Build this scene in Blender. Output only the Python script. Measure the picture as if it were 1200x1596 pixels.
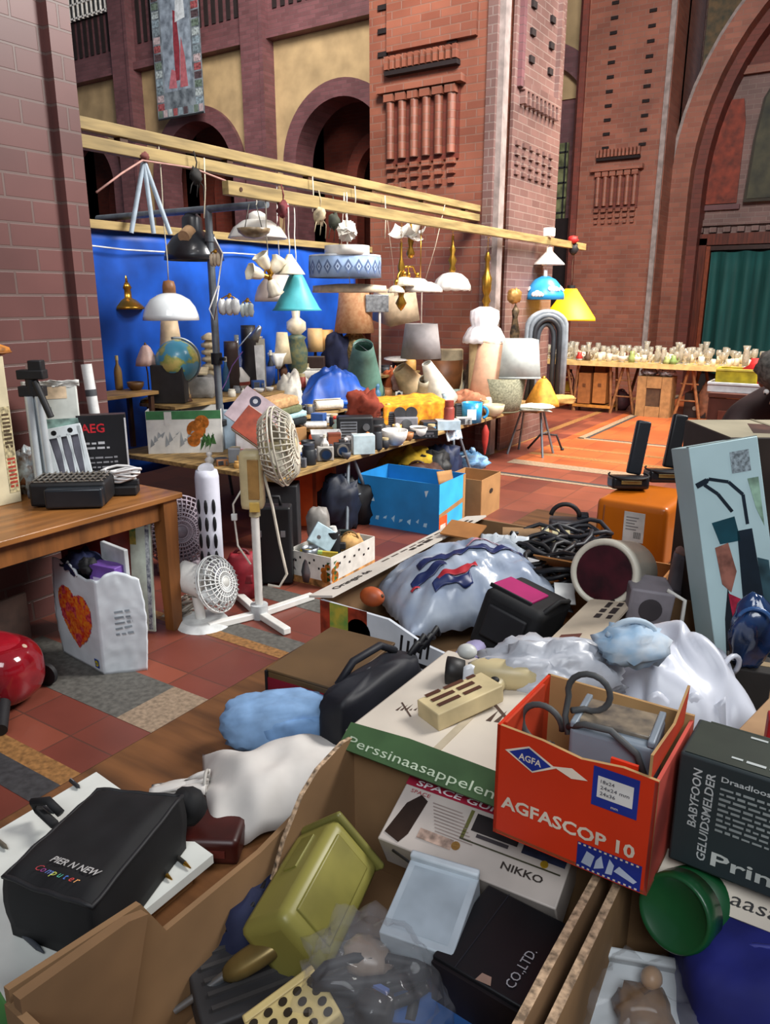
import bpy, bmesh, math, random
from mathutils import Vector, Matrix, noise
R = math.radians; PI = math.pi
rnd = random.Random(7)
SC = bpy.context.scene
COL = SC.collection
for o in list(bpy.data.objects): bpy.data.objects.remove(o)

# ---------------------------------------------------------------- camera, sky, light, exposure
FPX, PITCH, YAW, EYE = 1188.0, R(15.6), R(32.97), 1.6
cam = bpy.data.cameras.new('camera'); camo = bpy.data.objects.new('camera', cam); COL.objects.link(camo)
camo.location = (0, 0, EYE); camo.rotation_euler = (PI/2 - PITCH, 0, YAW)
cam.sensor_width = 36; cam.lens = FPX/1596*36; cam.clip_start = .02; cam.clip_end = 200
SC.camera = camo
vs = SC.view_settings
vs.view_transform = 'Standard'; vs.look = 'None'; vs.exposure = -0.1; vs.gamma = 1; vs.use_curve_mapping = False
W = bpy.data.worlds.new('world'); SC.world = W; W.use_nodes = True
bg = W.node_tree.nodes['Background']; bg.inputs[0].default_value = (.80, .86, 1, 1); bg.inputs[1].default_value = .225
def area(name, loc, aim, size, power, col=(1, 1, 1), sy=None, spread=180):
    l = bpy.data.lights.new(name, 'AREA'); l.energy = power; l.color = col; l.size = size; l.spread = R(spread)
    if sy: l.shape = 'RECTANGLE'; l.size_y = sy
    o = bpy.data.objects.new(name, l); COL.objects.link(o); o.location = loc
    o.rotation_euler = (Vector(aim)-Vector(loc)).to_track_quat('-Z', 'Y').to_euler(); return o
area('window_light', (3.0, 6.8, 7.2), (-3.2, 5.6, .8), 3.0, 640, (1, .97, .93), 3.0, 100)
area('far_floor_fill', (-1.0, 9.6, 6.5), (-2.6, 9.4, 0), 1.6, 260, (1, .80, .58), 1.6, 80)  # added warm light for the sunlit far floor; no lamp hangs here
area('front_fill', (2.0, -3.2, 6.5), (-1.6, 3.0, .6), 3.5, 100, (.92, .96, 1), 3.5, 90)  # added fill from behind the camera, brightens faces turned towards it
area('pillar_fill', (.5, 1.0, 8.0), (-5.2, 10.0, 4.2), 3.0, 420, (1, .95, .9), 3.0, 75)  # added light to lift the pillar fronts, not an actual window
area('back_wall_fill', (-7.5, 8.8, 9.5), (-13.5, 14.0, 5.5), 2.5, 430, (1, .92, .84), 2.5, 110)  # extra light added to brighten the back wall, no real source there

# ---------------------------------------------------------------- camera geometry used to read positions
_cp, _sp, _cy, _sy = math.cos(PITCH), math.sin(PITCH), math.cos(YAW), math.sin(YAW)
def ray(px, py):
    s = (798-py)/FPX; l = (px-600)/FPX; f = _cp+s*_sp
    return Vector((-_sy*f+_cy*l, _cy*f+_sy*l, -_sp+s*_cp))
E0 = Vector((0, 0, EYE))
def oz(px, py, z): d = ray(px, py); return E0+d*((z-EYE)/d.z)
def oy(px, py, y): d = ray(px, py); return E0+d*(y/d.y)
def ox(px, py, x): d = ray(px, py); return E0+d*(x/d.x)
def od(px, py, k): return E0+ray(px, py)*k
def dep(p): return (-_sy*p.x+_cy*p.y)*_cp-(p.z-EYE)*_sp
def mp(px, p): return px*dep(p)/FPX          # length in metres of so many pixels at point p

# ---------------------------------------------------------------- materials
def hx(h):
    h = h.lstrip('#'); c = [int(h[i:i+2], 16)/255 for i in (0, 2, 4)]
    return tuple(((v+.055)/1.055)**2.4 if v > .04045 else v/12.92 for v in c)
MATS = {}
def mat(col, rough=.6, metal=0, var=.12, sc=14, bump=0, alpha=1, trans=0, coat=0, col2=None, stretch=None, ior=1.45, sub=0):
    key = (col, rough, metal, var, sc, bump, alpha, trans, coat, col2, stretch, sub)
    if key in MATS: return MATS[key]
    m = bpy.data.materials.new('mat_%d' % len(MATS)); m.use_nodes = True; nt = m.node_tree
    b = nt.nodes['Principled BSDF']; c = hx(col)
    b.inputs['Roughness'].default_value = rough; b.inputs['Metallic'].default_value = metal
    b.inputs['Alpha'].default_value = alpha; b.inputs['Transmission Weight'].default_value = trans
    b.inputs['Coat Weight'].default_value = coat; b.inputs['IOR'].default_value = ior
    tc = nt.nodes.new('ShaderNodeTexCoord'); src = tc.outputs['Object']
    if stretch:
        mp_ = nt.nodes.new('ShaderNodeMapping'); mp_.inputs['Scale'].default_value = stretch
        nt.links.new(src, mp_.inputs['Vector']); src = mp_.outputs[0]
    n = nt.nodes.new('ShaderNodeTexNoise'); n.inputs['Scale'].default_value = sc; n.inputs['Detail'].default_value = 3
    nt.links.new(src, n.inputs['Vector'])
    mx = nt.nodes.new('ShaderNodeMix'); mx.data_type = 'RGBA'
    c2 = hx(col2) if col2 else tuple(v*(1-2.2*var) for v in c)
    c1 = c if col2 else tuple(min(1, v*(1+var)) for v in c)
    mx.inputs['A'].default_value = (*c1, 1); mx.inputs['B'].default_value = (*c2, 1)
    rp = nt.nodes.new('ShaderNodeMapRange'); rp.inputs[1].default_value = .35; rp.inputs[2].default_value = .68
    nt.links.new(n.outputs['Fac'], rp.inputs[0]); nt.links.new(rp.outputs[0], mx.inputs['Factor'])
    nt.links.new(mx.outputs['Result'], b.inputs['Base Color'])
    if bump:
        bp = nt.nodes.new('ShaderNodeBump'); bp.inputs['Strength'].default_value = bump; bp.inputs['Distance'].default_value = .01
        nt.links.new(n.outputs['Fac'], bp.inputs['Height']); nt.links.new(bp.outputs[0], b.inputs['Normal'])
    MATS[key] = m; return m
def brick(col, col2, mortar, w, h, rough=.55, msz=.008, var=.5, flat=False, bump=.4):
    m = bpy.data.materials.new('brick'); m.use_nodes = True; nt = m.node_tree; b = nt.nodes['Principled BSDF']
    b.inputs['Roughness'].default_value = rough
    g = nt.nodes.new('ShaderNodeNewGeometry'); s = nt.nodes.new('ShaderNodeSeparateXYZ'); nt.links.new(g.outputs['Position'], s.inputs[0])
    c = nt.nodes.new('ShaderNodeCombineXYZ')
    if flat: nt.links.new(s.outputs[0], c.inputs[0]); nt.links.new(s.outputs[1], c.inputs[1])
    else:
        a = nt.nodes.new('ShaderNodeMath'); nt.links.new(s.outputs[0], a.inputs[0]); nt.links.new(s.outputs[1], a.inputs[1])
        nt.links.new(a.outputs[0], c.inputs[0]); nt.links.new(s.outputs[2], c.inputs[1])
    t = nt.nodes.new('ShaderNodeTexBrick'); t.inputs['Scale'].default_value = 1
    t.inputs['Brick Width'].default_value = w; t.inputs['Row Height'].default_value = h
    t.inputs['Mortar Size'].default_value = msz; t.inputs['Mortar Smooth'].default_value = .3; t.inputs['Bias'].default_value = -.1
    if flat: t.offset = 0
    t.inputs['Color1'].default_value = (*hx(col), 1); t.inputs['Color2'].default_value = (*hx(col2), 1); t.inputs['Mortar'].default_value = (*hx(mortar), 1)
    nt.links.new(c.outputs[0], t.inputs['Vector'])
    n = nt.nodes.new('ShaderNodeTexNoise'); n.inputs['Scale'].default_value = 1.7; n.inputs['Detail'].default_value = 5
    nt.links.new(g.outputs['Position'], n.inputs['Vector'])
    mr = nt.nodes.new('ShaderNodeMapRange'); mr.inputs[1].default_value = .3; mr.inputs[2].default_value = .7; mr.inputs[3].default_value = 1-var*.5; mr.inputs[4].default_value = 1+var*.5
    nt.links.new(n.outputs['Fac'], mr.inputs[0])
    x = nt.nodes.new('ShaderNodeVectorMath'); x.operation = 'SCALE'; nt.links.new(t.outputs['Color'], x.inputs[0]); nt.links.new(mr.outputs[0], x.inputs['Scale'])
    nt.links.new(x.outputs[0], b.inputs['Base Color'])
    if bump:
        iv = nt.nodes.new('ShaderNodeMath'); iv.operation = 'SUBTRACT'; iv.inputs[0].default_value = 1; nt.links.new(t.outputs['Fac'], iv.inputs[1])
        bp = nt.nodes.new('ShaderNodeBump'); bp.inputs['Strength'].default_value = bump; bp.inputs['Distance'].default_value = .01
        nt.links.new(iv.outputs[0], bp.inputs['Height']); nt.links.new(bp.outputs[0], b.inputs['Normal'])
    return m

# ---------------------------------------------------------------- mesh builder
def RX(a): return Matrix.Rotation(R(a), 4, 'X')
def RY(a): return Matrix.Rotation(R(a), 4, 'Y')
def RZ(a): return Matrix.Rotation(R(a), 4, 'Z')
def TR(x, y=0, z=0): return Matrix.Translation(Vector(x) if not isinstance(x, (int, float)) else Vector((x, y, z)))
def frame(p0, p1):
    d = Vector(p1)-Vector(p0); return TR(p0) @ d.to_track_quat('Z', 'Y').to_matrix().to_4x4(), d.length
def basis(o, x, y):
    """matrix at o with axes x, y (given as vectors) and z their normal"""
    x = Vector(x).normalized(); y = Vector(y); z = x.cross(y).normalized(); y = z.cross(x)
    return Matrix(((x.x, y.x, z.x, o[0]), (x.y, y.y, z.y, o[1]), (x.z, y.z, z.z, o[2]), (0, 0, 0, 1)))
TXT = {}
def txt_mesh(s, bold):
    if (s, bold) not in TXT:
        c = bpy.data.curves.new('t', 'FONT'); c.body = s; c.align_x = 'LEFT'; c.align_y = 'BOTTOM_BASELINE'; c.resolution_u = 2
        if bold: c.offset = .018 if bold is True else bold
        o = bpy.data.objects.new('t', c); COL.objects.link(o)
        me = bpy.data.meshes.new_from_object(o.evaluated_get(bpy.context.evaluated_depsgraph_get()))
        bpy.data.objects.remove(o); bpy.data.curves.remove(c)
        xs = [v.co.x for v in me.vertices] or [0]; ys = [v.co.y for v in me.vertices] or [0]
        TXT[(s, bold)] = (me, min(xs), max(xs), min(ys), max(ys))
    return TXT[(s, bold)]
class G:
    def __init__(s): s.bm = bmesh.new(); s.ms = []; s.X = Matrix()
    def at(s, M): s.X = M; return s
    def mi(s, m):
        if isinstance(m, str): m = mat(m)
        if m not in s.ms: s.ms.append(m)
        return s.ms.index(m)
    def put(s, vs, fs, m, smooth=False, M=None):
        T = s.X @ M if M is not None else s.X; k = s.mi(m)
        bv = [s.bm.verts.new(T @ Vector(v)) for v in vs]; out = []
        for f in fs:
            try: q = s.bm.faces.new([bv[i] for i in f])
            except ValueError: continue
            q.material_index = k; q.smooth = smooth; out.append(q)
        return bv, out
    def box(s, c, d, m, M=None, bev=0, seg=2):
        x, y, z = d[0]/2, d[1]/2, d[2]/2
        vs = [(c[0]+a*x, c[1]+b*y, c[2]+e*z) for e in (-1, 1) for b in (-1, 1) for a in (-1, 1)]
        fs = [(0, 2, 3, 1), (4, 5, 7, 6), (0, 1, 5, 4), (2, 6, 7, 3), (0, 4, 6, 2), (1, 3, 7, 5)]
        bv, ff = s.put(vs, fs, m, False, M)
        if bev:
            es = list({e for f in ff for e in f.edges})
            r = bmesh.ops.bevel(s.bm, geom=es, offset=min(bev, min(d)*.45), segments=seg, affect='EDGES', profile=.6)
            for f in r['faces']: f.smooth = True
        return s
    def cyl(s, p0, p1, r0, m, r1=None, n=16, caps=True, sm=True):
        r1 = r0 if r1 is None else r1; F, L = frame(p0, p1)
        vs = [(r*math.cos(2*PI*i/n), r*math.sin(2*PI*i/n), z) for r, z in ((r0, 0), (r1, L)) for i in range(n)]
        s.put(vs, [(i, (i+1) % n, n+(i+1) % n, n+i) for i in range(n)], m, sm, F)
        if caps:
            if r0 > 0: s.put(vs[:n], [tuple(range(n))[::-1]], m, False, F)
            if r1 > 0: s.put(vs[n:], [tuple(range(n))], m, False, F)
        return s
    def lathe(s, prof, m, n=20, M=None, wob=None, sm=True):
        vs = []; fs = []; k = len(prof)
        for j, (r, z) in enumerate(prof):
            for i in range(n):
                a = 2*PI*i/n; rr, zz = (r, z) if wob is None else wob(r, z, a, j)
                vs.append((rr*math.cos(a), rr*math.sin(a), zz))
        for j in range(k-1):
            for i in range(n): fs.append((j*n+i, j*n+(i+1) % n, (j+1)*n+(i+1) % n, (j+1)*n+i))
        bv, ff = s.put(vs, fs, m, sm, M)
        if prof[0][0] > 1e-5 and wob is None and prof[0] != prof[-1]: s.put([vs[i] for i in range(n)], [tuple(range(n))[::-1]], m, False, M)
        if prof[-1][0] > 1e-5 and wob is None and prof[0] != prof[-1]: s.put([vs[(k-1)*n+i] for i in range(n)], [tuple(range(n))], m, False, M)
        bmesh.ops.remove_doubles(s.bm, verts=[v for v in bv if v.is_valid], dist=1e-6)
        return s
    def shade(s, prof, m, t=.003, n=24, M=None, wob=None):
        """open thin-walled turned shell: profile given from bottom to top on the outside"""
        inn = [(max(r-t, 0), z) for r, z in reversed(prof)]
        return s.lathe(list(prof)+inn+[prof[0]], m, n, M, wob)
    def tube(s, pts, r, m, n=8, closed=False, sm=True):
        P = [Vector(p) for p in pts]; k = len(P)
        if k < 2: return s
        vs = []; up = None
        for i, p in enumerate(P):
            a = P[(i-1) % k] if (i or closed) else p; b = P[(i+1) % k] if (i < k-1 or closed) else p
            t = (b-a); t = t.normalized() if t.length > 1e-9 else Vector((0, 0, 1))
            if up is None: up = t.orthogonal().normalized()
            up = (up-t*up.dot(t)); up = up.normalized() if up.length > 1e-6 else t.orthogonal().normalized()
            w = t.cross(up); rr = r[i] if isinstance(r, (list, tuple)) else r
            for j in range(n): g = 2*PI*j/n; vs.append(p+(up*math.cos(g)+w*math.sin(g))*rr)
        fs = [(i*n+j, i*n+(j+1) % n, ((i+1) % k)*n+(j+1) % n, ((i+1) % k)*n+j) for i in range(k if closed else k-1) for j in range(n)]
        if not closed: fs += [tuple(range(n))[::-1], tuple((k-1)*n+j for j in range(n))]
        s.put(vs, fs, m, sm); return s
    def ball(s, c, r, m, n=16, e=1, nz=0, fr=3, seed=0, M=None, e2=None, flat=None):
        """superellipsoid; r = number or triple; e<1 squares it; nz roughens it"""
        if isinstance(r, (int, float)): r = (r, r, r)
        e2 = e if e2 is None else e2
        sp_ = lambda v, k: math.copysign(abs(v)**k, v)
        vs = []; h = n//2
        for j in range(h+1):
            ph = -PI/2+PI*j/h
            for i in range(n):
                a = 2*PI*i/n
                v = Vector((sp_(math.cos(ph), e2)*sp_(math.cos(a), e), sp_(math.cos(ph), e2)*sp_(math.sin(a), e), sp_(math.sin(ph), e2)))
                if nz: v = v*(1+nz*noise.noise(v*fr+Vector((seed*7.3, seed*3.1, seed)))+nz*.5*noise.noise(v*fr*2.6+Vector((seed, seed*5, 3))))
                z = v.z*r[2]
                if flat is not None: z = max(z, -flat*r[2])
                vs.append((c[0]+v.x*r[0], c[1]+v.y*r[1], c[2]+z))
        fs = [(j*n+i, j*n+(i+1) % n, (j+1)*n+(i+1) % n, (j+1)*n+i) for j in range(h) for i in range(n)]
        bv, _ = s.put(vs, fs, m, True, M); bmesh.ops.remove_doubles(s.bm, verts=bv, dist=1e-5); return s
    def prism(s, poly, z0, z1, m, M=None, side=None):
        n = len(poly); a = sum(poly[i][0]*poly[(i+1) % n][1]-poly[(i+1) % n][0]*poly[i][1] for i in range(n))
        if a < 0: poly = poly[::-1]
        vs = [(x, y, z) for z in (z0, z1) for x, y in poly]
        s.put(vs, [tuple(range(n))[::-1], tuple(range(n, 2*n))], m, False, M)
        s.put(vs, [(i, (i+1) % n, n+(i+1) % n, n+i) for i in range(n)], side or m, False, M); return s
    def sheet(s, f, nu, nv, m, t=0, M=None, sm=True):
        """surface f(u,v); t gives it a thickness"""
        P = [Vector(f(i/nu, j/nv)) for j in range(nv+1) for i in range(nu+1)]; w = nu+1; N = len(P)
        fs = [(j*w+i, j*w+i+1, (j+1)*w+i+1, (j+1)*w+i) for j in range(nv) for i in range(nu)]
        if not t: s.put(P, fs, m, sm, M); return s
        nr = []
        for j in range(nv+1):
            for i in range(nu+1):
                a = P[j*w+min(i+1, nu)]-P[j*w+max(i-1, 0)]; b = P[min(j+1, nv)*w+i]-P[max(j-1, 0)*w+i]
                q = a.cross(b); nr.append(q.normalized() if q.length > 1e-12 else Vector((0, 0, 1)))
        P2 = P+[p-q*t for p, q in zip(P, nr)]
        fs += [tuple(N+k for k in f_[::-1]) for f_ in list(fs)]
        rim = [i for i in range(w)]+[j*w+nu for j in range(1, nv+1)]+[nv*w+i for i in range(nu-1, -1, -1)]+[j*w for j in range(nv-1, 0, -1)]
        fs += [(rim[k], N+rim[k], N+rim[(k+1) % len(rim)], rim[(k+1) % len(rim)]) for k in range(len(rim))]
        s.put(P2, fs, m, sm, M); return s
    def text(s, body, m, M, h=None, w=None, bold=False, lift=.0006, cx=False, shear=0):
        """flat print on the plane of M (x right, y up, z out); h = cap height, w = total width"""
        me, x0, x1, y0, y1 = txt_mesh(body, bold); k = h/.69 if h else w/max(x1-x0, 1e-6)
        kx = w/max(x1-x0, 1e-6) if w else k; off = (x0+x1)/2 if cx else x0
        vs = [((v.co.x-off)*kx+shear*v.co.y*k, v.co.y*k, lift) for v in me.vertices]
        s.put(vs, [tuple(p.vertices) for p in me.polygons], m, False, M); return s
    def scrib(s, m, M, w, h, rows=1, lead=1.8, seed=0, lift=.0008):
        """print too small to read: rows of word-long dashes"""
        q = random.Random(seed)
        for r_ in range(rows):
            x = 0; end = w*q.uniform(.7, 1)
            while x < end:
                l_ = h*q.uniform(1.2, 4); s.patch(x, min(x+l_, w), -r_*h*lead, -r_*h*lead+h*q.uniform(.7, 1), m, M, lift); x += l_+h*.7
        return s
    def patch(s, x0, x1, y0, y1, m, M, lift=.0004):
        s.put([(x0, y0, lift), (x1, y0, lift), (x1, y1, lift), (x0, y1, lift)], [(0, 1, 2, 3)], m, False, M); return s
    def poly(s, pts, m, M, lift=.0005):
        s.put([(x, y, lift) for x, y in pts], [tuple(range(len(pts)))], m, False, M); return s
    def obj(s, name, parent=None, loc=None, rot=None, fix=True):
        me = bpy.data.meshes.new(name)
        if fix: bmesh.ops.recalc_face_normals(s.bm, faces=[f for f in s.bm.faces])
        s.bm.to_mesh(me); s.bm.free()
        for m in s.ms: me.materials.append(m)
        o = bpy.data.objects.new(name, me); COL.objects.link(o)
        if parent: o.parent = parent
        if loc is not None: o.location = loc
        if rot is not None: o.rotation_euler = rot.to_euler() if isinstance(rot, Matrix) else rot
        return o
def tag(o, label, cat, group=None, kind=None):
    o['label'] = label; o['category'] = cat
    if group: o['group'] = group
    if kind: o['kind'] = kind
    return o
def thing(name, label, cat, loc=(0, 0, 0), rot=None, group=None):
    o = bpy.data.objects.new(name, None); COL.objects.link(o); o.empty_display_size = .05
    if isinstance(loc, Matrix): o.matrix_world = loc
    else:
        o.location = loc
        if rot is not None: o.rotation_euler = rot.to_euler() if isinstance(rot, Matrix) else (0, 0, R(rot))
    return tag(o, label, cat, group)
def struct(g, name): o = g.obj(name); o['kind'] = 'structure'; return o
def dup(o, loc, rz=None, label=None, group=None, parent=None, scale=None):
    c = o.copy(); COL.objects.link(c)
    if parent is None:
        c.location = loc
        if rz is not None: c.rotation_euler[2] = R(rz)
        if scale: c.scale = (scale,)*3 if isinstance(scale, (int, float)) else scale
        if label: c['label'] = label
        if group: c['group'] = group
    else: c.parent = parent
    for ch in list(o.children): dup(ch, None, parent=c)
    return c
def cord(name, label, pts, r=.003, col='#e8e4da', cat='cord', group=None):
    return tag(G().tube(pts, r, mat(col), 6).obj(name), label, cat, group)
def arc(c, r, a0, a1, n, plane='xz'):
    out = []
    for i in range(n+1):
        a = R(a0+(a1-a0)*i/n); x, y = r*math.cos(a), r*math.sin(a)
        out.append((c[0]+x, c[1], c[2]+y) if plane == 'xz' else (c[0]+x, c[1]+y, c[2]) if plane == 'xy' else (c[0], c[1]+x, c[2]+y))
    return out
def nz3(x, y, z=0): return noise.noise(Vector((x, y, z)))

WHITE = '#ecebe6'; CREAM = '#e3d6b4'; BLACK = '#17171a'; BRASS = mat('#b98a35', .3, .9); STEEL = mat('#9aa0a6', .35, .85)
CARD = mat('#a57a4c', .85, var=.08, sc=6); CARDIN = mat('#94693d', .88, var=.08, sc=6); GALV = mat('#7d858c', .45, .6)
# ================================================================ SETTING: floor
TILE = brick('#7d4232', '#5c2c27', '#54342b', .30, .30, .42, .004, .5, True, .12)
TILE_O = brick('#a4572f', '#8f4526', '#6d402c', .30, .30, .42, .004, .4, True, .12)
FB = mat('#8d7a66', .6, var=.16, sc=50); FG = mat('#595752', .6, var=.16, sc=40); FY = mat('#8a6238', .6, var=.2, sc=50); FD = mat('#3a3a3c', .55, var=.15, sc=40)
g = G(); Z0 = (0, 0, 1)
g.put([(-26, -4, 0), (9, -4, 0), (9, 16.5, 0), (-26, 16.5, 0)], [(0, 1, 2, 3)], TILE)
def strip(x0, x1, y0, y1, m, k=1): g.put([(x0, y0, .0012*k), (x1, y0, .0012*k), (x1, y1, .0012*k), (x0, y1, .0012*k)], [(0, 1, 2, 3)], m)
strip(-2.36, 1.5, 1.68, 1.98, FB); strip(-3.3, -2.36, 1.68, 1.98, FG); strip(-3.3, 1.5, 1.29, 1.37, FY); strip(-3.3, 1.5, 1.18, 1.29, FD)
strip(-3.3, 1.5, 2.43, 2.50, FY); strip(-2.8, 1.5, 2.50, 2.62, FG); strip(-3.3, 2, 2.95, 3.1, FG); strip(-3.3, 1.5, .3, .38, FY)
strip(-3.1, 6, 7.15, 13.9, TILE_O)
strip(-3.1, 6, 6.50, 6.56, FB, 2); strip(-3.1, 6, 6.56, 6.62, FD, 2)
strip(-3.1, 6, 7.05, 7.25, FB, 2); strip(-3.1, 6, 7.6, 7.72, FY, 2); strip(-3.1, 6, 8.1, 8.2, FY, 2)
strip(-2.98, 6, 8.78, 8.86, FB, 2); strip(-2.90, 6, 8.86, 8.9, FD, 3); strip(-2.98, -2.90, 8.8, 13.9, FB, 2); strip(-2.9, -2.86, 8.9, 13.9, FD, 3)
strip(-3.5, -3.4, 7.2, 13.9, FY, 2)
struct(g, 'floor')

# ================================================================ SETTING: brickwork
BR_L = brick('#6d4642', '#5c3a37', '#6a5651', .26, .108, .4, .007, .35)
BR_R = brick('#8a5340', '#774333', '#7d5a4c', .22, .075, .5, .006, .45)
BR_P = brick('#70544f', '#604642', '#7a6862', .22, .075, .5, .006, .4)
BR_D = brick('#684246', '#573639', '#5a4042', .22, .075, .6, .006, .4)
BR_RED = brick('#6d2f22', '#5c271d', '#5d3328', .22, .075, .6, .006, .4)
PLAST = mat('#a8916c', .85, var=.12, sc=2); SLOT = mat('#1c1213', .9); PALE = mat('#8e827e', .6, var=.15, sc=9)
# left pillar
g = G(); g.box((-4.3, .3, 3.6), (1.6, 4.5, 7.2), BR_L); g.box((-3.48, 2.55, 3.6), (.05, .12, 7.2), BR_L)
for zz in (3.1, 3.35): 
    for yy in (1.45, 1.75, 2.05): g.box((-3.49, yy, zz), (.05, .13, .05), BR_D); g.box((-3.49, yy+.05, zz-.11), (.05, .09, .16), BR_D)
struct(g, 'wall_left')
def hole_row(g, x, y, zs, w=.11, h=.045, axis='y'):
    for z in zs:
        if axis == 'y': g.box((x, y-.006, z), (w, .03, h), SLOT)
        else: g.box((x+.006, y, z), (.03, w, h), SLOT)
def face_trim(g, x0, x1, y, zb, zt, ncol, zh, ztop, m, xh):
    """blind arcade panel with round colonnettes, cornice and put-log holes, on a face looking down -Y"""
    g.box(((x0+x1)/2, y-.0, (zb+zt)/2), (x1-x0, .05, zt-zb), BR_RED)
    w = (x1-x0)/ncol
    for i in range(ncol):
        cx = x0+w*(i+.5); g.cyl((cx, y-.05, zb+.05), (cx, y-.05, zt-.06), w*.31, m, n=10); g.box((cx, y-.05, zt-.03), (w*.8, .1, .07), m)
        for q in range(3): g.box((cx, y-.03+q*.008, zb-.02-q*.09), (w*(.62-.1*q), .07, .05), m)
    g.box(((x0+x1)/2, y-.05, zt+.05), (x1-x0+.12, .14, .07), m); g.box(((x0+x1)/2, y-.035, zt+.2), (x1-x0-.02, .09, .04), SLOT)
    for i in range(ncol*2): g.box((x0+(i+.5)*(x1-x0)/ncol/2, y-.04, zt+.29), (w*.3, .1, .12), m)
    z = zh
    while z < ztop:
        hole_row(g, xh[0], y, [z]); hole_row(g, xh[1], y, [z]); z += .21
# middle pillar
g = G(); g.box((-4.22, 8.07, 4.2), (1.44, 1.5, 8.4), BR_R)
g.box((-3.46, 7.36, 4.2), (.1, .12, 8.4), PALE); g.box((-3.52, 7.34, 4.2), (.1, .16, 8.4), BR_P)
g.box((-3.44, 8.22, 4.2), (.03, 1.28, 8.4), BR_P)
face_trim(g, -4.72, -3.87, 7.32, 2.95, 3.6, 6, 4.0, 6.5, BR_R, (-4.77, -3.97))
g.box((-4.2, 7.3, 5.3), (1.0, .06, 2.6), BR_R)
# nave side: sunk panel frame
for z in (3.62,): g.box((-3.41, 8.2, z), (.08, 1.0, .08), BR_P)
for k in range(9): g.box((-3.40, 7.75+k*.11, 3.52), (.07, .05, .12), BR_P)
g.box((-3.41, 7.68, 5.5), (.06, .07, 3.8), BR_D); g.box((-3.41, 8.66, 5.5), (.06, .07, 3.8), BR_P)
for k in range(8):
    for yy in (7.95, 8.45): g.box((-3.42, yy, 3.9+k*.24), (.04, .1, .06), SLOT)
for k in range(6):
    for q in range(4): g.box((-3.42, 7.7+k*.18, 3.1-q*.09), (.04, .09, .04), BR_P)
struct(g, 'wall_middle')
# far pillar
g = G(); g.box((-4.14, 14.4, 4.4), (1.38, 1.8, 8.8), BR_R)
face_trim(g, -4.55, -3.82, 13.5, 3.05, 3.62, 6, 4.0, 7.6, BR_R, (-4.42, -3.82))
g.box((-3.5, 13.5, 4.4), (.08, .08, 8.8), PALE)
g.box((-4.88, 13.6, 4.4), (.10, .3, 8.8), BR_RED)
struct(g, 'wall_far')

# back wall of the aisle
YB = 14.0
def ring(g, cx, z0, ro, ri, y0, y1, m, n=28, a0=0, a1=180):
    for i in range(n):
        a, b = R(a0+(a1-a0)*i/n), R(a0+(a1-a0)*(i+1)/n)
        P = [(cx+r*math.cos(t), z0+r*math.sin(t)) for r, t in ((ri, a), (ro, a), (ro, b), (ri, b))]
        vs = [(x, y, z) for y in (y0, y1) for x, z in P]
        g.put(vs, [(0, 1, 2, 3), (7, 6, 5, 4), (0, 4, 5, 1), (1, 5, 6, 2), (2, 6, 7, 3), (3, 7, 4, 0)], m)
g = G(); bays = [-22.6, -18.45, -14.3, -10.15, -6.0]
def arch_wall(g, cx, hw, z0, ro, ztop, y, m, n=24):
    """wall panel of half width hw with a round-headed opening"""
    P = [(cx-ro*math.cos(PI*i/n), z0+ro*math.sin(PI*i/n)) for i in range(n+1)]
    for i in range(n):
        (xa, za), (xb, zb) = P[i], P[i+1]
        g.put([(xa, y, za), (xb, y, zb), (xb, y, ztop), (xa, y, ztop)], [(0, 1, 2, 3)], m)
    for sx in (-1, 1):
        xs = sorted((cx+sx*ro, cx+sx*hw)); g.put([(xs[0], y, 0), (xs[1], y, 0), (xs[1], y, ztop), (xs[0], y, ztop)], [(0, 1, 2, 3)], m)
for cx in bays:
    arch_wall(g, cx, 2.08, 4.41, 1.45, 6.88, YB, PLAST)
    ring(g, cx, 4.41, 1.5, 1.16, YB-.1, YB+.5, BR_D); 
    for sx in (-1, 1): g.box((cx+sx*1.33, YB+.2, 2.2), (.36, .6, 4.42), BR_D)
    ring(g, cx+.25, 4.2, 1.0, .72, YB+1.2, YB+1.5, BR_RED)
    for sx in (-1, 1): g.box((cx+.25+sx*.86, YB+1.35, 2.1), (.28, .3, 4.2), BR_RED)
    arch_wall(g, cx+.25, 2.3, 4.2, .9, 7, YB+1.5, BR_RED); g.box((cx, YB+2.6, 3.5), (4.6, .1, 7), BR_RED)
for px in (-20.5, -16.38, -12.22, -8.07):
    g.box((px, YB-.12, 5), (.64, .42, 10), BR_D); g.box((px+.28, YB-.22, 5), (.1, .3, 10), BR_D)
g.box((-15, YB, 8.9), (22, .3, 4.04), BR_D); g.box((-15, YB-.1, 6.93), (22, .3, .16), BR_D)
for cx in bays:
    for k in range(15):
        x = cx-1.55+k*.22; g.box((x, YB-.15, 7.85), (.1, .06, .9), SLOT)
struct(g, 'wall_back')
g = G(); x0, x1 = -18.1, -16.85
g.box((-17.9, YB-.2, 8.75), (2.2, .06, 1.1), mat('#12161a', .3)); 
for k in range(13): g.box((-18.9+k*.17, YB-.24, 8.75), (.035, .05, 1.1), WHITE)
for z in (8.25, 8.55, 8.9): g.box((-17.9, YB-.24, z), (2.2, .05, .04), WHITE)
struct(g, 'window_1')
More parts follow.
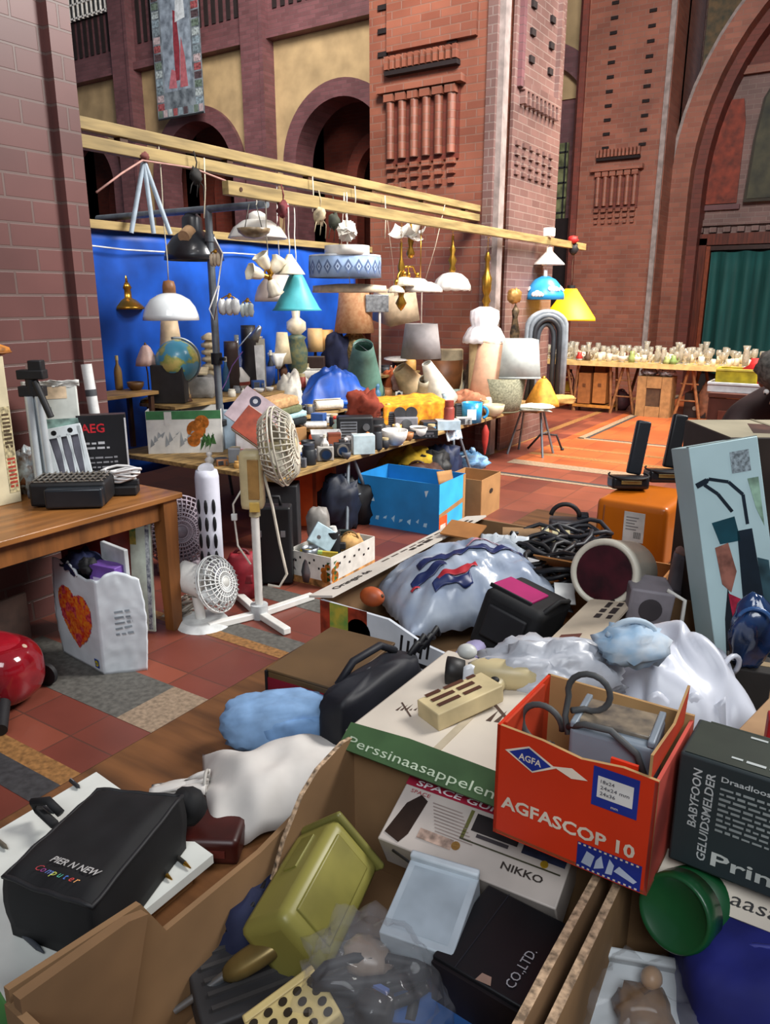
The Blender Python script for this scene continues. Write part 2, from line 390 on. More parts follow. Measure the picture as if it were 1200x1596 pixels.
# wall between the middle and far pillar, with tall leaded window
g = G(); g.box((-5.4, 14.2, 4.1), (1.3, .2, 8.2), BR_D); g.box((-5.4, 14.09, 6.3), (1.2, .06, 2.7), PLAST); g.box((-5.0, 14.0, 4.2), (.22, .3, 8.4), BR_RED)
g.box((-5.42, 14.05, 2.2), (.56, .1, 1.6), SLOT)
struct(g, 'wall_side')
g = G(); g.box((-5.44, 14.06, 3.6), (.36, .06, 1.3), mat('#6f7450', .4, var=.3, sc=7))
for k in range(5): g.box((-5.44, 14.02, 3.1+k*.25), (.36, .03, .025), BLACK)
for k in (-1, 0, 1): g.box((-5.44+k*.14, 14.02, 3.6), (.025, .03, 1.3), BLACK)
struct(g, 'window_2')

# end wall: great arch, recess, niches, painting, portal
YE = 14.2
g = G(); cxa, rA = -.62, 2.55; z0a = 3.3
n = 30; P = [(cxa-rA*math.cos(PI*i/n), z0a+rA*math.sin(PI*i/n)*1.35) for i in range(n+1)]
MOS = mat('#5f4d33', .7, var=.4, sc=9, col2='#33352a')
for i in range(n):
    (xa, za), (xb, zb) = P[i], P[i+1]; g.put([(xa, YE, za), (xb, YE, zb), (xb, YE, 9.5), (xa, YE, 9.5)], [(0, 1, 2, 3)], MOS)
    for ro, ri, yy, m in ((.0, .30, YE-.14, BR_R), (.30, .36, YE-.1, PALE), (-.16, 0., YE+.15, BR_RED)):
        def q(p, d): 
            v = Vector((p[0]-cxa, max(p[1]-z0a, 0))); v.normalize(); return (p[0]+v.x*d, p[1]+v.y*d)
        A, B, C_, D = q(P[i], ro), q(P[i], ri), q(P[i+1], ri), q(P[i+1], ro)
        vs = [(x, y, z) for y in (yy, yy+.6) for x, z in (A, B, C_, D)]
        g.put(vs, [(0, 1, 2, 3), (0, 4, 5, 1), (1, 5, 6, 2), (2, 6, 7, 3), (3, 7, 4, 0)], m)
for sx in (-1, 1):
    for a, b, yy, m in ((0, .3, YE-.14, BR_R), (.3, .36, YE-.1, PALE), (-.16, 0, YE+.15, BR_RED)):
        g.box((cxa+sx*(rA+(a+b)/2), yy+.3, z0a/2), (abs(b-a), .6, z0a), m)
g.box((-3.6, YE+.05, 4.5), (.3, .1, 9), MOS); g.box((3.7, YE+.05, 4.5), (3.6, .1, 9), BR_R)
# inner wall of the recess
YI = YE+.55
g.box((cxa, YI+.1, 4.6), (5.4, .2, 9.2), BR_P)
g.box((cxa, YI-.06, 5.15), (5.0, .06, .12), BR_R); g.box((cxa, YI-.03, 6.2), (5.0, .05, 2.0), BR_RED)
def niche(x0, x1, z0, z1, m):
    g.prism([(x0, z0), (x1, z0), (x1, z1-.35), (x1-.06, z1), (x0+.12, z1), (x0, z1-.5)], 0, .03, m, TR(0, YI-.002, 0) @ RX(90))
niche(-3.02, -2.52, 3.16, 4.75, mat('#7a2f1c', .6, var=.25, sc=7)); 
g.box((-2.77, YI-.02, 3.1), (.62, .1, .08), BR_D)
for k in range(22): g.box((-3.05+k*.22, YI-.05, 2.74), (.11, .12, .08), BR_P)
g.box((cxa, YI-.03, 2.86), (5.0, .1, .1), BR_P)
struct(g, 'wall_end')
g = G(); g.box((-3.0, YI-.08, 1.3), (.22, .2, 2.6), mat('#5a2516', .4, var=.25, sc=5, stretch=(6, 6, .5))); g.box((-.9, YI-.08, 2.58), (4.4, .2, .18), mat('#5a2516', .4, var=.25, sc=5, stretch=(6, 6, .5)))
g.box((-2.86, YI-.1, 1.25), (.07, .16, 2.45), mat('#7c3a20', .4)); g.box((-2.9+2.05, YI-.08, 2.44), (4.1, .16, .07), mat('#2c120c', .4)); g.box((-.9, YI-.02, 1.25), (4.0, .04, 2.5), mat('#1a0f0d', .6))
struct(g, 'door_1')
# painting in the end wall and the green curtain
g = G(); M = TR(-1.85, YI-.10, 4.1) @ RX(90)
g.prism([(-.55, -.95), (.75, -.95), (.75, 1.0), (-.2, 1.0), (-.42, .6), (-.5, 0)], 0, .04, mat('#2b2416', .6), M); g.prism([(-.5, -.9), (.7, -.9), (.7, .95), (-.17, .95), (-.38, .6), (-.46, 0)], .04, .055, mat('#4b4a35', .6, var=.4, sc=3, col2='#21251d'), M)
g.prism([(.02, -.25), (.16, -.3), (.2, .1), (.14, .42), (.05, .45), (.0, .1)], .055, .058, mat('#6d6f5e', .6, var=.3, sc=8), M)
tag(g.obj('painting'), 'dark greenish painting set high in the arched end wall above the curtained portal', 'painting')
g = G(); cm = mat('#17504d', .75, var=.15, sc=3, stretch=(4, 4, .3))
g.sheet(lambda u, v: (-2.8+u*3.4, YI-.2+.055*math.sin(u*62)+.03*math.sin(u*23+1.3), .35+v*2.02+.01*math.sin(u*50)), 180, 6, cm, .004)
tag(g.obj('curtain'), 'dark green pleated curtain hanging in the wooden portal behind the glassware table', 'curtain')
# banner
g = G(); bw = 1.5; bh = 3.0; bm_ = mat('#7c8790', .6, var=.5, sc=5, col2='#3c444c')
M = TR(-14.33, YB-.45, 5.6) @ RX(90)
g.box((0, bh/2, 0), (bw, bh, .012), bm_, M)
cols = ['#8d4a4d', '#5d6d62', '#7d8f9a', '#a5969a', '#4a3b40', '#97a3a6', '#6c7b83']
for k in range(16):
    for sx in (-1, 1): g.patch(sx*.62-.11, sx*.62+.11, .2+k*.17, .34+k*.17, mat(cols[(k*3+(sx > 0)*2) % 7], .6, var=.3, sc=20), M, .009)
g.patch(-.46, .46, .55, 2.9, mat('#8f9dac', .6, var=.4, sc=6, col2='#59636f'), M, .008)
g.poly([(-.08, .75), (.05, .75), (.1, 1.4), (.05, 2.1), (-.05, 2.15), (-.09, 1.5)], mat('#7c2a35', .6), M, .01); g.poly([(.05, .6), (.3, .6), (.25, 1.2), (.16, 1.6), (.1, 1.2)], mat('#a05a62', .6), M, .0105); g.poly([(-.32, .62), (-.05, .6), (-.08, .95), (-.2, 1.0)], mat('#a5616b', .6), M, .0105)
g.poly([(.0, 1.9), (.32, 1.95), (.3, 2.3), (.05, 2.35)], mat('#b7c0c6', .6), M, .0105); g.poly([(-.4, 2.95), (0, 2.5), (.4, 2.95)], mat('#7e9a86', .6), M, .0105)
for k in range(9): g.patch(-.72+k*.165, -.59+k*.165, .05, .2, mat(cols[(k*2+1) % 7], .6), M, .0095)
g.patch(-.74, .74, .0, .035, BLACK, M, .0095)
tag(g.obj('banner'), 'tall banner with a stained glass design in blue and red hanging from the gallery', 'banner')
# ================================================================ THE LAMP STALL between the pillars: frame
TS, TM, TB = .53, .70, .86          # heights of the table and of the two raised boards behind it
WOOD_L = mat('#9d8758', .6, var=.18, sc=5, stretch=(3, .6, 6)); BOARD = mat('#9a7c4c', .7, var=.25, sc=8, stretch=(4, .8, 4)); DKW = mat('#4c2f1c', .6, var=.25, sc=6)
def along_y(x, y0, y1, z, w, h, m, g=None):
    g = g or G(); g.box((x, (y0+y1)/2, z), (w, y1-y0, h), m, bev=.004); return g
t = thing('roof_beam', 'upper pale wooden double beam spanning from the left pillar to the middle pillar', 'beam', (-3.62, 2.68, 2.42))
G().box((0, 2.29, .04), (.07, 4.58, .06), WOOD_L, bev=.004).obj('upper_lath', t); G().box((.0, 2.29, -.045), (.06, 4.58, .065), WOOD_L, bev=.004).obj('lower_lath', t)
for k in range(6): G().box((0, .3+k*.8, -.002), (.05, .05, .03), DKW).obj('spacer_block', t)
t = thing('roof_beam', 'lower pale wooden beam with lamps, reaching out past the middle pillar', 'beam', (-3.3, 3.42, 2.21))
G().box((0, 3.06, 0), (.05, 6.12, .075), WOOD_L, bev=.004).obj('lath', t); G().cyl((.026, .1, 0), (.03, .1, 0), .012, DKW, n=10).obj('bolt', t)
# galvanised frame: post and cross bar
t = thing('scaffold_post', 'grey galvanised post standing behind the fruit box on the stall', 'post', (-4.03, 4.0, TS))
G().cyl((0, 0, 0), (0, 0, 1.68), .026, GALV, n=14).obj('pole', t)
G().cyl((0, 0, .62), (0, 0, .70), .04, BLACK, n=14).cyl((.03, 0, .66), (.08, 0, .66), .012, BLACK).obj('clamp', t); G().box((0, 0, .2), (.07, .07, .05), BLACK, bev=.01).obj('lower_clamp', t)
G().cyl((0, 0, 1.45), (0, 0, 1.5), .034, GALV, n=14).obj('collar', t)
tag(G().cyl((-5.2, 4.0, 2.19), (-3.5, 4.0, 2.19), .024, GALV, n=12).obj('cross_bar'), 'grey horizontal steel bar on top of the stall post', 'bar')
for k, (px, py0) in enumerate(((205, 335), (228, 335), (252, 335))):
    pass
t = thing('lashing_strut', 'pale blue three legged strut tied under the upper beam beside the left pillar', 'strut', ox(224, 250, -3.6))
for dx in (-.085, .02, .1): G().cyl((0, 0, 0), (dx*.6, dx, -.38), .013, mat('#a9b8c4', .5)).obj('strut_leg', t)
G().ball((0, 0, .02), (.03, .03, .025), mat('#7c4a44', .9), nz=.5, fr=6).obj('knot', t)
# tarpaulin wall and its top rail
t = thing('tarpaulin_wall', 'bright blue tarpaulin stretched behind the stall from left pillar to middle pillar', 'tarpaulin', (-4.92, 3.0, 0))
TARP = mat('#1450b4', .42, var=.18, sc=3)
G().sheet(lambda u, v: (.02*nz3(u*9, v*4)+.012*math.sin(u*31+v*4), u*4.0, .25+v*1.84+.012*nz3(u*7, 9)), 60, 24, TARP, .003).obj('tarpaulin', t)
G().box((.03, 2.1, 2.115), (.05, 4.3, .06), WOOD_L, bev=.003).obj('top_rail', t)
G().tube([(.05, .2+.38*k, 2.0-.03*math.sin(k*.8)-.008*k) for k in range(7)], .006, WHITE, 6).obj('lashing_rope', t)
# trestle tables
def trestle_table(label, x0, x1, y0, y1, z, leg_ys, legx, th=.03, top=BOARD, legm=GALV, name='trestle_table', splay=.17):
    t = thing(name, label, 'table', ((x0+x1)/2, (y0+y1)/2, 0)); cx, cy_ = (x0+x1)/2, (y0+y1)/2
    G().box((0, 0, z-th/2), (x1-x0, y1-y0, th), top, bev=.004).obj('tabletop', t)
    for ly in leg_ys:
        for lx in legx:
            for s in (-1, 1):
                g = G().cyl((lx-cx, ly-cy_+s*.03, z-th), (lx-cx+.1*(1 if lx > cx else -1), ly-cy_+s*(.03+splay), 0.0), .013, legm, n=8); g.obj('leg', t)
            G().cyl((lx-cx+.05*(1 if lx > cx else -1), ly-cy_-splay*.6, z*.45), (lx-cx+.05*(1 if lx > cx else -1), ly-cy_+splay*.6, z*.45), .008, legm, n=8).obj('brace', t)
        G().box((0, ly-cy_, z-th-.02), (abs(legx[0]-legx[-1])+.1, .07, .04), DKW).obj('cross_beam', t)
    return t
trestle_table('long low trestle table of the lamp stall covered with goods', -4.62, -3.06, 3.5, 7.2, TS, (4.36, 5.95), (-3.0-.12, -4.4))
trestle_table('narrow end table of the stall carrying the orange cap lamp, beside the middle pillar', -3.33, -2.86, 7.2, 8.05, TS, (7.62,), (-2.98, -3.18), splay=.12)
def bench(label, x0, x1, y0, y1, z):
    t = thing('display_bench', label, 'bench', ((x0+x1)/2, (y0+y1)/2, TS)); w, d = x1-x0, y1-y0
    G().box((0, 0, z-TS-.012), (w, d, .024), BOARD, bev=.003).obj('board', t)
    for s in (-1, -.33, .33, 1): G().box((0, s*(d/2-.06), (z-TS-.024)/2), (w*.8, .05, z-TS-.024), DKW).obj('support', t)
bench('rear raised board at the back of the stall in front of the blue tarpaulin', -4.6, -4.22, 3.75, 7.2, TB)
bench('middle raised board on the stall table under the heaped shades', -4.2, -3.82, 4.35, 7.2, TM)
bench('low front board lifting the second row of goods on the stall', -3.80, -3.46, 4.6, 7.15, .63)
t = thing('display_shelf', 'small tan shelf by the left pillar holding the pink desk lamp', 'shelf', (-4.55, 3.52, 0)); G().box((0, 0, .949), (.3, .5, .025), mat('#a9824e', .6, var=.2, sc=6), bev=.003).obj('board', t)
for s in (-1, 1): G().box((s*.12, -.21, .468), (.03, .03, .936), DKW).obj('leg', t); G().box((s*.12, .2, .735), (.03, .03, .405), DKW).obj('post', t)
# blue sheet hanging at the near end
t = G().sheet(lambda u, v: (-4.70+u*.5+.03*nz3(u*4, v*5, 2), 3.20+.10*u-.04*math.sin(u*9)*(1-v)+.02*nz3(u*6, v*6), .02+(.35+v*.60)*(1-.30*u)-(.3*(1-v)*u)+.015*nz3(u*8, 1)), 30, 26, TARP, .003).obj('blue_sheet')
tag(t, 'crumpled blue sheet draped at the near end of the stall beside the black box', 'sheet')

# ================================================================ hanging lamps
def pend(name, label, px, py, X, cat='lamp', top=None, r=.003, col='#d8d2c4', Y=None, chain=False):
    """a pendant hung so its lower rim centre is at pixel px,py on the plane x = X; returns (root, metres per pixel)"""
    P = oy(px, py, Y) if Y else ox(px, py, X); t = thing(name, label, cat, P); k = mp(1, P); 
    if top:
        q = (oy(px, top, Y) if Y else ox(px, top, X)); L = q.z-P.z
        t['_'] = L; del t['_']
        return t, k, L
    return t, k, 0
def drop(t, L, z0, r=.003, col='#d8d2c4', wob=.004):
    G().tube([(wob*math.sin(i*1.7)*(i not in (0, 6)), 0, z0+(L-z0)*i/6) for i in range(7)], r, mat(col), 6).obj('cord', t)
def chain(t, L, z0, r=.008, m=None):
    g = G(); n = int((L-z0)/(r*2.6))
    for i in range(n):
        z = z0+(L-z0)*(i+.5)/n; a = arc((0, 0, z), r, 0, 330, 8, 'xz' if i % 2 else 'yz'); g.tube(a, r*.26, m or BRASS, 5, closed=True)
    g.obj('chain', t)
GLW = mat('#e9e6de', .25, var=.04, coat=.4); FROST = mat('#ded4bd', .35, var=.08)
# brass lantern
t, k, L = pend('pendant_lamp', 'brass cone pendant on a chain, nearest to the left pillar', 199, 482, None, top=340, Y=4.0)
G().shade([(27*k, 0), (25*k, 4*k), (14*k, 14*k), (8*k, 17*k), (7*k, 30*k), (9*k, 32*k), (5*k, 40*k)], BRASS, .004).obj('lamp_shade', t); G().lathe([(0, 40*k), (4*k, 40*k), (3*k, 50*k), (0, 52*k)], BRASS).obj('cap', t); chain(t, L, 52*k)
P = oy(174, 405, 4.0); k = mp(1, P); t = thing('counterweight', 'brass counterweight on a chain hanging left of the cone pendant', 'counterweight', P)
G().lathe([(0, 0), (9*k, 2*k), (10*k, 12*k), (8*k, 24*k), (3*k, 30*k), (0, 31*k)], mat('#7c5c2c', .35, .8), 12).obj('weight', t); chain(t, oy(174, 345, 4.0).z-P.z, 31*k)
# white dome
t, k, L = pend('pendant_lamp', 'white dome pendant with a wooden knob, above the globe', 267, 499, -3.6, top=228)
G().shade([(43*k, 0), (42*k, 8*k), (38*k, 20*k), (30*k, 31*k), (18*k, 38*k), (9*k, 41*k)], mat('#dfe3e4', .12, var=.02, coat=.6), .004, 32).obj('lamp_shade', t)
G().lathe([(0, 38*k), (10*k, 40*k), (10*k, 50*k), (8*k, 58*k), (0, 60*k)], mat('#8c5f3b', .5, var=.2)).obj('knob', t); drop(t, L, 60*k, .003, '#cfc6ae')
G().ball((0, 0, 16*k), 12*k, GLW).obj('bulb', t)
# black dome
t, k, L = pend('pendant_lamp', 'large dark grey dome pendant hanging beside the post', 303, 406, None, Y=4.02, top=341)
G().shade([(46*k, 0), (45*k, 8*k), (40*k, 22*k), (30*k, 35*k), (16*k, 44*k), (15*k, 62*k), (9*k, 68*k)], mat('#2c2e33', .3, var=.1, coat=.3), .004, 32, M=RX(0)).obj('lamp_shade', t)
G().cyl((0, 0, 66*k), (0, 0, L), 5*k, '#26262a').obj('stem', t); G().cyl((8*k, -14*k, 40*k), (16*k, -34*k, 32*k), 11*k, '#c8a27a', r1=9*k).obj('wooden_grip', t)
# white saucer with glass disc
t, k, L = pend('pendant_lamp', 'wide white ribbed pendant shade hung behind the post under the lower beam', 402, 372, -3.55, top=310)
G().shade([(45*k, 0), (44*k, 3*k), (36*k, 16*k), (22*k, 26*k), (14*k, 28*k)], GLW, .003, 32, wob=lambda r, z, a, j: (r*(1+.03*math.cos(16*a)), z)).obj('lamp_shade', t)
G().shade([(14*k, 26*k), (13*k, 36*k), (6*k, 40*k)], GLW, .003).obj('gallery', t); drop(t, L, 40*k)
P = ox(396, 372, -3.3); k = mp(1, P); t = thing('ceiling_lamp', 'shallow bronze glass bowl lamp hung just below the lower beam', 'lamp', P)
G().lathe([(0, 0), (14*k, 2*k), (24*k, 9*k), (26*k, 15*k), (0, 17*k)], mat('#8d7a5e', .3, var=.25, sc=20)).obj('bowl', t)
for a in (-1, 1): G().tube([(0, a*20*k, 14*k), (0, a*8*k, 50*k)], .003, '#4a4a44', 5).obj('rod', t)
# peach white dome, turquoise cone
t, k, L = pend('pendant_lamp', 'white plastic dome pendant directly behind the turquoise cone', 437, 470, -3.62, top=262)
G().shade([(40*k, 0), (39*k, 8*k), (34*k, 22*k), (25*k, 33*k), (12*k, 40*k), (5*k, 42*k)], mat('#ead9cd', .3, var=.05), .003, 32).obj('lamp_shade', t); drop(t, L, 42*k, col='#f0ede6')
t, k, L = pend('pendant_lamp', 'turquoise cone pendant in front of the white dome', 463, 484, -3.3, top=318)
G().shade([(39*k, 0), (35*k, 4*k), (24*k, 24*k), (13*k, 48*k), (7*k, 58*k)], mat('#4fb0b8', .45, var=.06), .003, 28).obj('lamp_shade', t); G().cyl((0, 0, 56*k), (0, 0, 66*k), 6*k, WHITE, r1=4*k).obj('cap', t); drop(t, L, 66*k, .0035, '#efece4')
# tulip chandelier
P = ox(418, 430, -3.3); k = mp(.78, P); t = thing('chandelier', 'brass chandelier with cream tulip shades hanging left of the turquoise cone', 'chandelier', P)
L = ox(440, 310, -3.3).z-P.z
for (dx, dz, tx, tz) in ((-26, 0, -1, .25), (10, -6, .4, -1), (20, 6, .7, .9), (2, 12, -.4, .6)):
    a = Vector((.3*tx, tx, tz)).normalized(); c0 = Vector((0, dx*k*.5, dz*k))
    F_ = TR(c0) @ a.to_track_quat('Z', 'Y').to_matrix().to_4x4()
    s_ = G().shade([(4*k, 0), (9*k, 6*k), (12*k, 16*k), (13*k, 26*k), (17*k, 33*k)], FROST, .003, 18, M=F_, wob=lambda r, z, a, j: (r*(1+.07*math.cos(6*a)*(z > .02)), z)).obj('tulip_shade', t)
    G().cyl(F_ @ Vector((0, 0, -8*k)), F_ @ Vector((0, 0, 2*k)), 5*k, BRASS).obj('socket', s_)
    G().tube([(0, 0, 30*k), tuple(c0*.5+Vector((0, 0, 14*k))), tuple(c0)], 2*k, BRASS, 6).obj('arm', t)
drop(t, L, 28*k, .003, '#8f8a7c')
t, k, L = pend('pendant_lamp', 'small cream funnel pendant tilted beside the tulip chandelier', 452, 428, -3.25, top=318)
G().shade([(24*k, 0), (23*k, 2*k), (6*k, 26*k), (4*k, 30*k)], mat('#e6dcc3', .5), .002, 4, M=RZ(30)).obj('lamp_shade', t); drop(t, L, 30*k, .0035, '#efece4')
# drum with diamonds
P = ox(538, 433, -3.5); k = mp(1, P); t = thing('pendant_lamp', 'pale blue drum pendant printed with grey diamonds', 'lamp', P); w = 56*k
BLU = mat('#8fa6c8', .6, var=.12, sc=8)
g = G().shade([(w, 0), (w, 30*k)], BLU, .003, 40)
for i in range(22):
    a = 2*PI*i/22; M = TR(w*math.cos(a), w*math.sin(a), 15*k) @ RZ(math.degrees(a)+90) @ RX(90)
    for q, (s_, c_) in enumerate(((11, '#55688c'), (6, '#aebfd8'), (3, '#4a5a7c'))): g.poly([(-s_*k*.62, 0), (0, -s_*k), (s_*k*.62, 0), (0, s_*k)], mat(c_, .6), M, .0012+q*.0006)
g.obj('lamp_shade', t); G().lathe([(0, 30*k), (w*.99, 30*k), (w*.99, 33*k), (0, 34*k)], mat('#cfd3d8', .6), 40).obj('top_disc', t)
for s_ in (-1, 1): G().tube([(0, s_*.05, 33*k), (0, 0, ox(538, 300, -3.5).z-P.z)], .002, '#ddd6c6', 5).obj('cord', t)
P = ox(541, 398, -3.42); k = mp(1, P); t = thing('ceiling_lamp', 'flat white drum lamp hanging just above the blue diamond drum', 'lamp', P)
G().shade([(35*k, 0), (35*k, 14*k)], GLW, .003, 32).obj('lamp_shade', t); G().lathe([(0, 13*k), (34.5*k, 13*k), (0, 14*k)], GLW, 32).obj('diffuser', t); drop(t, ox(541, 305, -3.42).z-P.z, 14*k, .003, '#efece4')
t, k, L = pend('pendant_lamp', 'broad cream disc shade hanging just below the blue diamond drum', 545, 456, -3.6, top=425)
G().shade([(58*k, 0), (57*k, 10*k), (20*k, 13*k)], mat('#e2d2b4', .6), .003, 36).obj('lamp_shade', t); drop(t, L, 13*k)
# folded paper star
t, k, L = pend('pendant_lamp', 'small white folded star shade dangling on a white cord from the lower beam', 541, 374, -3.28, top=300)
g = G(); 
for i in range(4): g.box((0, 0, 13*k), (20*k, 20*k, 20*k), mat('#e4dfd2', .6), RZ(22*i) @ TR(0, 0, 13*k) @ RX(35+8*i) @ RY(20*i) @ TR(0, 0, -13*k))
g.obj('lamp_shade', t); drop(t, L, 24*k, .0035, '#f2f0ea')
# tied cloth bundles on the beams
for i, (px, py, X, c, lb) in enumerate(((305, 275, -3.55, '#2a2725', 'dark knotted socket dangling from the upper beam near the blue strut'), (440, 326, -3.28, '#6e2a30', 'dark red wire knot tied at the start of the lower beam'), (498, 335, -3.28, '#b9a888', 'cream twisted wire bundle hung from the lower beam'), (520, 345, -3.5, '#3d4034', 'dark olive lamp body hanging behind the cream wire bundle'))):
    P = ox(px, py, X); k = mp(1, P); t = thing('wire_bundle', lb, 'cord', P)
    G().ball((0, 0, 0), (8*k, 10*k, 12*k), mat(c, .8, var=.3), 14, nz=.6, fr=3, seed=i).obj('knot', t)
    G().tube([(0, 0, 8*k), (.01, .005, 20*k), (0, -.005, 36*k)], .004, mat(c, .8), 6).obj('cord', t)
    for q in range(3): G().tube([(0, 0, 0), (.01*q, (q-1)*10*k, -14*k), (0, (q-1)*14*k, -26*k-q*4*k)], .003, mat(c, .8), 5).obj('tail', t)
# white leaf chandelier with brass drops
P = ox(640, 372, -3.45); k = mp(1, P); t = thing('chandelier', 'white glass leaf chandelier with brass stem hanging under the lower beam', 'chandelier', P)
for i, (dy, dz, rx, ry) in enumerate(((-30, 4, 40, 20), (-14, 6, -30, -20), (0, 10, 55, 10), (14, 8, -45, 25), (30, 6, 35, -25), (-4, 0, 0, 40))):
    M = TR(.02*(i % 3-1), dy*k, dz*k) @ RX(rx) @ RY(ry)
    G().sheet(lambda u, v: ((u-.5)*22*k, (v-.5)*26*k, 16*k*((u-.5)**2+(v-.5)**2)), 6, 6, GLW, .003, M).obj('glass_leaf', t)
G().lathe([(0, -30*k), (4*k, -28*k), (7*k, -22*k), (3*k, -12*k), (5*k, -4*k), (3*k, 8*k), (2*k, 24*k)], BRASS, 12).obj('stem', t)
# brass chandeliers with scalloped glass shades
def scal(t, c, w, h, m, k, lobes=12, name='glass_shade'):
    return G().shade([(w*k, 0), (w*.98*k, h*.25*k), (w*.82*k, h*.62*k), (w*.5*k, h*.92*k), (w*.2*k, h*k)], m, .003, 48, M=TR(c), wob=lambda r, z, a, j: (r*(1+.03*math.cos(lobes*a)), z-(.06*h*k*abs(math.sin(lobes*a/2)) if z < h*k*.1 else 0))).obj(name, t)
P = ox(625, 452, -3.42); k = mp(1, P); t = thing('chandelier', 'gilded brass chandelier with cream glass shades, left of the scalloped white pendant', 'chandelier', P)
for i, (dy, dz, w) in enumerate(((-14, -4, 13), (0, 6, 16), (22, 0, 22), (40, 0, 22))):
    s_ = scal(t, (.03*(i % 2), dy*k, dz*k), w, w*.85, FROST if i < 2 else GLW, k)
    G().tube([(.03*(i % 2), dy*k, (dz+w*.8)*k), (.01, dy*k*.8, (dz+w+14)*k), (0, 6*k, 34*k)], 1.6*k, BRASS, 6).obj('arm', t)
    G().lathe([(0, 0), (3.4*k, 1*k), (3*k, 7*k), (0, 9*k)], BRASS, 10, TR(.03*(i % 2), dy*k, (dz+w*.85)*k)).obj('socket', t)
G().lathe([(0, -32*k), (4*k, -28*k), (9*k, -20*k), (4*k, -10*k), (7*k, 4*k), (3*k, 20*k), (6*k, 34*k), (2*k, 48*k), (2*k, 70*k)], BRASS, 14).obj('stem', t); chain(t, ox(625, 345, -3.42).z-P.z, 70*k)
t, k, L = pend('pendant_lamp', 'scalloped white glass pendant on a brass stem, right of the gilded chandelier', 704, 452, -3.4, top=340)
scal(t, (0, 0, 0), 29, 26, GLW, k); G().lathe([(3*k, 25*k), (6*k, 30*k), (4*k, 36*k), (7*k, 44*k), (3*k, 52*k), (5*k, 60*k), (2*k, 66*k), (2*k, 80*k)], BRASS, 12).obj('stem', t); chain(t, L, 80*k)
t, k, L = pend('pendant_lamp', 'cream fluted glass pendant lowest of the chandelier cluster', 655, 455, -3.36, top=350)
scal(t, (0, 0, 0), 34, 16, mat('#e5ddd0', .3, var=.05), k, 16); G().tube([(0, 0, 15*k), (0, 0, L)], .004, BRASS, 6).obj('stem', t)
# brass rise and fall weight
t, k, L = pend('counterweight', 'tall turned brass weight hanging over the white scalloped bell shade', 757, 488, -3.42, 'counterweight', top=368)
G().lathe([(0, 0), (5*k, 2*k), (6*k, 8*k), (4*k, 12*k), (7*k, 18*k), (4*k, 26*k), (7*k, 34*k), (8*k, 52*k), (4*k, 60*k), (3*k, 76*k), (5*k, 80*k), (2*k, 90*k)], BRASS, 14).obj('weight', t); chain(t, L, 90*k)
# right end of the lower beam: white cone, cloud lamp, yellow pyramid
t, k, L = pend('pendant_lamp', 'small white cone pendant near the outer end of the lower beam', 855, 413, -3.3, top=365)
G().shade([(25*k, 0), (24*k, 2*k), (5*k, 20*k), (4*k, 26*k)], GLW, .003, 28).obj('lamp_shade', t); drop(t, L, 26*k, .004, '#f2f0ea')
t, k, L = pend('pendant_lamp', 'sky blue dome pendant painted with white clouds', 848, 467, -3.3, top=376)
pr = [(31*k, 0), (30*k, 8*k), (25*k, 20*k), (16*k, 30*k), (6*k, 35*k)]
g = G().shade(pr, mat('#2f8fc9', .35, var=.06), .003, 32); CL = mat('#eef2f4', .5, var=.03)
for i in range(7):
    a = 2*PI*i/7+.2; z = (9 if i % 2 else 17)*k; rr = (29.6 if i % 2 else 26.5)*k
    M = TR(rr*math.cos(a), rr*math.sin(a), z) @ RZ(math.degrees(a)+90) @ RX(72 if i % 2 else 58)
    for (cx, cy2, rd) in ((0, 0, 5), (-5, -1, 3.6), (5, -1, 4), (9, -2, 2.6)): g.lathe([(0, .6*k), (rd*k, .1*k), (rd*k, -1*k)], CL, 12, M @ TR(cx*k, cy2*k, 0))
g.obj('lamp_shade', t); G().cyl((0, 0, 34*k), (0, 0, 44*k), 3*k, WHITE).obj('cap', t); drop(t, L, 44*k, .003, '#d4c4a4')
t, k, L = pend('pendant_lamp', 'yellow four sided pyramid lampshade hanging at the far end of the beam', 887, 499, -3.3, top=378)
G().shade([(56*k, 0), (55*k, 3*k), (12*k, 47*k)], mat('#e8ae06', .5, var=.08), .004, 4, M=RZ(33+30)).obj('lamp_shade', t); G().cyl((0, 0, 45*k), (0, 0, 52*k), 6*k, BLACK).obj('cap', t); drop(t, L, 52*k, .004, '#5a4636')
P = ox(893, 374, -3.28); k = mp(1, P); tag(G().ball((0, 0, 0), (8*k, 9*k, 6*k), mat('#a51d1d', .6), nz=.3).obj('bow_tie', loc=P), 'small red bow tied on the outer tip of the lower beam', 'bow')
P = ox(894, 388, -3.28); tag(G().ball((0, 0, 0), (7*k, 8*k, 9*k), mat('#1b1b1e', .6), nz=.3).obj('lamp_socket', loc=P), 'black lamp socket right below the red bow on the beam tip', 'socket')
P = ox(856, 362, -3.28); tag(G().box((0, 0, 0), (14*k, 13*k, 12*k), WHITE, bev=.01).obj('junction_box', loc=P), 'white junction box on the lower beam above the white cone pendant', 'box')
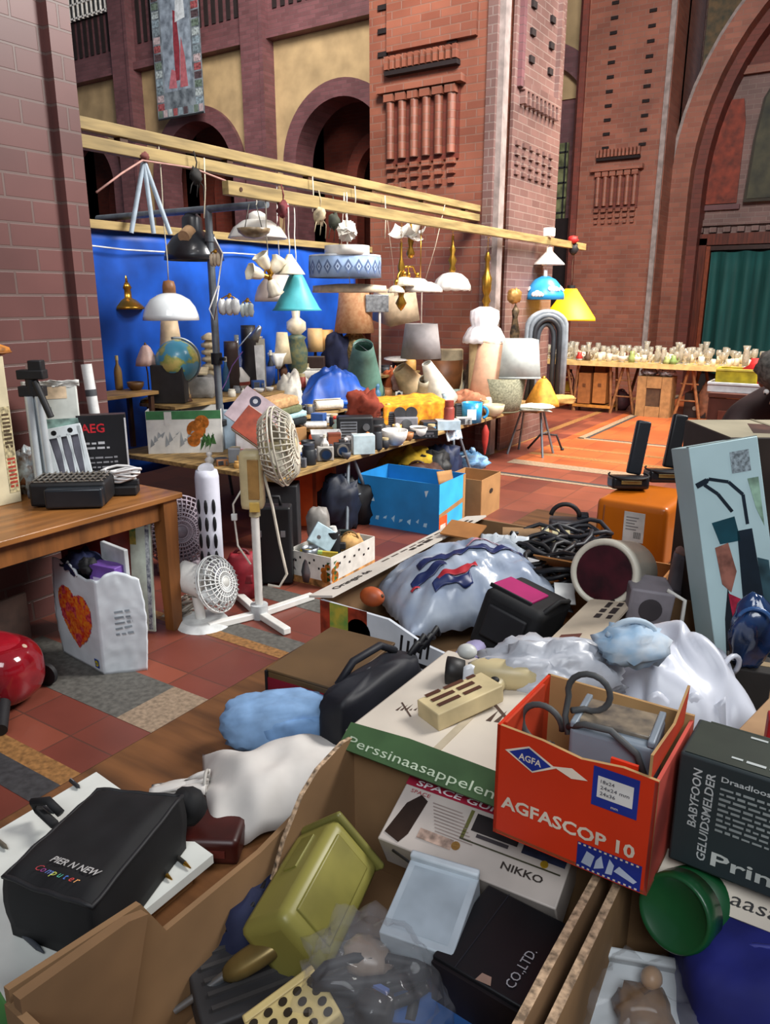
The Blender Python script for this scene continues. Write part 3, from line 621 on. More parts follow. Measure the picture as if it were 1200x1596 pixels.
# strings, ropes and cable
for px, a, b, lb in ((318, 246, 340, 'thin tan string hanging behind the left beam'), (553, 290, 330, 'white string hanging from the right part of the upper beam'), (487, 275, 330, 'white string tied between both beams above the turquoise cone'), (600, 305, 372, 'thin string above the white leaf chandelier')):
    p, q = ox(px, a, -3.56), ox(px, b, -3.56); cord('string', lb, [p, (p+q)/2+Vector((0, .01, 0)), q], .004, '#d9cfb6')
cord('washing_line', 'thin wire strung level behind the lower beam', [ox(600, 386, -3.46), ox(700, 386, -3.46), ox(880, 382, -3.46)], .0025, '#8a8378')
cord('rope', 'pinkish rope slung from the left pillar up to the upper beam', [ox(150, 300, -3.55), ox(190, 270, -3.55), ox(222, 250, -3.58), ox(300, 262, -3.58), ox(352, 282, -3.45)], .006, '#b98b80')
P = od(335, 395, 4.95); t = thing('cable', 'white cable looping down the stall post', 'cable', P)
G().tube([(0, 0, .1), (.04, .03, 0), (.03, -.02, -.2), (-.03, -.05, -.35), (.0, -.04, -.42), (.02, .0, -.2)], .005, WHITE, 6).obj('loop', t)
# ================================================================ GOODS ON THE STALL
def sup(x, y, r=.03):
    """height of the board under a point of the stall, or None off the boards"""
    if -4.69 < x < -4.41 and 3.28 < y < 3.76: return .962
    if -4.58 < x < -4.24 and 3.8 < y < 7.2-r: return TB
    if -4.18 < x < -3.84 and 4.4 < y < 7.2-r: return TM
    if -3.79 < x < -3.47 and 4.64 < y < 7.12-r*.5: return .63
    if -4.58 < x < -3.07 and 3.52 < y < 7.17-r: return TS
    if -3.3+r < x < -2.88 and 7.2 < y < 8.03: return TS
def spot(px, py, z, w, h, r=None):
    for zt in (.962, TB, TM, .63, TS):
        P = oz(px, py, zt)
        if sup(P.x, P.y) == zt and (py > 585 or zt >= TB): return P, mp(w, P), mp(h, P)/.95
    d = ray(px, py); k0 = oz(px, py, max(z if z else TS, TS)).y/d.y; k0 = min(k0, 12)
    for i in range(400):
        k = k0*(1-i/400*.75); s_ = sup(d.x*k, d.y*k, mp(w, E0+d*k)*.5)
        if s_: break
    else:
        for i in range(200):
            k = k0*(1+i/200*.3); s_ = sup(d.x*k, d.y*k)
            if s_: break
    P = Vector((d.x*k, d.y*k, s_ or TS)); dt = ray(px, py-h); zt = EYE+dt.z*math.hypot(P.x, P.y)/math.hypot(dt.x, dt.y)
    H = mp(h, P)/.95; return P, mp(w, P), min(max(zt-P.z, H*.7), H*2.6)
def on(px, py, h=20): return spot(px, py, TS, 20, h)[0]
PLACED = []
def put(name, label, cat, px, py, w, h, z=TS, rz=50, group=None):
    P, W_, H_ = spot(px, py, z, w, h); PLACED.append((P.x, P.y, W_*.5)); return thing(name, label, cat, P, rz, group), W_, H_
ONLY = {'light': 1}
def tone(c): return c if not isinstance(c, str) else mat(c, .5, var=.12, sc=12)
def bottle(label, px, py, w, h, c, z=TS, cat='bottle', cap='#30302e', name='bottle', body=None):
    t, W_, H_ = put(name, label, cat, px, py, w, h, z); r = W_/2
    G().lathe([(0, 0), (r*.9, 0), (r, H_*.05), (r, H_*.5), (r*.85, H_*.62), (r*.38, H_*.75), (r*.34, H_*.88), (0, H_*.88)], tone(c), 16).obj('body', t)
    G().cyl((0, 0, H_*.86), (0, 0, H_), r*.42, tone(cap), n=12).obj('cap', t); return t
def bowl(label, px, py, w, h, c, z=TS, cat='bowl', name='bowl', squash=1, base=None):
    t, W_, H_ = put(name, label, cat, px, py, w, h, z); r = W_/2
    G().at(Matrix.Diagonal((squash, 1, 1, 1))).shade([(r*.45, 0), (r*.6, H_*.06), (r*.92, H_*.5), (r, H_)], tone(c), r*.06, 24).lathe([(0, H_*.02), (r*.46, H_*.02)], tone(c), 24).obj('body', t)
    G().lathe([(r*.5, 0), (r*.5, H_*.05), (r*.4, H_*.05)], tone(base or c), 20).obj('foot', t); return t
def jar(label, px, py, w, h, c, lid='#8a8f94', z=TS, cat='jar', name='jar'):
    t, W_, H_ = put(name, label, cat, px, py, w, h, z); r = W_/2
    G().lathe([(0, 0), (r*.95, 0), (r, H_*.06), (r, H_*.72), (r*.8, H_*.8), (0, H_*.8)], tone(c), 18).obj('body', t)
    G().cyl((0, 0, H_*.79), (0, 0, H_), r*.84, tone(lid), n=18).obj('lid', t); return t
def radio(label, px, py, w, h, c, z=TS, cat='radio', face='#6f7278', rz=50, d=.45, name='radio', ant=False):
    t, W_, H_ = put(name, label, cat, px, py, w, h, z, rz); D = W_*d
    G().box((0, 0, H_/2), (W_, D, H_), tone(c), bev=H_*.08).obj('body', t)
    g = G().box((-W_*.18, -D/2-.001, H_*.5), (W_*.46, .004, H_*.66), tone(face))
    for i in range(6): g.box((-W_*.18, -D/2-.004, H_*(.22+.11*i)), (W_*.42, .003, H_*.035), BLACK)
    g.obj('speaker_grille', t)
    for s in (.3, .62): G().cyl((W_*.3, -D/2, H_*s), (W_*.3, -D/2-.012, H_*s), H_*.13, STEEL, n=14).obj('knob', t)
    if ant: G().cyl((W_*.4, 0, H_), (W_*.55, .02, H_*2.1), .004, STEEL, n=6).obj('antenna', t)
    return t
def camera_(label, px, py, w, h, c, z=TS, rz=50, lens='#26282c'):
    t, W_, H_ = put('camera', label, 'camera', px, py, w, h, z, rz); D = W_*.4
    G().box((0, 0, H_*.42), (W_, D, H_*.84), tone(c), bev=H_*.08).box((0, 0, H_*.9), (W_*.34, D*.7, H_*.2), tone(c), bev=.004).obj('body', t)
    l = G().cyl((0, -D/2, H_*.42), (0, -D/2-W_*.28, H_*.42), H_*.34, tone(lens), n=20).obj('lens', t); G().cyl((0, -D/2-W_*.285, H_*.42), (0, -D/2-W_*.29, H_*.42), H_*.25, mat('#20304a', .05), n=20).obj('front_glass', l)
    G().cyl((W_*.36, 0, H_*.84), (W_*.36, 0, H_*.93), H_*.1, STEEL, n=12).obj('shutter_button', t); return t
def carton(label, px, py, w, h, c, z=TS, rz=50, d=.7, lid=None, band=None, cat='box', name='box', seam=True):
    t, W_, H_ = put(name, label, cat, px, py, w, h, z, rz); D = W_*d
    g = G().box((0, 0, H_/2), (W_, D, H_), tone(c), bev=min(W_, H_)*.03)
    if band: g.box((0, -D/2-.001, H_*.1), (W_*.98, .004, H_*.2), tone(band))
    g.obj('body', t)
    if lid: G().box((0, 0, H_*.93), (W_*1.03, D*1.03, H_*.16), tone(lid), bev=.004).obj('lid', t)
    elif seam: G().box((0, 0, H_+.0008), (W_*.96, D*.05, .0016), tone('#b6ab95')).obj('tape', t)
    return t
def towel(label, px, py, w, h, c, z=TS, rz=20, cat='towel', name='rolled_towel', stripe=None):
    t, W_, H_ = put(name, label, cat, px, py, w, h, z, rz); r = H_/2
    P = []; n = 30
    g = G()
    def sp_(u, v):
        a = u*2*PI*2.2; rr = r*(.35+.65*u); return ((v-.5)*W_*(1-.03*u), rr*math.cos(a), r+rr*math.sin(a)*.98)
    g.sheet(sp_, 44, 8, mat(c, .95, var=.06, sc=60, bump=.3), r*.12).obj('roll', t)
    if stripe: G().sheet(lambda u, v: ((v-.5)*W_*.12-W_*.3, 1.02*r*math.cos(u*2*PI), r+1.02*r*math.sin(u*2*PI)), 24, 2, tone(stripe), .002).obj('stripe', t)
    return t
def vase(label, px, py, w, h, c, prof=None, z=TB, cat='vase', name='vase', metal=False, wob=None, base=None):
    t, W_, H_ = put(name, label, cat, px, py, w, h, z); r = W_/2
    prof = prof or [(.55, 0), (.6, .04), (.35, .1), (.75, .25), (1, .45), (.85, .62), (.4, .78), (.36, .88), (.55, 1)]
    m = BRASS if metal else tone(c)
    G().lathe([(0, 0)]+[(a*r, b*H_) for a, b in prof]+[(0, H_*.97)], m, 20, wob=wob).obj('body', t)
    G().lathe([(0, 0), (r*.62, 0), (r*.62, H_*.035), (0, H_*.04)], tone(base or c), 18).obj('foot', t); return t
def lshade(label, px, py, w, h, c, z=TB, top=.6, n=28, rot=None, name='lampshade', cat='lampshade', flare=0, ring=True, trim=None, off=0):
    """a loose lampshade standing or tipped on the boards"""
    P, W_, H_ = spot(px, py, z, w, h); r = W_/2
    t = thing(name, label, cat, P+Vector((0, 0, off)), rot if rot is not None else 33)
    pr = [(r*(1+(top-1)*u+flare*(u*u-u)), H_*u) for u in [i/6 for i in range(7)]]
    G().shade(pr, tone(c), .003, n).obj('shade', t)
    if ring: G().tube(arc((0, 0, H_*.96), pr[-1][0]*.98, 0, 330, 16, 'xy'), .0025, STEEL, 5, closed=True).tube([(-pr[-1][0]*.97, 0, H_*.95), (pr[-1][0]*.97, 0, H_*.95)], .002, STEEL, 5).obj('ring', t)
    if trim: G().shade([(r*1.015, 0), (r*1.012, H_*.06)], tone(trim), .002, n).obj('trim', t)
    return t
def tlamp(label, px, py, w, h, base, sh, z=TB, sw=1, sh_h=.45, name='table_lamp', metal=False, top=.6):
    t, W_, H_ = put(name, label, 'lamp', px, py, w, h, z); r = W_/2; hb = H_*(1-sh_h*.8)
    m = BRASS if metal else tone(base)
    G().lathe([(0, 0), (r*.6, 0), (r*.58, H_*.03), (r*.2, H_*.07), (r*.4, hb*.35), (r*.5, hb*.5), (r*.2, hb*.75), (r*.12, hb), (0, hb)], m, 18).obj('base', t)
    G().shade([(r*sw, H_*(1-sh_h)), (r*sw*top, H_)], tone(sh), .003, 26).obj('lamp_shade', t); return t
def cloth(label, px, py, w, h, c, z=TS, rz=50, cat='cloth', name='cloth', seed=1, d=.8, nz=.35, mt=None, e=.8):
    t, W_, H_ = put(name, label, cat, px, py, w, h, z, rz)
    o = G().ball((0, 0, H_*.46), (W_/2, W_/2*d, H_*.54), mt or mat(c, .9, var=.12, sc=18), 30, e=e, nz=nz, fr=2.2, seed=seed, flat=.86).obj(name)
    for k_ in ('label', 'category', 'group'):
        if k_ in t: o[k_] = t[k_]
    o.location = t.location; o.rotation_euler = t.rotation_euler; bpy.data.objects.remove(t); return o
def plate(label, px, py, w, c, z, tilt=0, cat='plate'):
    P = on(px, py); P.z += mp(14, P); r = mp(w, P)/2; t = thing('plate', label, cat, P, RZ(30) @ RX(tilt)); G().cyl((0, 0, -mp(14, P)), (0, 0, 0), r*.4, DKW).obj('stand', t)
    G().lathe([(0, 0), (r*.55, .0), (r, .02), (r, .026), (r*.55, .008), (0, .008)], tone(c), 28).obj('dish', t); G().lathe([(r*.5, -.006), (r*.52, 0), (r*.45, 0)], tone(c), 24).obj('foot', t); return t

# ---- near end: fruit box, globe and the shelf lamps
P = oz(290, 706, TS); k = mp(1, P)
t = thing('fruit_box', 'white printed orange box with green top band at the near end of the stall', 'box', P, 33+8)
PRW = mat('#d9d8d2', .7, var=.06); PRG = mat('#3f7a4c', .7); PRO = mat('#d9822e', .7, var=.2, sc=30); PRL = mat('#3c6b33', .7, var=.3, sc=30)
w, h, d = 112*k, 66*k, .3
for nm, c, dm in (('front_panel', (0, 0, h/2), (w, .006, h)), ('back_panel', (0, d, h/2), (w, .006, h)), ('side_panel', (-w/2, d/2, h/2), (.006, d, h)), ('side_panel', (w/2, d/2, h/2), (.006, d, h)), ('bottom', (0, d/2, .004), (w, d, .008))):
    g = G().box(c, dm, PRW if nm != 'bottom' else CARD)
    if nm == 'front_panel':
        M = TR(-w/2, -.003, 0) @ RX(90)
        g.patch(0, w, h*.8, h, PRG, M); g.patch(w*.24, w*.34, h*.66, h*.98, PRW, M, .001)
        for q, (ax, ay, rr) in enumerate(((.66, .55, .13), (.74, .72, .1), (.62, .3, .09))): g.lathe([(0, .0009), (w*rr, .0009)], PRO, 16, M @ TR(w*ax, h*ay, .0002*q))
        for q in range(9): g.poly([(w*(.7+.02*q), h*(.05+.08*(q % 3))), (w*(.76+.02*q), h*(.2+.08*(q % 4))), (w*(.72+.02*q), h*(.34+.07*(q % 3)))], PRL, M, .0014)
        for q in range(12): g.poly([(w*(.03+.05*q), h*(.15+.1*(q % 4))), (w*(.09+.05*q), h*(.22+.1*(q % 4))), (w*(.05+.05*q), h*(.36+.08*(q % 3)))], tone('#9aa0a3'), M, .0014)
    g.obj(nm, t)
P = oz(283, 640, TB-.06)
t = thing('globe', 'blue school globe on its stand above the fruit box at the near end', 'globe', Vector((-4.42, 3.98, TB)), 60); k = mp(1, t.location); gz = ox(283, 563, -4.42).z-TB; r = 33*k
GLB = bpy.data.materials.new('globe_map'); GLB.use_nodes = True; nt = GLB.node_tree; b = nt.nodes['Principled BSDF']; b.inputs['Roughness'].default_value = .25
n_ = nt.nodes.new('ShaderNodeTexNoise'); n_.inputs['Scale'].default_value = 7; n_.inputs['Detail'].default_value = 4; tc = nt.nodes.new('ShaderNodeTexCoord'); nt.links.new(tc.outputs['Object'], n_.inputs['Vector'])
rp = nt.nodes.new('ShaderNodeValToRGB'); e_ = rp.color_ramp.elements; e_[0].position = .50; e_[0].color = (*hx('#4f93ad'), 1); e_[1].position = .53; e_[1].color = (*hx('#8d9c55'), 1); e2 = rp.color_ramp.elements.new(.62); e2.color = (*hx('#c7b56a'), 1)
nt.links.new(n_.outputs['Fac'], rp.inputs[0]); nt.links.new(rp.outputs[0], b.inputs['Base Color'])
G().ball((0, 0, gz), r, GLB, 32).obj('sphere', t)
G().tube(arc((0, 0, gz), r*1.08, -80, 100, 22, 'xz'), 2*k, STEEL, 6).obj('meridian_arm', t); G().cyl((0, 0, 0), (0, 0, gz-r*1.06), 3*k, DKW).lathe([(0, 0), (20*k, 0), (18*k, 4*k), (4*k, 8*k), (0, 8*k)], DKW).obj('base', t)
cloth('grey folded book pile with a cream flap under the globe', 308, 642, 62, 44, '#8d8b88', .74, 40, 'pile', 'folded_blanket', 3, nz=.15, e=.4)
tag(G().box((0, 0, 0), (.2, .16, .012), mat('#d9c7a0', .7), RX(14)).obj('booklet', loc=Vector(spot(308, 642, .74, 62, 44)[0])+Vector((0, 0, .2)), rot=RZ(40)), 'cream booklet lying open on the grey pile beside the globe', 'book')
cloth('small crumpled dark blue bag below the globe', 322, 640, 40, 30, '#1d2c55', .72, 20, 'bag', 'bag', 8)
P = ox(232, 606, -4.42); t, W_, H_ = put('table_lamp', 'small desk lamp with a pink fluted shade on the shelf by the left pillar', 'lamp', 232, 606, 34, 72, .80); r = W_/2
G().lathe([(0, 0), (r*.9, 0), (r*.8, H_*.05), (r*.2, H_*.1), (0, H_*.1)], BRASS).obj('base', t); G().tube([(0, 0, H_*.08), (0, 0, H_*.5), (-.02, .02, H_*.85), (0, 0, H_), (.01, 0, H_*.95)], .005, BRASS, 6).obj('arm', t)
G().shade([(r, H_*.62), (r*.9, H_*.72), (r*.4, H_*.92), (r*.2, H_*.96)], mat('#d9b5a8', .4), .003, 24, wob=lambda q, z, a, j: (q*(1+.05*math.cos(9*a)), z)).obj('lamp_shade', t)
bottle('tall thin brass lamp base standing left of the pink desk lamp', 186, 606, 12, 52, '#8a6a3a', .80, 'lamp', '#c9b27d', 'table_lamp')
bowl('low bronze dish at the foot of the pink desk lamp', 212, 608, 26, 12, '#6a4a2a', .80, 'dish', 'dish')
lshade('cream pleated lampshade standing behind the globe', 268, 560, 50, 62, '#d7bd98', .98, .5, trim='#b08a60', off=0)
P = od(268, 566, 5.6); 
carton('stack of dark cartons supporting the cream pleated shade behind the globe', 268, 640, 50, 72, '#2c2a2a', .80, 33, .6, seam=False, name='carton', cat='box')
t, W_, H_ = put('lantern', 'cream openwork ceramic tower lantern beside the post', 331, 602, 26, 84, .78, cat='lantern') if False else put('lantern', 'cream openwork ceramic tower lantern beside the post', 'lantern', 331, 602, 26, 84, .86); r = W_/2
g = G()
for j in range(7): g.lathe([(r*.6, H_*(.06+.115*j)), (r*.95, H_*(.08+.115*j)), (r*.95, H_*(.13+.115*j)), (r*.6, H_*(.15+.115*j)), (r*.55, H_*(.175+.115*j))], mat('#d2bf9a', .7, var=.12), 24, wob=lambda q, z, a_, j_: (q*(1+.1*math.cos(8*a_)), z))
g.lathe([(0, 0), (r, 0), (r, H_*.06), (0, H_*.06)], '#d2bf9a').lathe([(r*.9, H_*.88), (r, H_*.93), (r*.3, H_*.99), (0, H_)], '#d2bf9a').obj('tower', t); G().cyl((0, 0, H_*.06), (0, 0, H_*.88), r*.5, '#4a2d20').obj('core', t)

# ---- books, boxes and towels behind the fan
t = thing('book', 'large rust red hardback leaning back beside the post', 'book', od(388, 690, 5.0), RZ(40) @ RX(-28) @ RY(38)); k = mp(1, t.location)
G().box((0, 0, 25*k), (72*k, 14*k, 46*k), mat('#8f3a22', .6, var=.15), bev=.004).obj('cover', t); G().box((0, 0, 25*k), (68*k, 11*k, 47.5*k), mat('#d6cdb8', .8)).obj('pages', t)
t = thing('record_sleeve', 'mauve grey record sleeve with a dark round label leaning behind the red book', 'record', od(380, 668, 5.15), RZ(40) @ RX(-28) @ RY(38)); k = mp(1, t.location)
g = G().box((0, 0, 30*k), (76*k, 4*k, 60*k), mat('#a8969c', .6, var=.12)); g.lathe([(0, 0), (9*k, 0)], mat('#2e3550', .5), 20, TR(-12*k, -2.3*k, 46*k) @ RX(90)); g.lathe([(0, 0), (4*k, 0)], mat('#cfd0d6', .5), 16, TR(-12*k, -2.6*k, 46*k) @ RX(90)); g.obj('sleeve', t)
carton('white carton with a pink printed foot behind the fan head', 394, 706, 50, 48, '#cfd0d3', TS, 42, .7, band='#b8486a')
carton('narrow pale blue carton standing right behind the post', 362, 698, 22, 56, '#8fa0ae', TS, 42, .8)
for i, (lb, w, d_, h, c, dx) in enumerate((('black folded towel lowest in the stack beside the fan head', .36, .26, .06, '#23272a', 0), ('pale aqua folded towel in the stack', .34, .25, .045, '#a9cdd0', .0), ('olive green folded towel in the stack under the tan one', .30, .24, .055, '#6d7252', -.02), ('tan folded towel on top of the stack beside the post', .26, .22, .075, '#c59a6c', -.03))):
    P = Vector((-3.72, 4.32, TS+.16+(0, .055, .095, .145)[i])); P.y += dx
    tag(G().ball((0, 0, h/2), (w/2, d_/2, h*.56), mat(c, .95, var=.12, sc=50, bump=.2), 28, e=.35, e2=.45, nz=.1, fr=2, seed=i).obj('folded_towel', loc=P, rot=RZ(60+6*i) @ RY(-6)), lb, 'towel')
tag(G().box((0, 0, .078), (.3, .24, .156), CARD, bev=.004).obj('carton', loc=(-3.72, 4.32, TS), rot=RZ(60)), 'plain brown carton under the stack of folded towels', 'box')
cloth('white crumpled towel tucked against the blue tarp heap', 452, 618, 40, 36, '#ddd8cc', .80, 25, 'towel', 'crumpled_towel', 5, nz=.3)
for (lb, px, py, w, h, c, s_) in (('upper white rolled towel right of the fan head', 498, 650, 54, 28, '#dcdad4', None), ('lower white rolled towel right of the fan head', 500, 676, 56, 30, '#d5d6d8', None), ('small white rolled cloth in front of the towels', 492, 688, 36, 16, '#e0dfdb', None)):
    towel(lb, px, py, w, h, c, TS, 40, stripe=s_)
towel('cream rolled towel above the rolled pair', 512, 640, 46, 18, '#d9cfc0', .72, 60)
t, W_, H_ = put('tray', 'grey plastic tray in front of the rolled towels', 'tray', 508, 700, 66, 26, TS, 40)
G().shade([(W_*.36, 0), (W_*.5, H_)], mat('#a9a8a8', .5), .004, 4, M=RZ(45) @ Matrix.Diagonal((1, 1, 1, 1))).lathe([(0, .003), (W_*.36, .003)], mat('#a9a8a8', .5), 4, RZ(45)).obj('tray_body', t); G().box((0, -W_*.36, H_*.9), (W_*.3, .02, .008), mat('#c2c1bf', .5)).obj('handle', t)
t = thing('blue_tarp_heap', 'heaped bright blue tarpaulin over goods in the middle of the stall', 'tarpaulin', Vector((-4.0, 5.35, TM)), 60); k = mp(1, t.location)
def heap(u, v):
    x = (u-.5)*122*k; y = (v-.5)*.36; e_ = max(0, 1-abs(2*u-1)**2.2)*max(0, 1-abs(2*v-1)**2.5)
    return (x+.03*nz3(u*5, v*5, 4), y+.03*nz3(u*5, v*5, 9), e_*58*k+.05*nz3(u*7, v*6, 1)+.025*abs(nz3(u*14, v*12, 3)))
G().sheet(heap, 40, 26, mat('#1f4fa8', .4, var=.25, sc=6), .003).obj('sheet', t)
G().sheet(lambda u, v: tuple(Vector(heap(.05+u*.9, .02+v*.03))+Vector((0, -.004, -.01*v))), 30, 2, mat('#2a63c4', .4), .002).obj('hem', t)

# ---- front edge of the table, near to far
jar('black jar at the near corner behind the fan head', 482, 724, 22, 30, '#1d2126', '#2c3138')
for (lb, px, py, w, h, c, ln) in (('silver compact camera on the front edge beside the black jar', 507, 718, 26, 26, '#a9a49c', '#2b2b2e'), ('small black camera between the silver ones on the front edge', 533, 712, 26, 26, '#2d2c2e', '#6b6660'), ('grey viewfinder camera left of the pale blue box on the edge', 552, 700, 26, 24, '#8f8a88', '#1e1e22')):
    camera_(lb, px, py, w, h, c, TS, 45, ln)
carton('reddish brown little case standing between the small cameras', 521, 706, 20, 30, '#8a4a30', TS, 45, .6, lid='#7a3f2a')
carton('pale blue white carton on the front edge before the black speaker', 566, 711, 34, 34, '#bcd0d6', TS, 45, .6)
jar('slim dark canister right of the pale blue carton', 589, 700, 14, 34, '#33373c', '#1b1d20')
bowl('large white oval dish on the front edge', 615, 698, 50, 28, '#e2ddd6', TS, squash=.8)
bowl('smaller white dish right of the large oval one', 652, 691, 38, 22, '#dcd7cf', TS, squash=.7)
carton('pale blue flat carton on the front edge right of the white dishes', 697, 683, 36, 20, '#b2c6d2', TS, 40, .7)
radio('silver portable radio on the front edge', 722, 677, 24, 16, '#a5a7a5', TS, rz=40)
jar('black binocular case behind the front white dish', 586, 684, 30, 30, '#1e1f22', '#2a2b2e', cat='case', name='case')
radio('black cassette radio behind the pale blue carton', 553, 690, 56, 40, '#1c1d20', TS, rz=40)
radio('dark grey speaker box in the second row behind the white dishes', 612, 670, 42, 28, '#3b3b40', TS, face='#55565c', rz=45, name='speaker', cat='speaker')
t, W_, H_ = put('film_projector', 'grey film projector behind the white dishes', 'projector', 632, 672, 36, 36, TS, 40)
G().box((0, 0, H_*.3), (W_, W_*.5, H_*.6), tone('#77767c'), bev=.01).obj('body', t); G().cyl((0, -W_*.25, H_*.35), (0, -W_*.5, H_*.35), H_*.2, STEEL).obj('lens', t)
for s in (-1, 1): G().cyl((s*W_*.25, -.01, H_*.75), (s*W_*.25, .01, H_*.75), W_*.26, tone('#3c3c40'), n=20).obj('reel', t)
carton('black box in the second row right of the film projector', 663, 656, 34, 26, '#18191c', TS, 45, .8)
t, W_, H_ = put('video_player', 'flat black player with a silver strip in the second row', 'player', 655, 682, 48, 14, TS, 45); G().box((0, 0, H_/2), (W_, W_*.7, H_), tone('#1c1e22'), bev=.005).obj('body', t); G().box((0, -W_*.35, H_*.6), (W_*.7, .004, H_*.25), STEEL).obj('panel', t)
for q in range(3): G().cyl((W_*(.1+.12*q), -W_*.35, H_*.3), (W_*(.1+.12*q), -W_*.36, H_*.3), H_*.12, STEEL, n=8).obj('button', t)
t, W_, H_ = put('video_player', 'flat dark blue player in front of the yellow cloth', 'player', 677, 668, 44, 12, TS, 45); G().box((0, 0, H_/2), (W_, W_*.7, H_), tone('#22303f'), bev=.005).obj('body', t); G().box((0, -W_*.35, H_*.6), (W_*.7, .004, H_*.25), STEEL).obj('panel', t)
vase('clear bluish glass vase between the black box and the yellow cloth', 692, 656, 18, 40, '#9fb4c0', z=TS)
radio('dark plastic clock radio right of the glass vase', 718, 656, 20, 26, '#26282c', TS, rz=40, name='clock_radio')
t, W_, H_ = put('shoe_brush_pile', '', 'x', 600, 640, 10, 10); bpy.data.objects.remove(t)
# orange and red pieces
cloth('amber orange glassy cloth bundle behind the towels', 532, 652, 38, 32, '#b4601c', TS+.1, 30, 'cloth', 'cloth', 12, nz=.5)
bowl('small bright red bowl in front of the amber bundle', 531, 668, 24, 18, '#c5301c', TS+.05)
cloth('rust red patterned cloth left of the yellow cloth', 570, 660, 50, 46, '#7e3322', TS, 30, 'cloth', 'cloth', 15, nz=.5)
cloth('cream crumpled scarf lying on the rust red cloth', 563, 628, 32, 18, '#ded3c0', .74, 10, 'scarf', 'scarf', 17, nz=.4)
# yellow patterned cloth draped over boxes
t = thing('tablecloth', 'yellow and orange patterned cloth draped over boxes in the middle of the stall', 'cloth', oz(645, 668, TS)+Vector((-.12, .1, 0)), 62); k = mp(1, t.location)
YEL = mat('#d99a1e', .85, var=.1, sc=26, col2='#c9701a')
carton('hidden dark carton under the yellow cloth', 660, 655, 96, 30, '#4a3a2a', TS, 55, .5, seam=False) if False else None
def drape(u, v):
    x = (u-.5)*120*k; 
    if v < .45: return (x, -.16-.01*math.sin(u*40), 0.02+v/.45*36*k+.012*math.sin(u*26)*(1-v/.45))
    return (x, -.16+(v-.45)*.6, 36*k+.018*nz3(u*6, v*5)+(v-.45)*16*k)
G().sheet(drape, 60, 18, YEL, .003).obj('cloth', t); G().sheet(lambda u, v: (60*k-.002+.004*math.sin(v*30), -.16+u*.3, .02+v*34*k), 10, 12, mat('#d9b04a', .85, var=.3, sc=40), .003).obj('side_fold', t)
t = thing('mug', 'bright blue mug with a white panel standing at the right of the yellow cloth', 'mug', oz(735, 658, TS), 40); k = mp(1, t.location)
G().shade([(15*k, 0), (16*k, 31*k)], mat('#2b8fc4', .3), 2*k, 24).lathe([(0, 1*k), (15*k, 1*k)], mat('#2b8fc4', .3), 24).obj('body', t); G().tube(arc((16*k, 0, 15*k), 9*k, -80, 80, 10), 2.2*k, mat('#2b8fc4', .3), 6).obj('handle', t); G().box((-4*k, -15.6*k, 14*k), (14*k, 2*k, 16*k), mat('#dfe4e6', .4)).obj('panel', t)
carton('flat navy case under the blue mug', 744, 668, 46, 10, '#20304c', TS-.0, 40, .5, seam=False, cat='case', name='case') if False else None
bowl('beige wickered bowl on the front edge before the green shade', 768, 668, 34, 24, '#cdbb9a', TS)
t = G().sheet(lambda u, v: ((u-.5)*.2, -.03*(v < .5)*(1-2*v)-.01*math.sin(u*20), (v-.5)*.2*(v < .5)+.002+(.0 if v < .5 else 0)+.0*u), 16, 14, mat('#7f9ab2', .8, var=.5, sc=60, col2='#e6e6e2'), .003).obj('bead_cloth', loc=Vector((-3.055, oz(748, 672, TS).y, TS)), rot=RZ(80))
tag(t, 'blue and white beaded cloth hanging over the front edge of the stall', 'cloth')
t = thing('umbrella', 'closed red umbrella hanging under the right end of the stall edge', 'umbrella', Vector((-3.05, oz(781, 655, TS).y, TS-.035)), 0); k = mp(1, t.location); G().lathe([(0, -52*k), (1.5*k, -50*k), (5*k, -30*k), (6*k, -14*k), (2*k, -4*k), (0, -3*k)], mat('#9b2a22', .8, var=.2), 10).obj('canopy', t); G().tube([(0, 0, -6*k), (0, 0, 4*k), (-.015, 0, 8*k), (-.03, 0, 4*k)], .005, DKW, 6).obj('handle', t)

# ---- back of the stall: lamp bases and shades on the rear board
def P_(px, py): return ox(px, py, -4.4)
lshade('dark brown lampshade on the rear board right of the post', 361, 568, 26, 36, '#3a2a26', .97, .8)
lshade('black lampshade standing right of the dark brown one', 388, 545, 26, 38, '#1c1718', 1.02, .85)
t, W_, H_ = put('oil_lamp', 'white oil lamp with a glass chimney, in front of the post', 'lamp', 372, 598, 36, 76, .84); r = W_/2
G().lathe([(0, 0), (r*.7, 0), (r*.95, H_*.1), (r, H_*.22), (r*.5, H_*.36), (r*.3, H_*.42), (0, H_*.42)], GLW).obj('font', t); G().lathe([(r*.3, H_*.4), (r*.42, H_*.55), (r*.2, H_*.75), (r*.2, H_), (r*.17, H_), (r*.17, H_*.75)], mat('#cfd6d8', .1, trans=.8, var=0)).obj('chimney', t); G().cyl((0, 0, H_*.1), (0, 0, H_*.16), r*1.0, '#8d3a2c').obj('red_band', t)
t, W_, H_ = put('candle_jar', 'grey and white striped cylinder lamp on the rear board', 'lamp', 400, 592, 30, 64, .86); G().cyl((0, 0, 0), (0, 0, H_), W_/2, '#8f8a7e', n=24).obj('cylinder', t); G().box((W_*.1, -W_*.46, H_*.46), (W_*.5, .06, H_*.84), mat('#dfe0df', .4)).obj('white_panel', t); G().lathe([(W_*.3, H_), (W_*.42, H_*1.04), (0, H_*1.07)], '#b7a98c').obj('lid', t)
bowl('blue glass oil lamp base on the rear board', 414, 590, 32, 20, '#274b94', .86, 'lamp', 'oil_lamp')
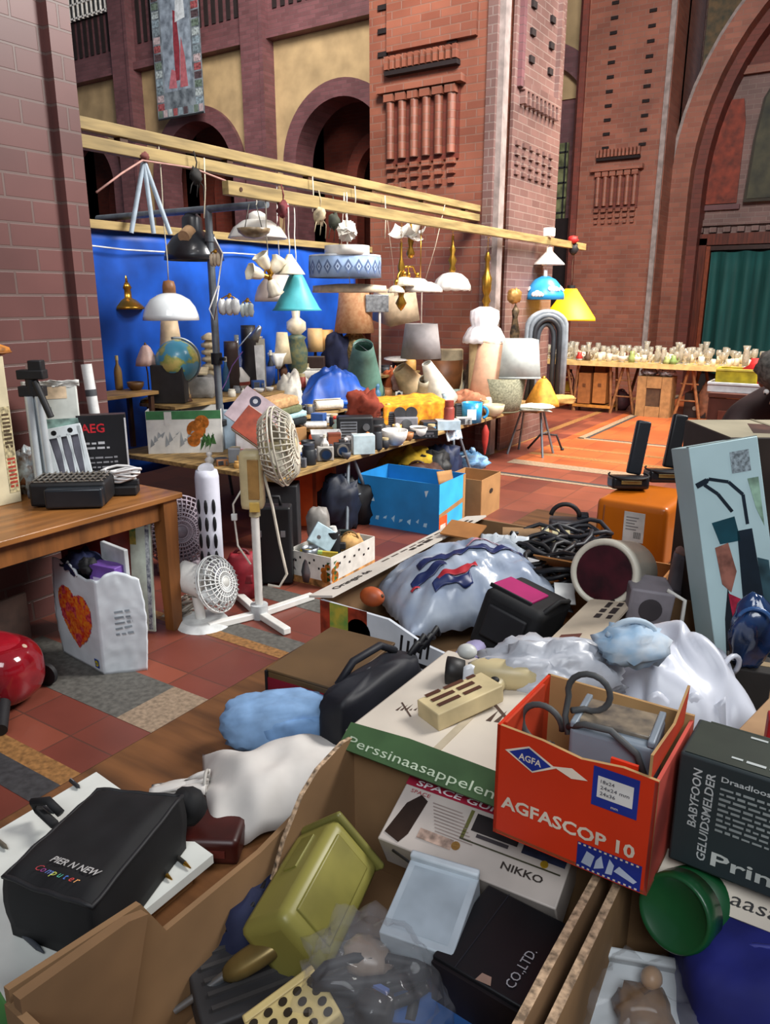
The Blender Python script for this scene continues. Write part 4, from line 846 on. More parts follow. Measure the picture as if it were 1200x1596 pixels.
t, W_, H_ = put('flower_lamp', 'white flower shaped glass lamp in front of the ornate vase lamp', 'lamp', 434, 594, 28, 44, .84); G().cyl((0, 0, 0), (0, 0, H_*.55), .006, BRASS).lathe([(0, 0), (W_*.3, 0), (0, .012)], BRASS).obj('stem', t); G().shade([(W_*.12, H_*.5), (W_*.3, H_*.62), (W_*.5, H_), ], GLW, .003, 24, wob=lambda q, z, a, j: (q*(1+.12*math.cos(6*a)), z)).obj('lamp_shade', t)
tlamp('cream lamp with dark cap leaning shade left of the ornate vase lamp', 441, 568, 28, 50, '#5a3a28', '#d8c6a2', .95, 1, .6)
t, W_, H_ = put('table_lamp', 'ornate green and gold vase lamp with a cream glass top', 'lamp', 464, 590, 34, 112, .88); r = W_/2
G().lathe([(0, 0), (r*.8, 0), (r*.6, H_*.06), (r*.9, H_*.2), (r, H_*.42), (r*.7, H_*.56), (r*.9, H_*.6), (r*.4, H_*.64), (0, H_*.64)], mat('#7d7a52', .45, var=.4, sc=24, col2='#3d5a56')).obj('vase', t)
G().lathe([(r*.3, H_*.62), (r*.9, H_*.7), (r*.86, H_*.8), (r*.34, H_*.86), (r*.4, H_*.95), (0, H_)], mat('#e5d7b8', .3)).obj('glass_top', t); G().lathe([(0, 0), (r, 0), (r*.9, H_*.04), (0, H_*.05)], BRASS).obj('base', t)
bottle('small clear glass bottle left of the cream glass top', 430, 515, 14, 28, '#b5c2cc', 1.14, 'bottle', '#dfe3e6') if False else None
tlamp('tan shaded table lamp behind the blue tarp heap, left of the pair', 492, 572, 24, 60, '#4a3226', '#d9b078', .94, 1, .45, top=.95)
tlamp('apricot shaded table lamp, right of the pair behind the blue tarp heap', 508, 572, 26, 58, '#3a2822', '#d9a868', .94, 1, .45, top=.95)
carton('dark brown case on the rear board below the tan shaded lamps', 487, 592, 40, 34, '#32201a', .86, 33, .6, cat='case', name='case')
jar('white ceramic pot next to the ornate vase lamp', 480, 592, 14, 26, '#d7cdb6', '#c8b58c', .86)
bottle('pink glass bottle left of the navy cloth', 500, 592, 10, 24, '#c58a84', .86)
cloth('navy velvet bundle on the rear board', 524, 590, 40, 64, '#151a36', .86, 20, 'cloth', 'cloth', 21, nz=.3)
cloth('cream ruffled lace cloth between the blue tarp and the green shade', 552, 586, 38, 24, '#d3c09c', .86, 20, 'cloth', 'lace_cloth', 22, nz=.6)
t, W_, H_ = put('table_lamp', 'large tan cone shade lamp on a gilded openwork base', 'lamp', 553, 592, 62, 146, .84); r = W_/2
G().lathe([(0, 0), (r*.6, 0), (r*.5, H_*.05), (r*.3, H_*.1), (r*.62, H_*.2), (r*.7, H_*.34), (r*.5, H_*.46), (r*.2, H_*.52), (0, H_*.54)], mat('#a58a5a', .4, .5, var=.35, sc=40, bump=.5), 20, wob=lambda q, z, a, j: (q*(1+.1*math.cos(7*a)), z)).obj('base', t)
G().shade([(r, H_*.5), (r*.8, H_*.8), (r*.72, H_)], mat('#b07a52', .7, var=.2, sc=26, col2='#c79a70'), .003, 30).obj('lamp_shade', t)
t, W_, H_ = put('lamp_stand', 'thin white pole stand with a silver rectangular head', 'lamp', 592, 606, 36, 146, .76); G().cyl((0, 0, 0), (0, 0, H_*.86), .011, WHITE).lathe([(0, 0), (.06, 0), (.05, .02), (0, .025)], WHITE).obj('pole', t); G().box((-.03, 0, H_*.92), (W_, .05, H_*.17), mat('#a9adb0', .3, .6, var=.2, sc=30), bev=.006).obj('head', t); G().ball((0, -.0, H_*.12), .018, BLACK).obj('switch', t)
P = ox(617, 499, -4.3); k = mp(1, P); t = thing('pendant_lamp', 'cream silk square shade hung tilted behind the silver head', 'lamp', P, RZ(20) @ RX(14)); G().shade([(38*k, 0), (33*k, 44*k)], mat('#cdb596', .7, var=.1), .003, 4).obj('lamp_shade', t); G().tube([(0, 0, 30*k), (.02, -.1, 90*k), (.05, -.45, 185*k)], .003, '#c9b9a2', 6).obj('cord', t)
lshade('green cone shade tipped on its side under the white pole', 566, 592, 66, 70, '#5e8478', .86, .45, rot=RZ(-20) @ RX(22) @ RY(28), off=.03, trim='#41665c')
carton('dark brown box the green cone shade leans on', 556, 612, 50, 34, '#3c2015', .66, 33, .7)
# grey shade hanging on its cord
P = ox(656, 558, -3.75); k = mp(1, P); t = thing('pendant_lamp', 'grey tapered drum shade hung on a white rod in the middle of the stall', 'lamp', P, 33)
G().shade([(32*k, 0), (25*k, 52*k)], mat('#8b8788', .8, var=.06), .003, 32).obj('lamp_shade', t); G().lathe([(25*k, 50*k), (0, 50.5*k)], mat('#a5a19e', .8), 32).obj('top_cover', t); G().cyl((0, 0, 50*k), (0, 0, ox(656, 452, -3.75).z-P.z), .006, '#d8c7b5').obj('rod', t); G().tube([(0, 0, ox(656, 455, -3.75).z-P.z), (.12, 0, ox(656, 380, -3.6).z-P.z), (.2, .0, ox(656, 312, -3.6).z-P.z)], .003, '#c9b9a2', 6).obj('cord', t)
plate('white round tray lying across boxes behind the cone shades', 690, 556, 54, '#e0dbcf', .92, 4, 'tray'); plate('white oval tray left of the grey shade foot', 620, 572, 44, '#e2ddd2', .88, 5, 'tray')
bowl('brown wicker basket of bric a brac on the rear board', 690, 594, 62, 34, '#6e4426', .74, 'basket', 'basket')
carton('beige cloth covered box right of the wicker basket', 703, 572, 34, 28, '#c9b896', .86, 33, .8)
lshade('beige bell shade tipped toward the front of the yellow cloth', 648, 612, 48, 44, '#d2b78e', .72, .5, rot=RZ(10) @ RX(30) @ RY(-25), off=.02)
lshade('white cone shade lying tipped on the heap behind the yellow cloth', 690, 614, 50, 58, '#e2ddcf', .72, .3, rot=RZ(40) @ RX(20) @ RY(-25), off=.02)
lshade('cream cone shade lying between the two tipped shades', 668, 612, 40, 40, '#d8cbb0', .72, .4, rot=RZ(20) @ RX(50), off=.03)
bowl('teal enamel bowl left of the tipped beige shade', 634, 590, 32, 16, '#6c8f94', .80)
cloth('orange brown woven cloth beside the green cone shade', 612, 608, 34, 32, '#a5502a', .70, 20, 'cloth', 'cloth', 31, nz=.4)
cloth('pale pink crumpled cloth between green shade and beige shade', 627, 610, 30, 34, '#d6aaa0', .70, 20, 'cloth', 'cloth', 32, nz=.5)
G_ = on(719, 606); t = thing('ball', 'dark green glass ball between white cone shade and brown flowers', 'ball', G_); k = mp(1, G_); G().ball((0, 0, 13*k), 13*k, mat('#2c6a42', .2), 20).obj('sphere', t); G().lathe([(0, 0), (9*k, 0), (9*k, 3*k), (0, 3*k)], DKW).obj('ring_stand', t)
cloth('brown dried flower bunch right of the green glass ball', 738, 606, 28, 34, '#4a3a2e', .72, 20, 'flowers', 'dried_flowers', 34, nz=.9)
cloth('salmon patterned cloth in front of the green glass ball', 735, 634, 50, 26, '#b8795a', TS+.05, 20, 'cloth', 'cloth', 35, nz=.5)
cloth('white folded napkin left of the big grey green shade', 757, 626, 44, 16, '#dccfc4', TS+.1, 30, 'napkin', 'napkin', 36, nz=.2, e=.4)
# white bell on beige cylinder
t, W_, H_ = put('table_lamp', 'white scalloped bell shade on a thick beige cylinder base at the right of the stall', 'lamp', 752, 588, 64, 110, .72); r = W_*.34
G().cyl((0, 0, 0), (0, 0, H_-48*W_/64), r, mat('#bda67c', .8, var=.1), n=28).obj('base', t); k = W_/64
zb = H_-52*k; G().shade([(32*k, zb), (31*k, zb+7*k), (24*k, zb+20*k), (19*k, zb+24*k), (22*k, zb+34*k), (21*k, zb+46*k), (8*k, H_)], mat('#ece8ea', .5), .004, 60, wob=lambda q, z, a, j: (q*(1+.025*math.cos(14*a)), z-(.012*abs(math.sin(7*a)) if j in (0, 13, 14) else 0))).obj('lamp_shade', t)
P = Vector((-3.30, 6.86, TS+.02)); k = mp(1, P); t = thing('lampshade', 'peach lampshade leaning left of the pale grey shade', 'lampshade', P, RZ(33) @ RY(6))
G().shade([(25*k, 0), (20*k, 104*k)], mat('#d0a184', .7, var=.06), .003, 28).obj('shade', t); G().tube(arc((0, 0, 102*k), 20*k, 0, 345, 20, 'xy'), .003, STEEL, 5, closed=True).obj('ring', t)
P = Vector((-3.13, 7.0, TS+52*k)); k = mp(1, P); t = thing('lampshade', 'pale grey square lampshade standing on the grey green woven shade', 'lampshade', P+Vector((.09, .07, 0)), 78)
G().shade([(44*k, 0), (37*k, 58*k)], mat('#b9bfba', .7, var=.06), .003, 4).obj('shade', t); G().tube([(-26*k, 0, 56*k), (26*k, 0, 56*k)], .002, STEEL, 5).obj('ring', t)
G().shade([(44.6*k, 0), (44.3*k, 3*k)], mat('#a3a8a4', .7), .002, 4).obj('trim', t)
P = Vector((-3.16, 6.98, TS)); k = mp(1, P); t = thing('lampshade', 'grey green woven shade standing upside down at the right table corner', 'lampshade', P)
G().shade([(29*k, 0), (33*k, 20*k), (37*k, 52*k)], mat('#85836c', .8, var=.2, sc=60), .003, 28).obj('shade', t); G().tube(arc((0, 0, 50*k), 36*k, 0, 345, 24, 'xy'), .003, STEEL, 5, closed=True).obj('ring', t)
G().shade([(29.3*k, .0), (29.6*k, 2*k)], mat('#6a6850', .8), .002, 28).obj('trim', t)
t, W_, H_ = put('figurine', 'tall bronze figure lamp with a gilded top behind the pale grey shade', 'figurine', 798, 596, 24, 150, .62); r = W_/2
G().lathe([(0, 0), (r, 0), (r*.8, H_*.08), (r*.35, H_*.2), (r*.7, H_*.36), (r*.4, H_*.5), (r*.6, H_*.62), (r*.3, H_*.74), (r*.45, H_*.8), (0, H_*.86)], mat('#4f3f2a', .5, .4, var=.4, sc=20), 14, wob=lambda q, z, a, j: (q*(1+.2*math.sin(3*a+z*30)), z)).obj('figure', t); G().ball((-.02, 0, H_*.92), (r*.9, r*.7, r*.9), mat('#b08448', .4, .5), nz=.5).obj('gilded_top', t)
t = thing('hose', 'grey and black coiled hose bent into an arch at the far corner of the stall', 'hose', oz(832, 622, TS)+Vector((.12, -.02, 0)), 40); k = mp(1, t.location)
for q, (c, off) in enumerate((('#23262b', 0), ('#6d757d', 6), ('#8a939b', 11), ('#3a3f45', -7))):
    pts = [(-(20-off)*k, q*.012, 0)]+[( (20+off)*k*math.cos(R(180-a)), q*.012, (98+off+24*math.sin(R(a)))*k if 0 < a < 180 else 90*k) for a in range(0, 181, 15)]+[((20+off)*k, q*.012, 0)]
    G().tube(pts, 4*k, tone(c), 8).obj('hose_turn', t)
t, W_, H_ = put('lampshade', 'orange cap shaped lampshade on the narrow end table', 'lampshade', 845, 632, 52, 40, TS)
G().shade([(W_*.5, 0), (W_*.48, H_*.15), (W_*.34, H_*.5), (W_*.2, H_*.85), (W_*.08, H_)], mat('#c98a2c', .7, var=.15), .004, 26, wob=lambda q, z, a, j: (q*(1+.06*math.sin(5*a)), z)).obj('shade', t); G().ball((0, 0, H_), W_*.07, BRASS).obj('finial', t)
cloth('crumpled white plastic sheet under the orange cap shade', 832, 644, 60, 12, '#c9c6b4', TS, 20, 'sheet', 'plastic_sheet', 41, nz=.4)
cloth('folded tan sacking at the far end of the narrow table', 872, 632, 44, 16, '#b08a4e', TS, 30, 'cloth', 'sacking', 42, nz=.2, e=.5)
# small clutter, every piece its own
cl = [(575, 622, 'a green sprig'), ]
KIND = ('bottle', 'jar', 'figurine', 'cup', 'tin')
CLN = {'#7d8a5a': 'olive', '#b0764a': 'copper brown', '#c9c2b0': 'ivory', '#5c5f66': 'slate grey', '#8a3a30': 'brick red', '#3f6a8a': 'steel blue', '#d2a25a': 'honey yellow', '#2c2c30': 'black', '#9db0a4': 'pale green'}
def trinket(kind, c, px, py, where, z, w=14, h=20):
    lb = 'small %s %s %s' % (CLN[c], kind, where)
    if kind == 'bottle': return bottle(lb, px, py, w*.8, h*1.2, c, z, 'bottle', '#d9d2c2')
    if kind == 'jar': return jar(lb, px, py, w, h, c, '#b9a77d', z)
    if kind == 'cup': return bowl(lb, px, py, w*1.1, h*.7, c, z, 'cup', 'cup')
    if kind == 'tin': return jar(lb, px, py, w*1.2, h*.8, c, c, z, 'tin', 'tin')
    return vase(lb, px, py, w, h*1.15, c, [(.8, 0), (.6, .1), (.9, .35), (.5, .55), (.3, .62), (.6, .78), (.45, .95), (.1, 1)], z, 'figurine', 'figurine')
spots = [(572, 618, 'beneath the green cone shade', .62), (588, 622, 'right of the green sprig under the white pole', .62), (603, 632, 'left of the yellow cloth', .6), (598, 646, 'between rust red cloth and yellow cloth', TS+.05),
 (545, 668, 'in front of the red bowl', TS), (560, 676, 'before the rust red cloth', TS), (575, 672, 'above the black binocular case', TS), (592, 664, 'left of the dark speaker box', TS), (605, 652, 'behind the dark speaker box', TS+.05), (536, 688, 'left of the black cassette radio', TS), (524, 690, 'right of the grey tray', TS),
 (700, 640, 'behind the clock radio on the fold of yellow cloth', .72), (755, 645, 'between blue mug and beige bowl', TS), (760, 612, 'in front of the beige cylinder lamp', .66), (748, 600, 'left foot of the peach shade', .7), (712, 622, 'below the green glass ball', .7), (655, 628, 'on top of the yellow cloth at left', .74), (676, 628, 'on top of the yellow cloth in the middle', .74),
 (640, 572, 'right of the white oval tray', .86), (722, 580, 'above the brown flowers', .8), (600, 590, 'at the foot of the white pole', .8), (470, 604, 'behind the blue tarp heap at left', .86), (452, 600, 'just left of the blue tarp heap', .86), (352, 580, 'right of the cream tower lantern', .86), (382, 606, 'in front of the striped cylinder lamp', .84), (422, 570, 'beside the dark capped cream lamp', .95), (538, 610, 'at the right end of the blue tarp heap', .7), (730, 690, 'at the table edge right of the silver radio', TS), (672, 690, 'right of the smaller white dish', TS), (637, 688, 'between the two white dishes', TS), (600, 704, 'between canister and large oval dish', TS), (540, 728, 'on the near front edge below the black camera', TS)]
cs = list(CLN); 
for i, (px, py, wh, z) in enumerate(spots): trinket(KIND[(i*2+i//5) % 5], cs[(i*5+i//3) % 9], px, py, wh, z)
ANCH = [(482, 724, 'the black jar'), (507, 718, 'the silver compact camera'), (566, 711, 'the pale blue white carton'), (553, 690, 'the black cassette radio'), (615, 698, 'the large white oval dish'), (652, 691, 'the smaller white dish'), (697, 683, 'the pale blue flat carton'), (722, 677, 'the silver portable radio'), (632, 668, 'the grey film projector'), (735, 658, 'the bright blue mug'), (768, 668, 'the beige wickered bowl'), (508, 700, 'the grey plastic tray'), (531, 664, 'the bright red bowl'), (570, 650, 'the rust red cloth'), (500, 640, 'the white rolled towels'), (640, 640, 'the yellow cloth'), (440, 640, 'the folded towels'), (394, 706, 'the pink footed carton'), (719, 606, 'the green glass ball'), (690, 594, 'the wicker basket'), (655, 556, 'the hanging grey shade'), (566, 590, 'the green cone shade'), (464, 580, 'the ornate vase lamp'), (505, 590, 'the blue tarp heap'), (400, 580, 'the striped cylinder lamp')]
CLN.update({'#e2dfd8': 'white', '#1c1d21': 'jet black', '#4a4d54': 'charcoal', '#8b8f94': 'silver grey', '#6e4630': 'brown', '#b7a68a': 'beige', '#dcd6c6': 'cream', '#365a9a': 'blue', '#c44a26': 'orange red', '#23262c': 'dark'})
used_l = set(); rq = random.Random(21); made = 0; tries = 0
COLS = ['#e2dfd8', '#e2dfd8', '#1c1d21', '#23262c', '#4a4d54', '#8b8f94', '#8b8f94', '#6e4630', '#b7a68a', '#dcd6c6', '#365a9a', '#c44a26', '#5c5f66', '#b0764a', '#7d8a5a', '#d2a25a']
bpy.context.view_layer.update(); BOXES = []
for o_ in COL.objects:
    top = o_.parent or o_
    top = top.parent or top
    if o_.type != 'MESH' or o_.get('kind') or top.get('category') in ('table', 'bench', 'shelf', 'beam', 'post', 'tarpaulin') and 'heap' not in top.name: continue
    q_ = [o_.matrix_world @ Vector(c_) for c_ in o_.bound_box]; lo, hi = [min(v[i] for v in q_) for i in range(3)], [max(v[i] for v in q_) for i in range(3)]
    if lo[2] < 1.1 and hi[2] > .5 and -4.9 < lo[0] and hi[0] < -2.8: BOXES.append((*lo, *hi))
while made < 170 and tries < 60000:
    tries += 1
    if made % 3 < 2: x, y = rq.uniform(-3.78, -3.11), rq.uniform(3.58, 7.08); z = sup(x, y) or TS
    elif made % 3 == 2 and made % 2: x, y, z = rq.uniform(-4.14, -3.88), rq.uniform(4.5, 7.1), TM
    else: x, y, z = rq.uniform(-4.54, -4.28), rq.uniform(4.1, 7.1), TB
    r = rq.uniform(.03, .06) if x > -3.84 else rq.uniform(.03, .055)
    if any((x-a)**2+(y-b)**2 < (r+min(c, .06))**2 for a, b, c in PLACED): continue
    if any(x+.55*r > b_[0] and x-.55*r < b_[3] and y+.55*r > b_[1] and y-.55*r < b_[4] and z+.05 > b_[2] and z+.004 < b_[5] for b_ in BOXES): continue
    f_ = -_sy*x+_cy*y; l_ = _cy*x+_sy*y; dd = f_*_cp-(z-EYE)*_sp; px = 600+FPX*l_/dd; py = 798-FPX*(f_*_sp+(z-EYE)*_cp)/dd
    c = rq.choice(COLS); kind = rq.choice(('box', 'radio', 'camera', 'tin', 'cup', 'jar', 'bottle', 'figurine', 'dish'))
    ds = sorted(ANCH, key=lambda a: (a[0]-px)**2+2*(a[1]-py)**2)[:2]; lb = None
    for a in ds:
        rel = ('left of' if px < a[0]-9 else 'right of' if px > a[0]+9 else 'behind' if py < a[1] else 'in front of')
        for q in ('small', 'little'):
            l2 = '%s %s %s %s %s' % (q, CLN[c], kind, rel, a[2])
            if l2 not in used_l and lb is None: lb = l2
    if not lb or lb.replace('little', 'small') in {u.replace('little', 'small') for u in used_l}: continue
    used_l.add(lb); PLACED.append((x, y, r)); BOXES.append((x-r*.85, y-r*.85, z, x+r*.85, y+r*.85, z+.15)); made += 1; w, h = 2*r*FPX/dd, rq.uniform(1.2, 2.6)*r*FPX/dd
    if kind == 'box': carton(lb, px, py, w, h, c, z, rq.uniform(10, 80), .8)
    elif kind == 'radio': radio(lb, px, py, w*.95, h*.7, c, z, rz=rq.uniform(20, 70))
    elif kind == 'camera': camera_(lb, px, py, w, h*.7, c, z, rq.uniform(20, 70))
    elif kind == 'dish': bowl(lb, px, py, w*1.0, h*.35, c, z, 'dish', 'dish')
    else: trinket(kind, c, px, py, 'x', z, w*.8, h); bpy.context.view_layer.objects
    if kind in ('tin', 'cup', 'jar', 'bottle', 'figurine'):
        for o_ in COL.objects:
            if o_.get('label', '').endswith(' x'): o_['label'] = lb
cloth('small green leafy sprig under the white pole stand', 580, 628, 30, 20, '#6d8a4a', .62, 0, 'plant', 'artificial_sprig', 51, nz=.9)
# wall sconces and bits hung on the post
for (lb, px, py, w, h, c) in (('white crystal sconce hung on the post', 357, 478, 38, 30, '#d9dad8'), ('white twin cup sconce right of the crystal one', 385, 483, 24, 26, '#ccd6d2'), ('cream ceramic socket clamped on the post', 335, 405, 20, 24, '#c9b59a')):
    P = od(px, py, 5.0); k = mp(1, P); t = thing('wall_sconce', lb, 'lamp', P, 33)
    for q in (-1, 0, 1): G().ball((q*w*.28*k, -.01*q, 0), (w*.2*k, w*.2*k, h*.42*k), mat(c, .25, var=.15), 14, nz=.25, seed=px+q).obj('glass_cup', t)
    G().tube([(-w*.3*k, 0, h*.4*k), (0, .01, h*.6*k), (w*.3*k, 0, h*.4*k)], .004, BRASS, 6).obj('bracket', t); G().cyl((0, .01, h*.5*k), (0, .04, h*.6*k), .012, BRASS).obj('mount', t)
t = thing('desk_lamp', 'jointed metal desk lamp arm with a white cable clamped near the post', 'lamp', oz(352, 612, .84), 33); k = mp(1, t.location)
G().tube([(0, 0, 0), (10*k, 0, 55*k), (44*k, 0, 92*k)], .006, STEEL, 6).obj('arm', t); G().shade([(9*k, 0), (5*k, 18*k), (3*k, 24*k)], STEEL, .002, 18, M=TR(46*k, 0, 80*k) @ RY(30)).obj('lamp_head', t); G().lathe([(0, 0), (14*k, 0), (12*k, 4*k), (0, 5*k)], BLACK).obj('base', t)
cord('cable', 'thin violet cable drooping left of the striped cylinder lamp', [Vector((-4.40, 4.36, TB)), ox(352, 596, -4.40), ox(362, 570, -4.40), ox(378, 548, -4.40)], .004, '#8a5fae', 'cable')
# ================================================================ LEFT WOODEN TABLE by the pillar
OAK = mat('#94602f', .45, var=.16, sc=4, stretch=(5, .7, 5), coat=.2); OAKD = mat('#7d4d24', .5, var=.16, sc=4, stretch=(5, 5, .7))
LT = .70; t = thing('wooden_table', 'golden brown wooden table standing against the left brick pillar', 'table', (-3.11, 1.3, 0))
G().box((0, 0, LT-.014), (.68, 2.34, .028), OAK, bev=.006).obj('tabletop', t)
for s in (-1, 1): G().box((s*.29, 0, LT-.075), (.024, 2.14, .095), OAKD, bev=.003).obj('apron', t)
for s in (-1, 1): G().box((0, s*1.08, LT-.075), (.56, .024, .095), OAKD, bev=.003).obj('apron', t)
for sx in (-1, 1):
    for sy in (-1, 1):
        g = G(); q = [(-.04, -.04), (.04, -.04), (.04, .04), (-.04, .04)]; cx, cy_ = sx*.285, sy*1.10
        vs = [(cx+a*s_, cy_+b*s_, z) for z, s_ in ((0, .72), (LT-.03, 1.05)) for a, b in q]
        g.put(vs, [(3, 2, 1, 0), (4, 5, 6, 7), (0, 1, 5, 4), (1, 2, 6, 5), (2, 3, 7, 6), (3, 0, 4, 7)], OAKD); g.obj('leg', t)
# tall cream carton at the frame's edge
t = thing('carton', 'tall cream carton with printed side standing at the left edge of the wooden table', 'box', (-3.34, 1.82, LT))
CRC = mat('#cfc3a2', .75, var=.07); h = .66
g = G().box((0, 0, h/2), (.16, .25, h), CRC, bev=.004); M = TR(.0805, -.125, 0) @ RZ(90) @ RX(90)
g.scrib(mat('#4a3a26', .6), M @ TR(.205, .40, 0), .036, .012, 9, 1.5, 3, .0014); g.scrib(mat('#a03a2a', .6), M @ TR(.205, .20, 0), .036, .012, 8, 1.5, 6, .0014)
g.patch(.198, .245, .05, .44, mat('#b9ab84', .7, var=.3, sc=60), M, .0008)
g.obj('body', t); G().box((0, 0, h+.001), (.03, .24, .002), '#bfae83').obj('tape', t)
t = thing('straw_hat', 'orange straw dish lying on top of the tall cream carton', 'dish', (-3.33, 1.935, LT+.663)); G().lathe([(0, 0), (.05, .0), (.08, .012), (.075, .03), (.03, .05), (0, .052)], mat('#b8742c', .7, var=.25, sc=30), 24).obj('dish', t); G().tube(arc((0, 0, .011), .08, 0, 345, 24, 'xy'), .004, '#8f5520', 6, closed=True).obj('rim', t)
# tripod
P = Vector((-3.24, 2.03, LT)); k = mp(1, P); t = thing('tripod', 'folded silver camera tripod with black head on the wooden table', 'tripod', P, 33)
SV = mat('#ccd5d9', .3, .35, var=.05)
for q, (dx, dy, lean) in enumerate(((0, 0, 0), (14*k, .02, .01), (6*k, .05, .0))):
    l = G().cyl((dx, dy, .05), (dx*.7+lean, dy*.6, 158*k), 6.5*k, SV, n=12).obj('leg', t); G().cyl((dx, dy, 0), (dx, dy, .05), 7.5*k, BLACK, n=12).cyl((dx, dy, .055), (dx, dy, .075), 8.5*k, BLACK, n=12).obj('foot', l)
G().box((4*k, .02, 165*k), (38*k, .05, 16*k), BLACK, bev=.006).cyl((4*k, .02, 160*k), (4*k, .02, 186*k), 9*k, BLACK).obj('collar', t)
G().box((6*k, .02, 190*k), (40*k, .06, 14*k), BLACK, bev=.006).box((14*k, .02, 202*k), (20*k, .05, 18*k), BLACK, bev=.006).obj('head', t); G().cyl((12*k, 0, 180*k), (34*k, -.03, 128*k), 5*k, BLACK, n=10).obj('handle', t)
# crumpled white box and bag with the steel grid
t = thing('white_carton', 'worn white carton with green print leaning back behind the steel grid', 'box', Vector((-3.345, 2.215, LT)), RZ(55) @ RX(-3)); k = mp(1, t.location)
g = G().box((0, -12*k, 80*k), (72*k, 16*k, 158*k), mat('#c9cdc6', .7, var=.12, sc=9), bev=.008); M = TR(-39*k, -20.4*k, 0) @ RX(90)
g.patch(3*k, 74*k, 92*k, 108*k, mat('#7d9a92', .6, var=.3, sc=20), M); g.patch(2*k, 60*k, 138*k, 156*k, mat('#d9c0a0', .6, var=.2), M)
for q in range(4): g.patch(4*k+q*9*k, 10*k+q*9*k, 118*k, 126*k, mat('#98a09c', .6), M, .0008)
g.obj('body', t); G().sheet(lambda u, v: ((u-.5)*80*k, -20*k-.01*v+.01*nz3(u*8, v*6), 158*k-.01+v*10*k+.012*nz3(u*9, v*4, 2)), 20, 6, mat('#d8d8d2', .6), .002).obj('flap', t)
cloth_t = thing('plastic_bag', 'clear crumpled bag of brown and white parts between tripod and steel grid', 'bag', Vector((-3.36, 2.05, LT))); k = mp(1, cloth_t.location)
G().ball((0, 0, 34*k), (24*k, 20*k, 36*k), mat('#a9b4b8', .3, var=.3, sc=30, col2='#6f5544'), 26, nz=.5, seed=4).obj('wrap', cloth_t); G().ball((.01, -.03, 26*k), 10*k, mat('#7a4a2a', .6), nz=.4).obj('brown_part', cloth_t)
t = thing('radiator', 'white steel slotted heater grid leaning in front of the white carton', 'heater', Vector((-3.205, 2.20, LT+.006)), RZ(48) @ RX(-10) @ RY(-9)); k = mp(1, t.location); WS = mat('#d6dde0', .35, var=.05)
for (c, d_) in (((-25*k, 0, 48*k), (7*k, 8*k, 100*k)), ((25*k, 0, 48*k), (7*k, 8*k, 100*k)), ((0, 0, 93*k), (56*k, 8*k, 16*k)), ((0, 0, 4*k), (56*k, 8*k, 9*k))): G().box(c, d_, WS, bev=.002).obj('frame_bar', t)
for q in range(6): G().box(((-18+7.2*q)*k, -1.5*k, 46*k), (2.6*k, 5*k, 84*k), WS, RY(4 if q % 2 else -3)).obj('bar', t)
G().box((0, 3*k, 48*k), (50*k, 1*k, 92*k), mat('#77747f', .5)).obj('back_plate', t)
for s in (-1, 1): G().lathe([(0, 0), (4*k, 0)], BLACK, 12, TR(s*12*k, -4.2*k, 93*k) @ RX(90)).obj('hole', t)
# black box with red lettering
t = thing('appliance_box', 'black appliance box with red lettering on the far end of the wooden table', 'box', Vector((-3.20, 2.37, LT)), RZ(50) @ RX(-2)); k = mp(1, t.location); w, d, h = 70*k, 24*k, 110*k
BX = mat('#17171b', .45, var=.15, sc=7); g = G().box((0, 0, h/2), (w, d, h), BX, bev=.002); M = TR(-w/2, -d/2-.0004, 0) @ RX(90)
g.text('AEG', mat('#c21f2b', .5), M @ TR(5*k, 84*k, 0), h=13*k, w=34*k, bold=True)
g.scrib(mat('#b9b9bd', .5), M @ TR(10*k, 66*k, 0), 34*k, 4*k, 2, 1.8, 4); g.scrib(mat('#8d8d92', .5), M @ TR(10*k, 44*k, 0), 44*k, 3*k, 4, 2.4, 5)
g.box((0, 0, h), (w*1.0, d, .002), mat('#3a2a2a', .6, var=.4, sc=20)); g.obj('body', t); G().box((w/2-.003, -d/2, h*.5), (.008, .004, h*.9), '#c8c8ca', bev=.001).obj('white_edge', t)
t = thing('roll', 'white printed paper roll standing behind the black appliance box', 'roll', Vector((-3.30, 2.435, LT)), RZ(0) @ RY(-6)); k = mp(1, t.location); G().cyl((0, 0, 0), (0, 0, 178*k), 8*k, '#d2d2d0', n=18).obj('paper', t); G().cyl((0, 0, 130*k), (0, 0, 140*k), 8.3*k, '#47494c', n=18).obj('band', t)
# contact grill
t = thing('contact_grill', 'black table grill with wire top at the front of the wooden table', 'grill', Vector((-3.03, 2.05, LT)), 40); k = mp(1, t.location)
G().box((0, .03, 20*k), (112*k, .20, 36*k), BLACK, bev=.014).obj('body', t)
G().box((12*k, -.085, 17*k), (84*k, .06, 30*k), mat('#23282e', .3, var=.05), bev=.01).obj('drip_tray', t)
g = mat('#9d958a', .3, .8, var=.2, sc=30)
for q in range(13): G().cyl((-50*k+q*8.3*k, -.06, 41*k+.003*(q % 2)), (-50*k+q*8.3*k, .13, 41*k), 1.3*k, g, n=6).obj('grill_wire', t)
for q in range(4): G().cyl((-53*k, -.05+q*.055, 39*k), (53*k, -.05+q*.055, 39*k), 1.6*k, g, n=6).obj('cross_wire', t)
for q in (-1, 1): G().cyl((-56*k, .03*q, 20*k), (-60*k, .03*q, 20*k), 8*k, '#4a4c50', n=14).obj('knob', t)
t = thing('telephone', 'small black telephone with white coiled cable at the right corner of the wooden table', 'telephone', Vector((-2.98, 2.29, LT)), 40); k = mp(1, t.location)
G().box((0, 0, 8*k), (46*k, 30*k, 14*k), BLACK, bev=.006).obj('base', t); G().box((0, 0, 19*k), (50*k, 10*k, 9*k), '#2a2a2d', bev=.005).obj('handset', t)
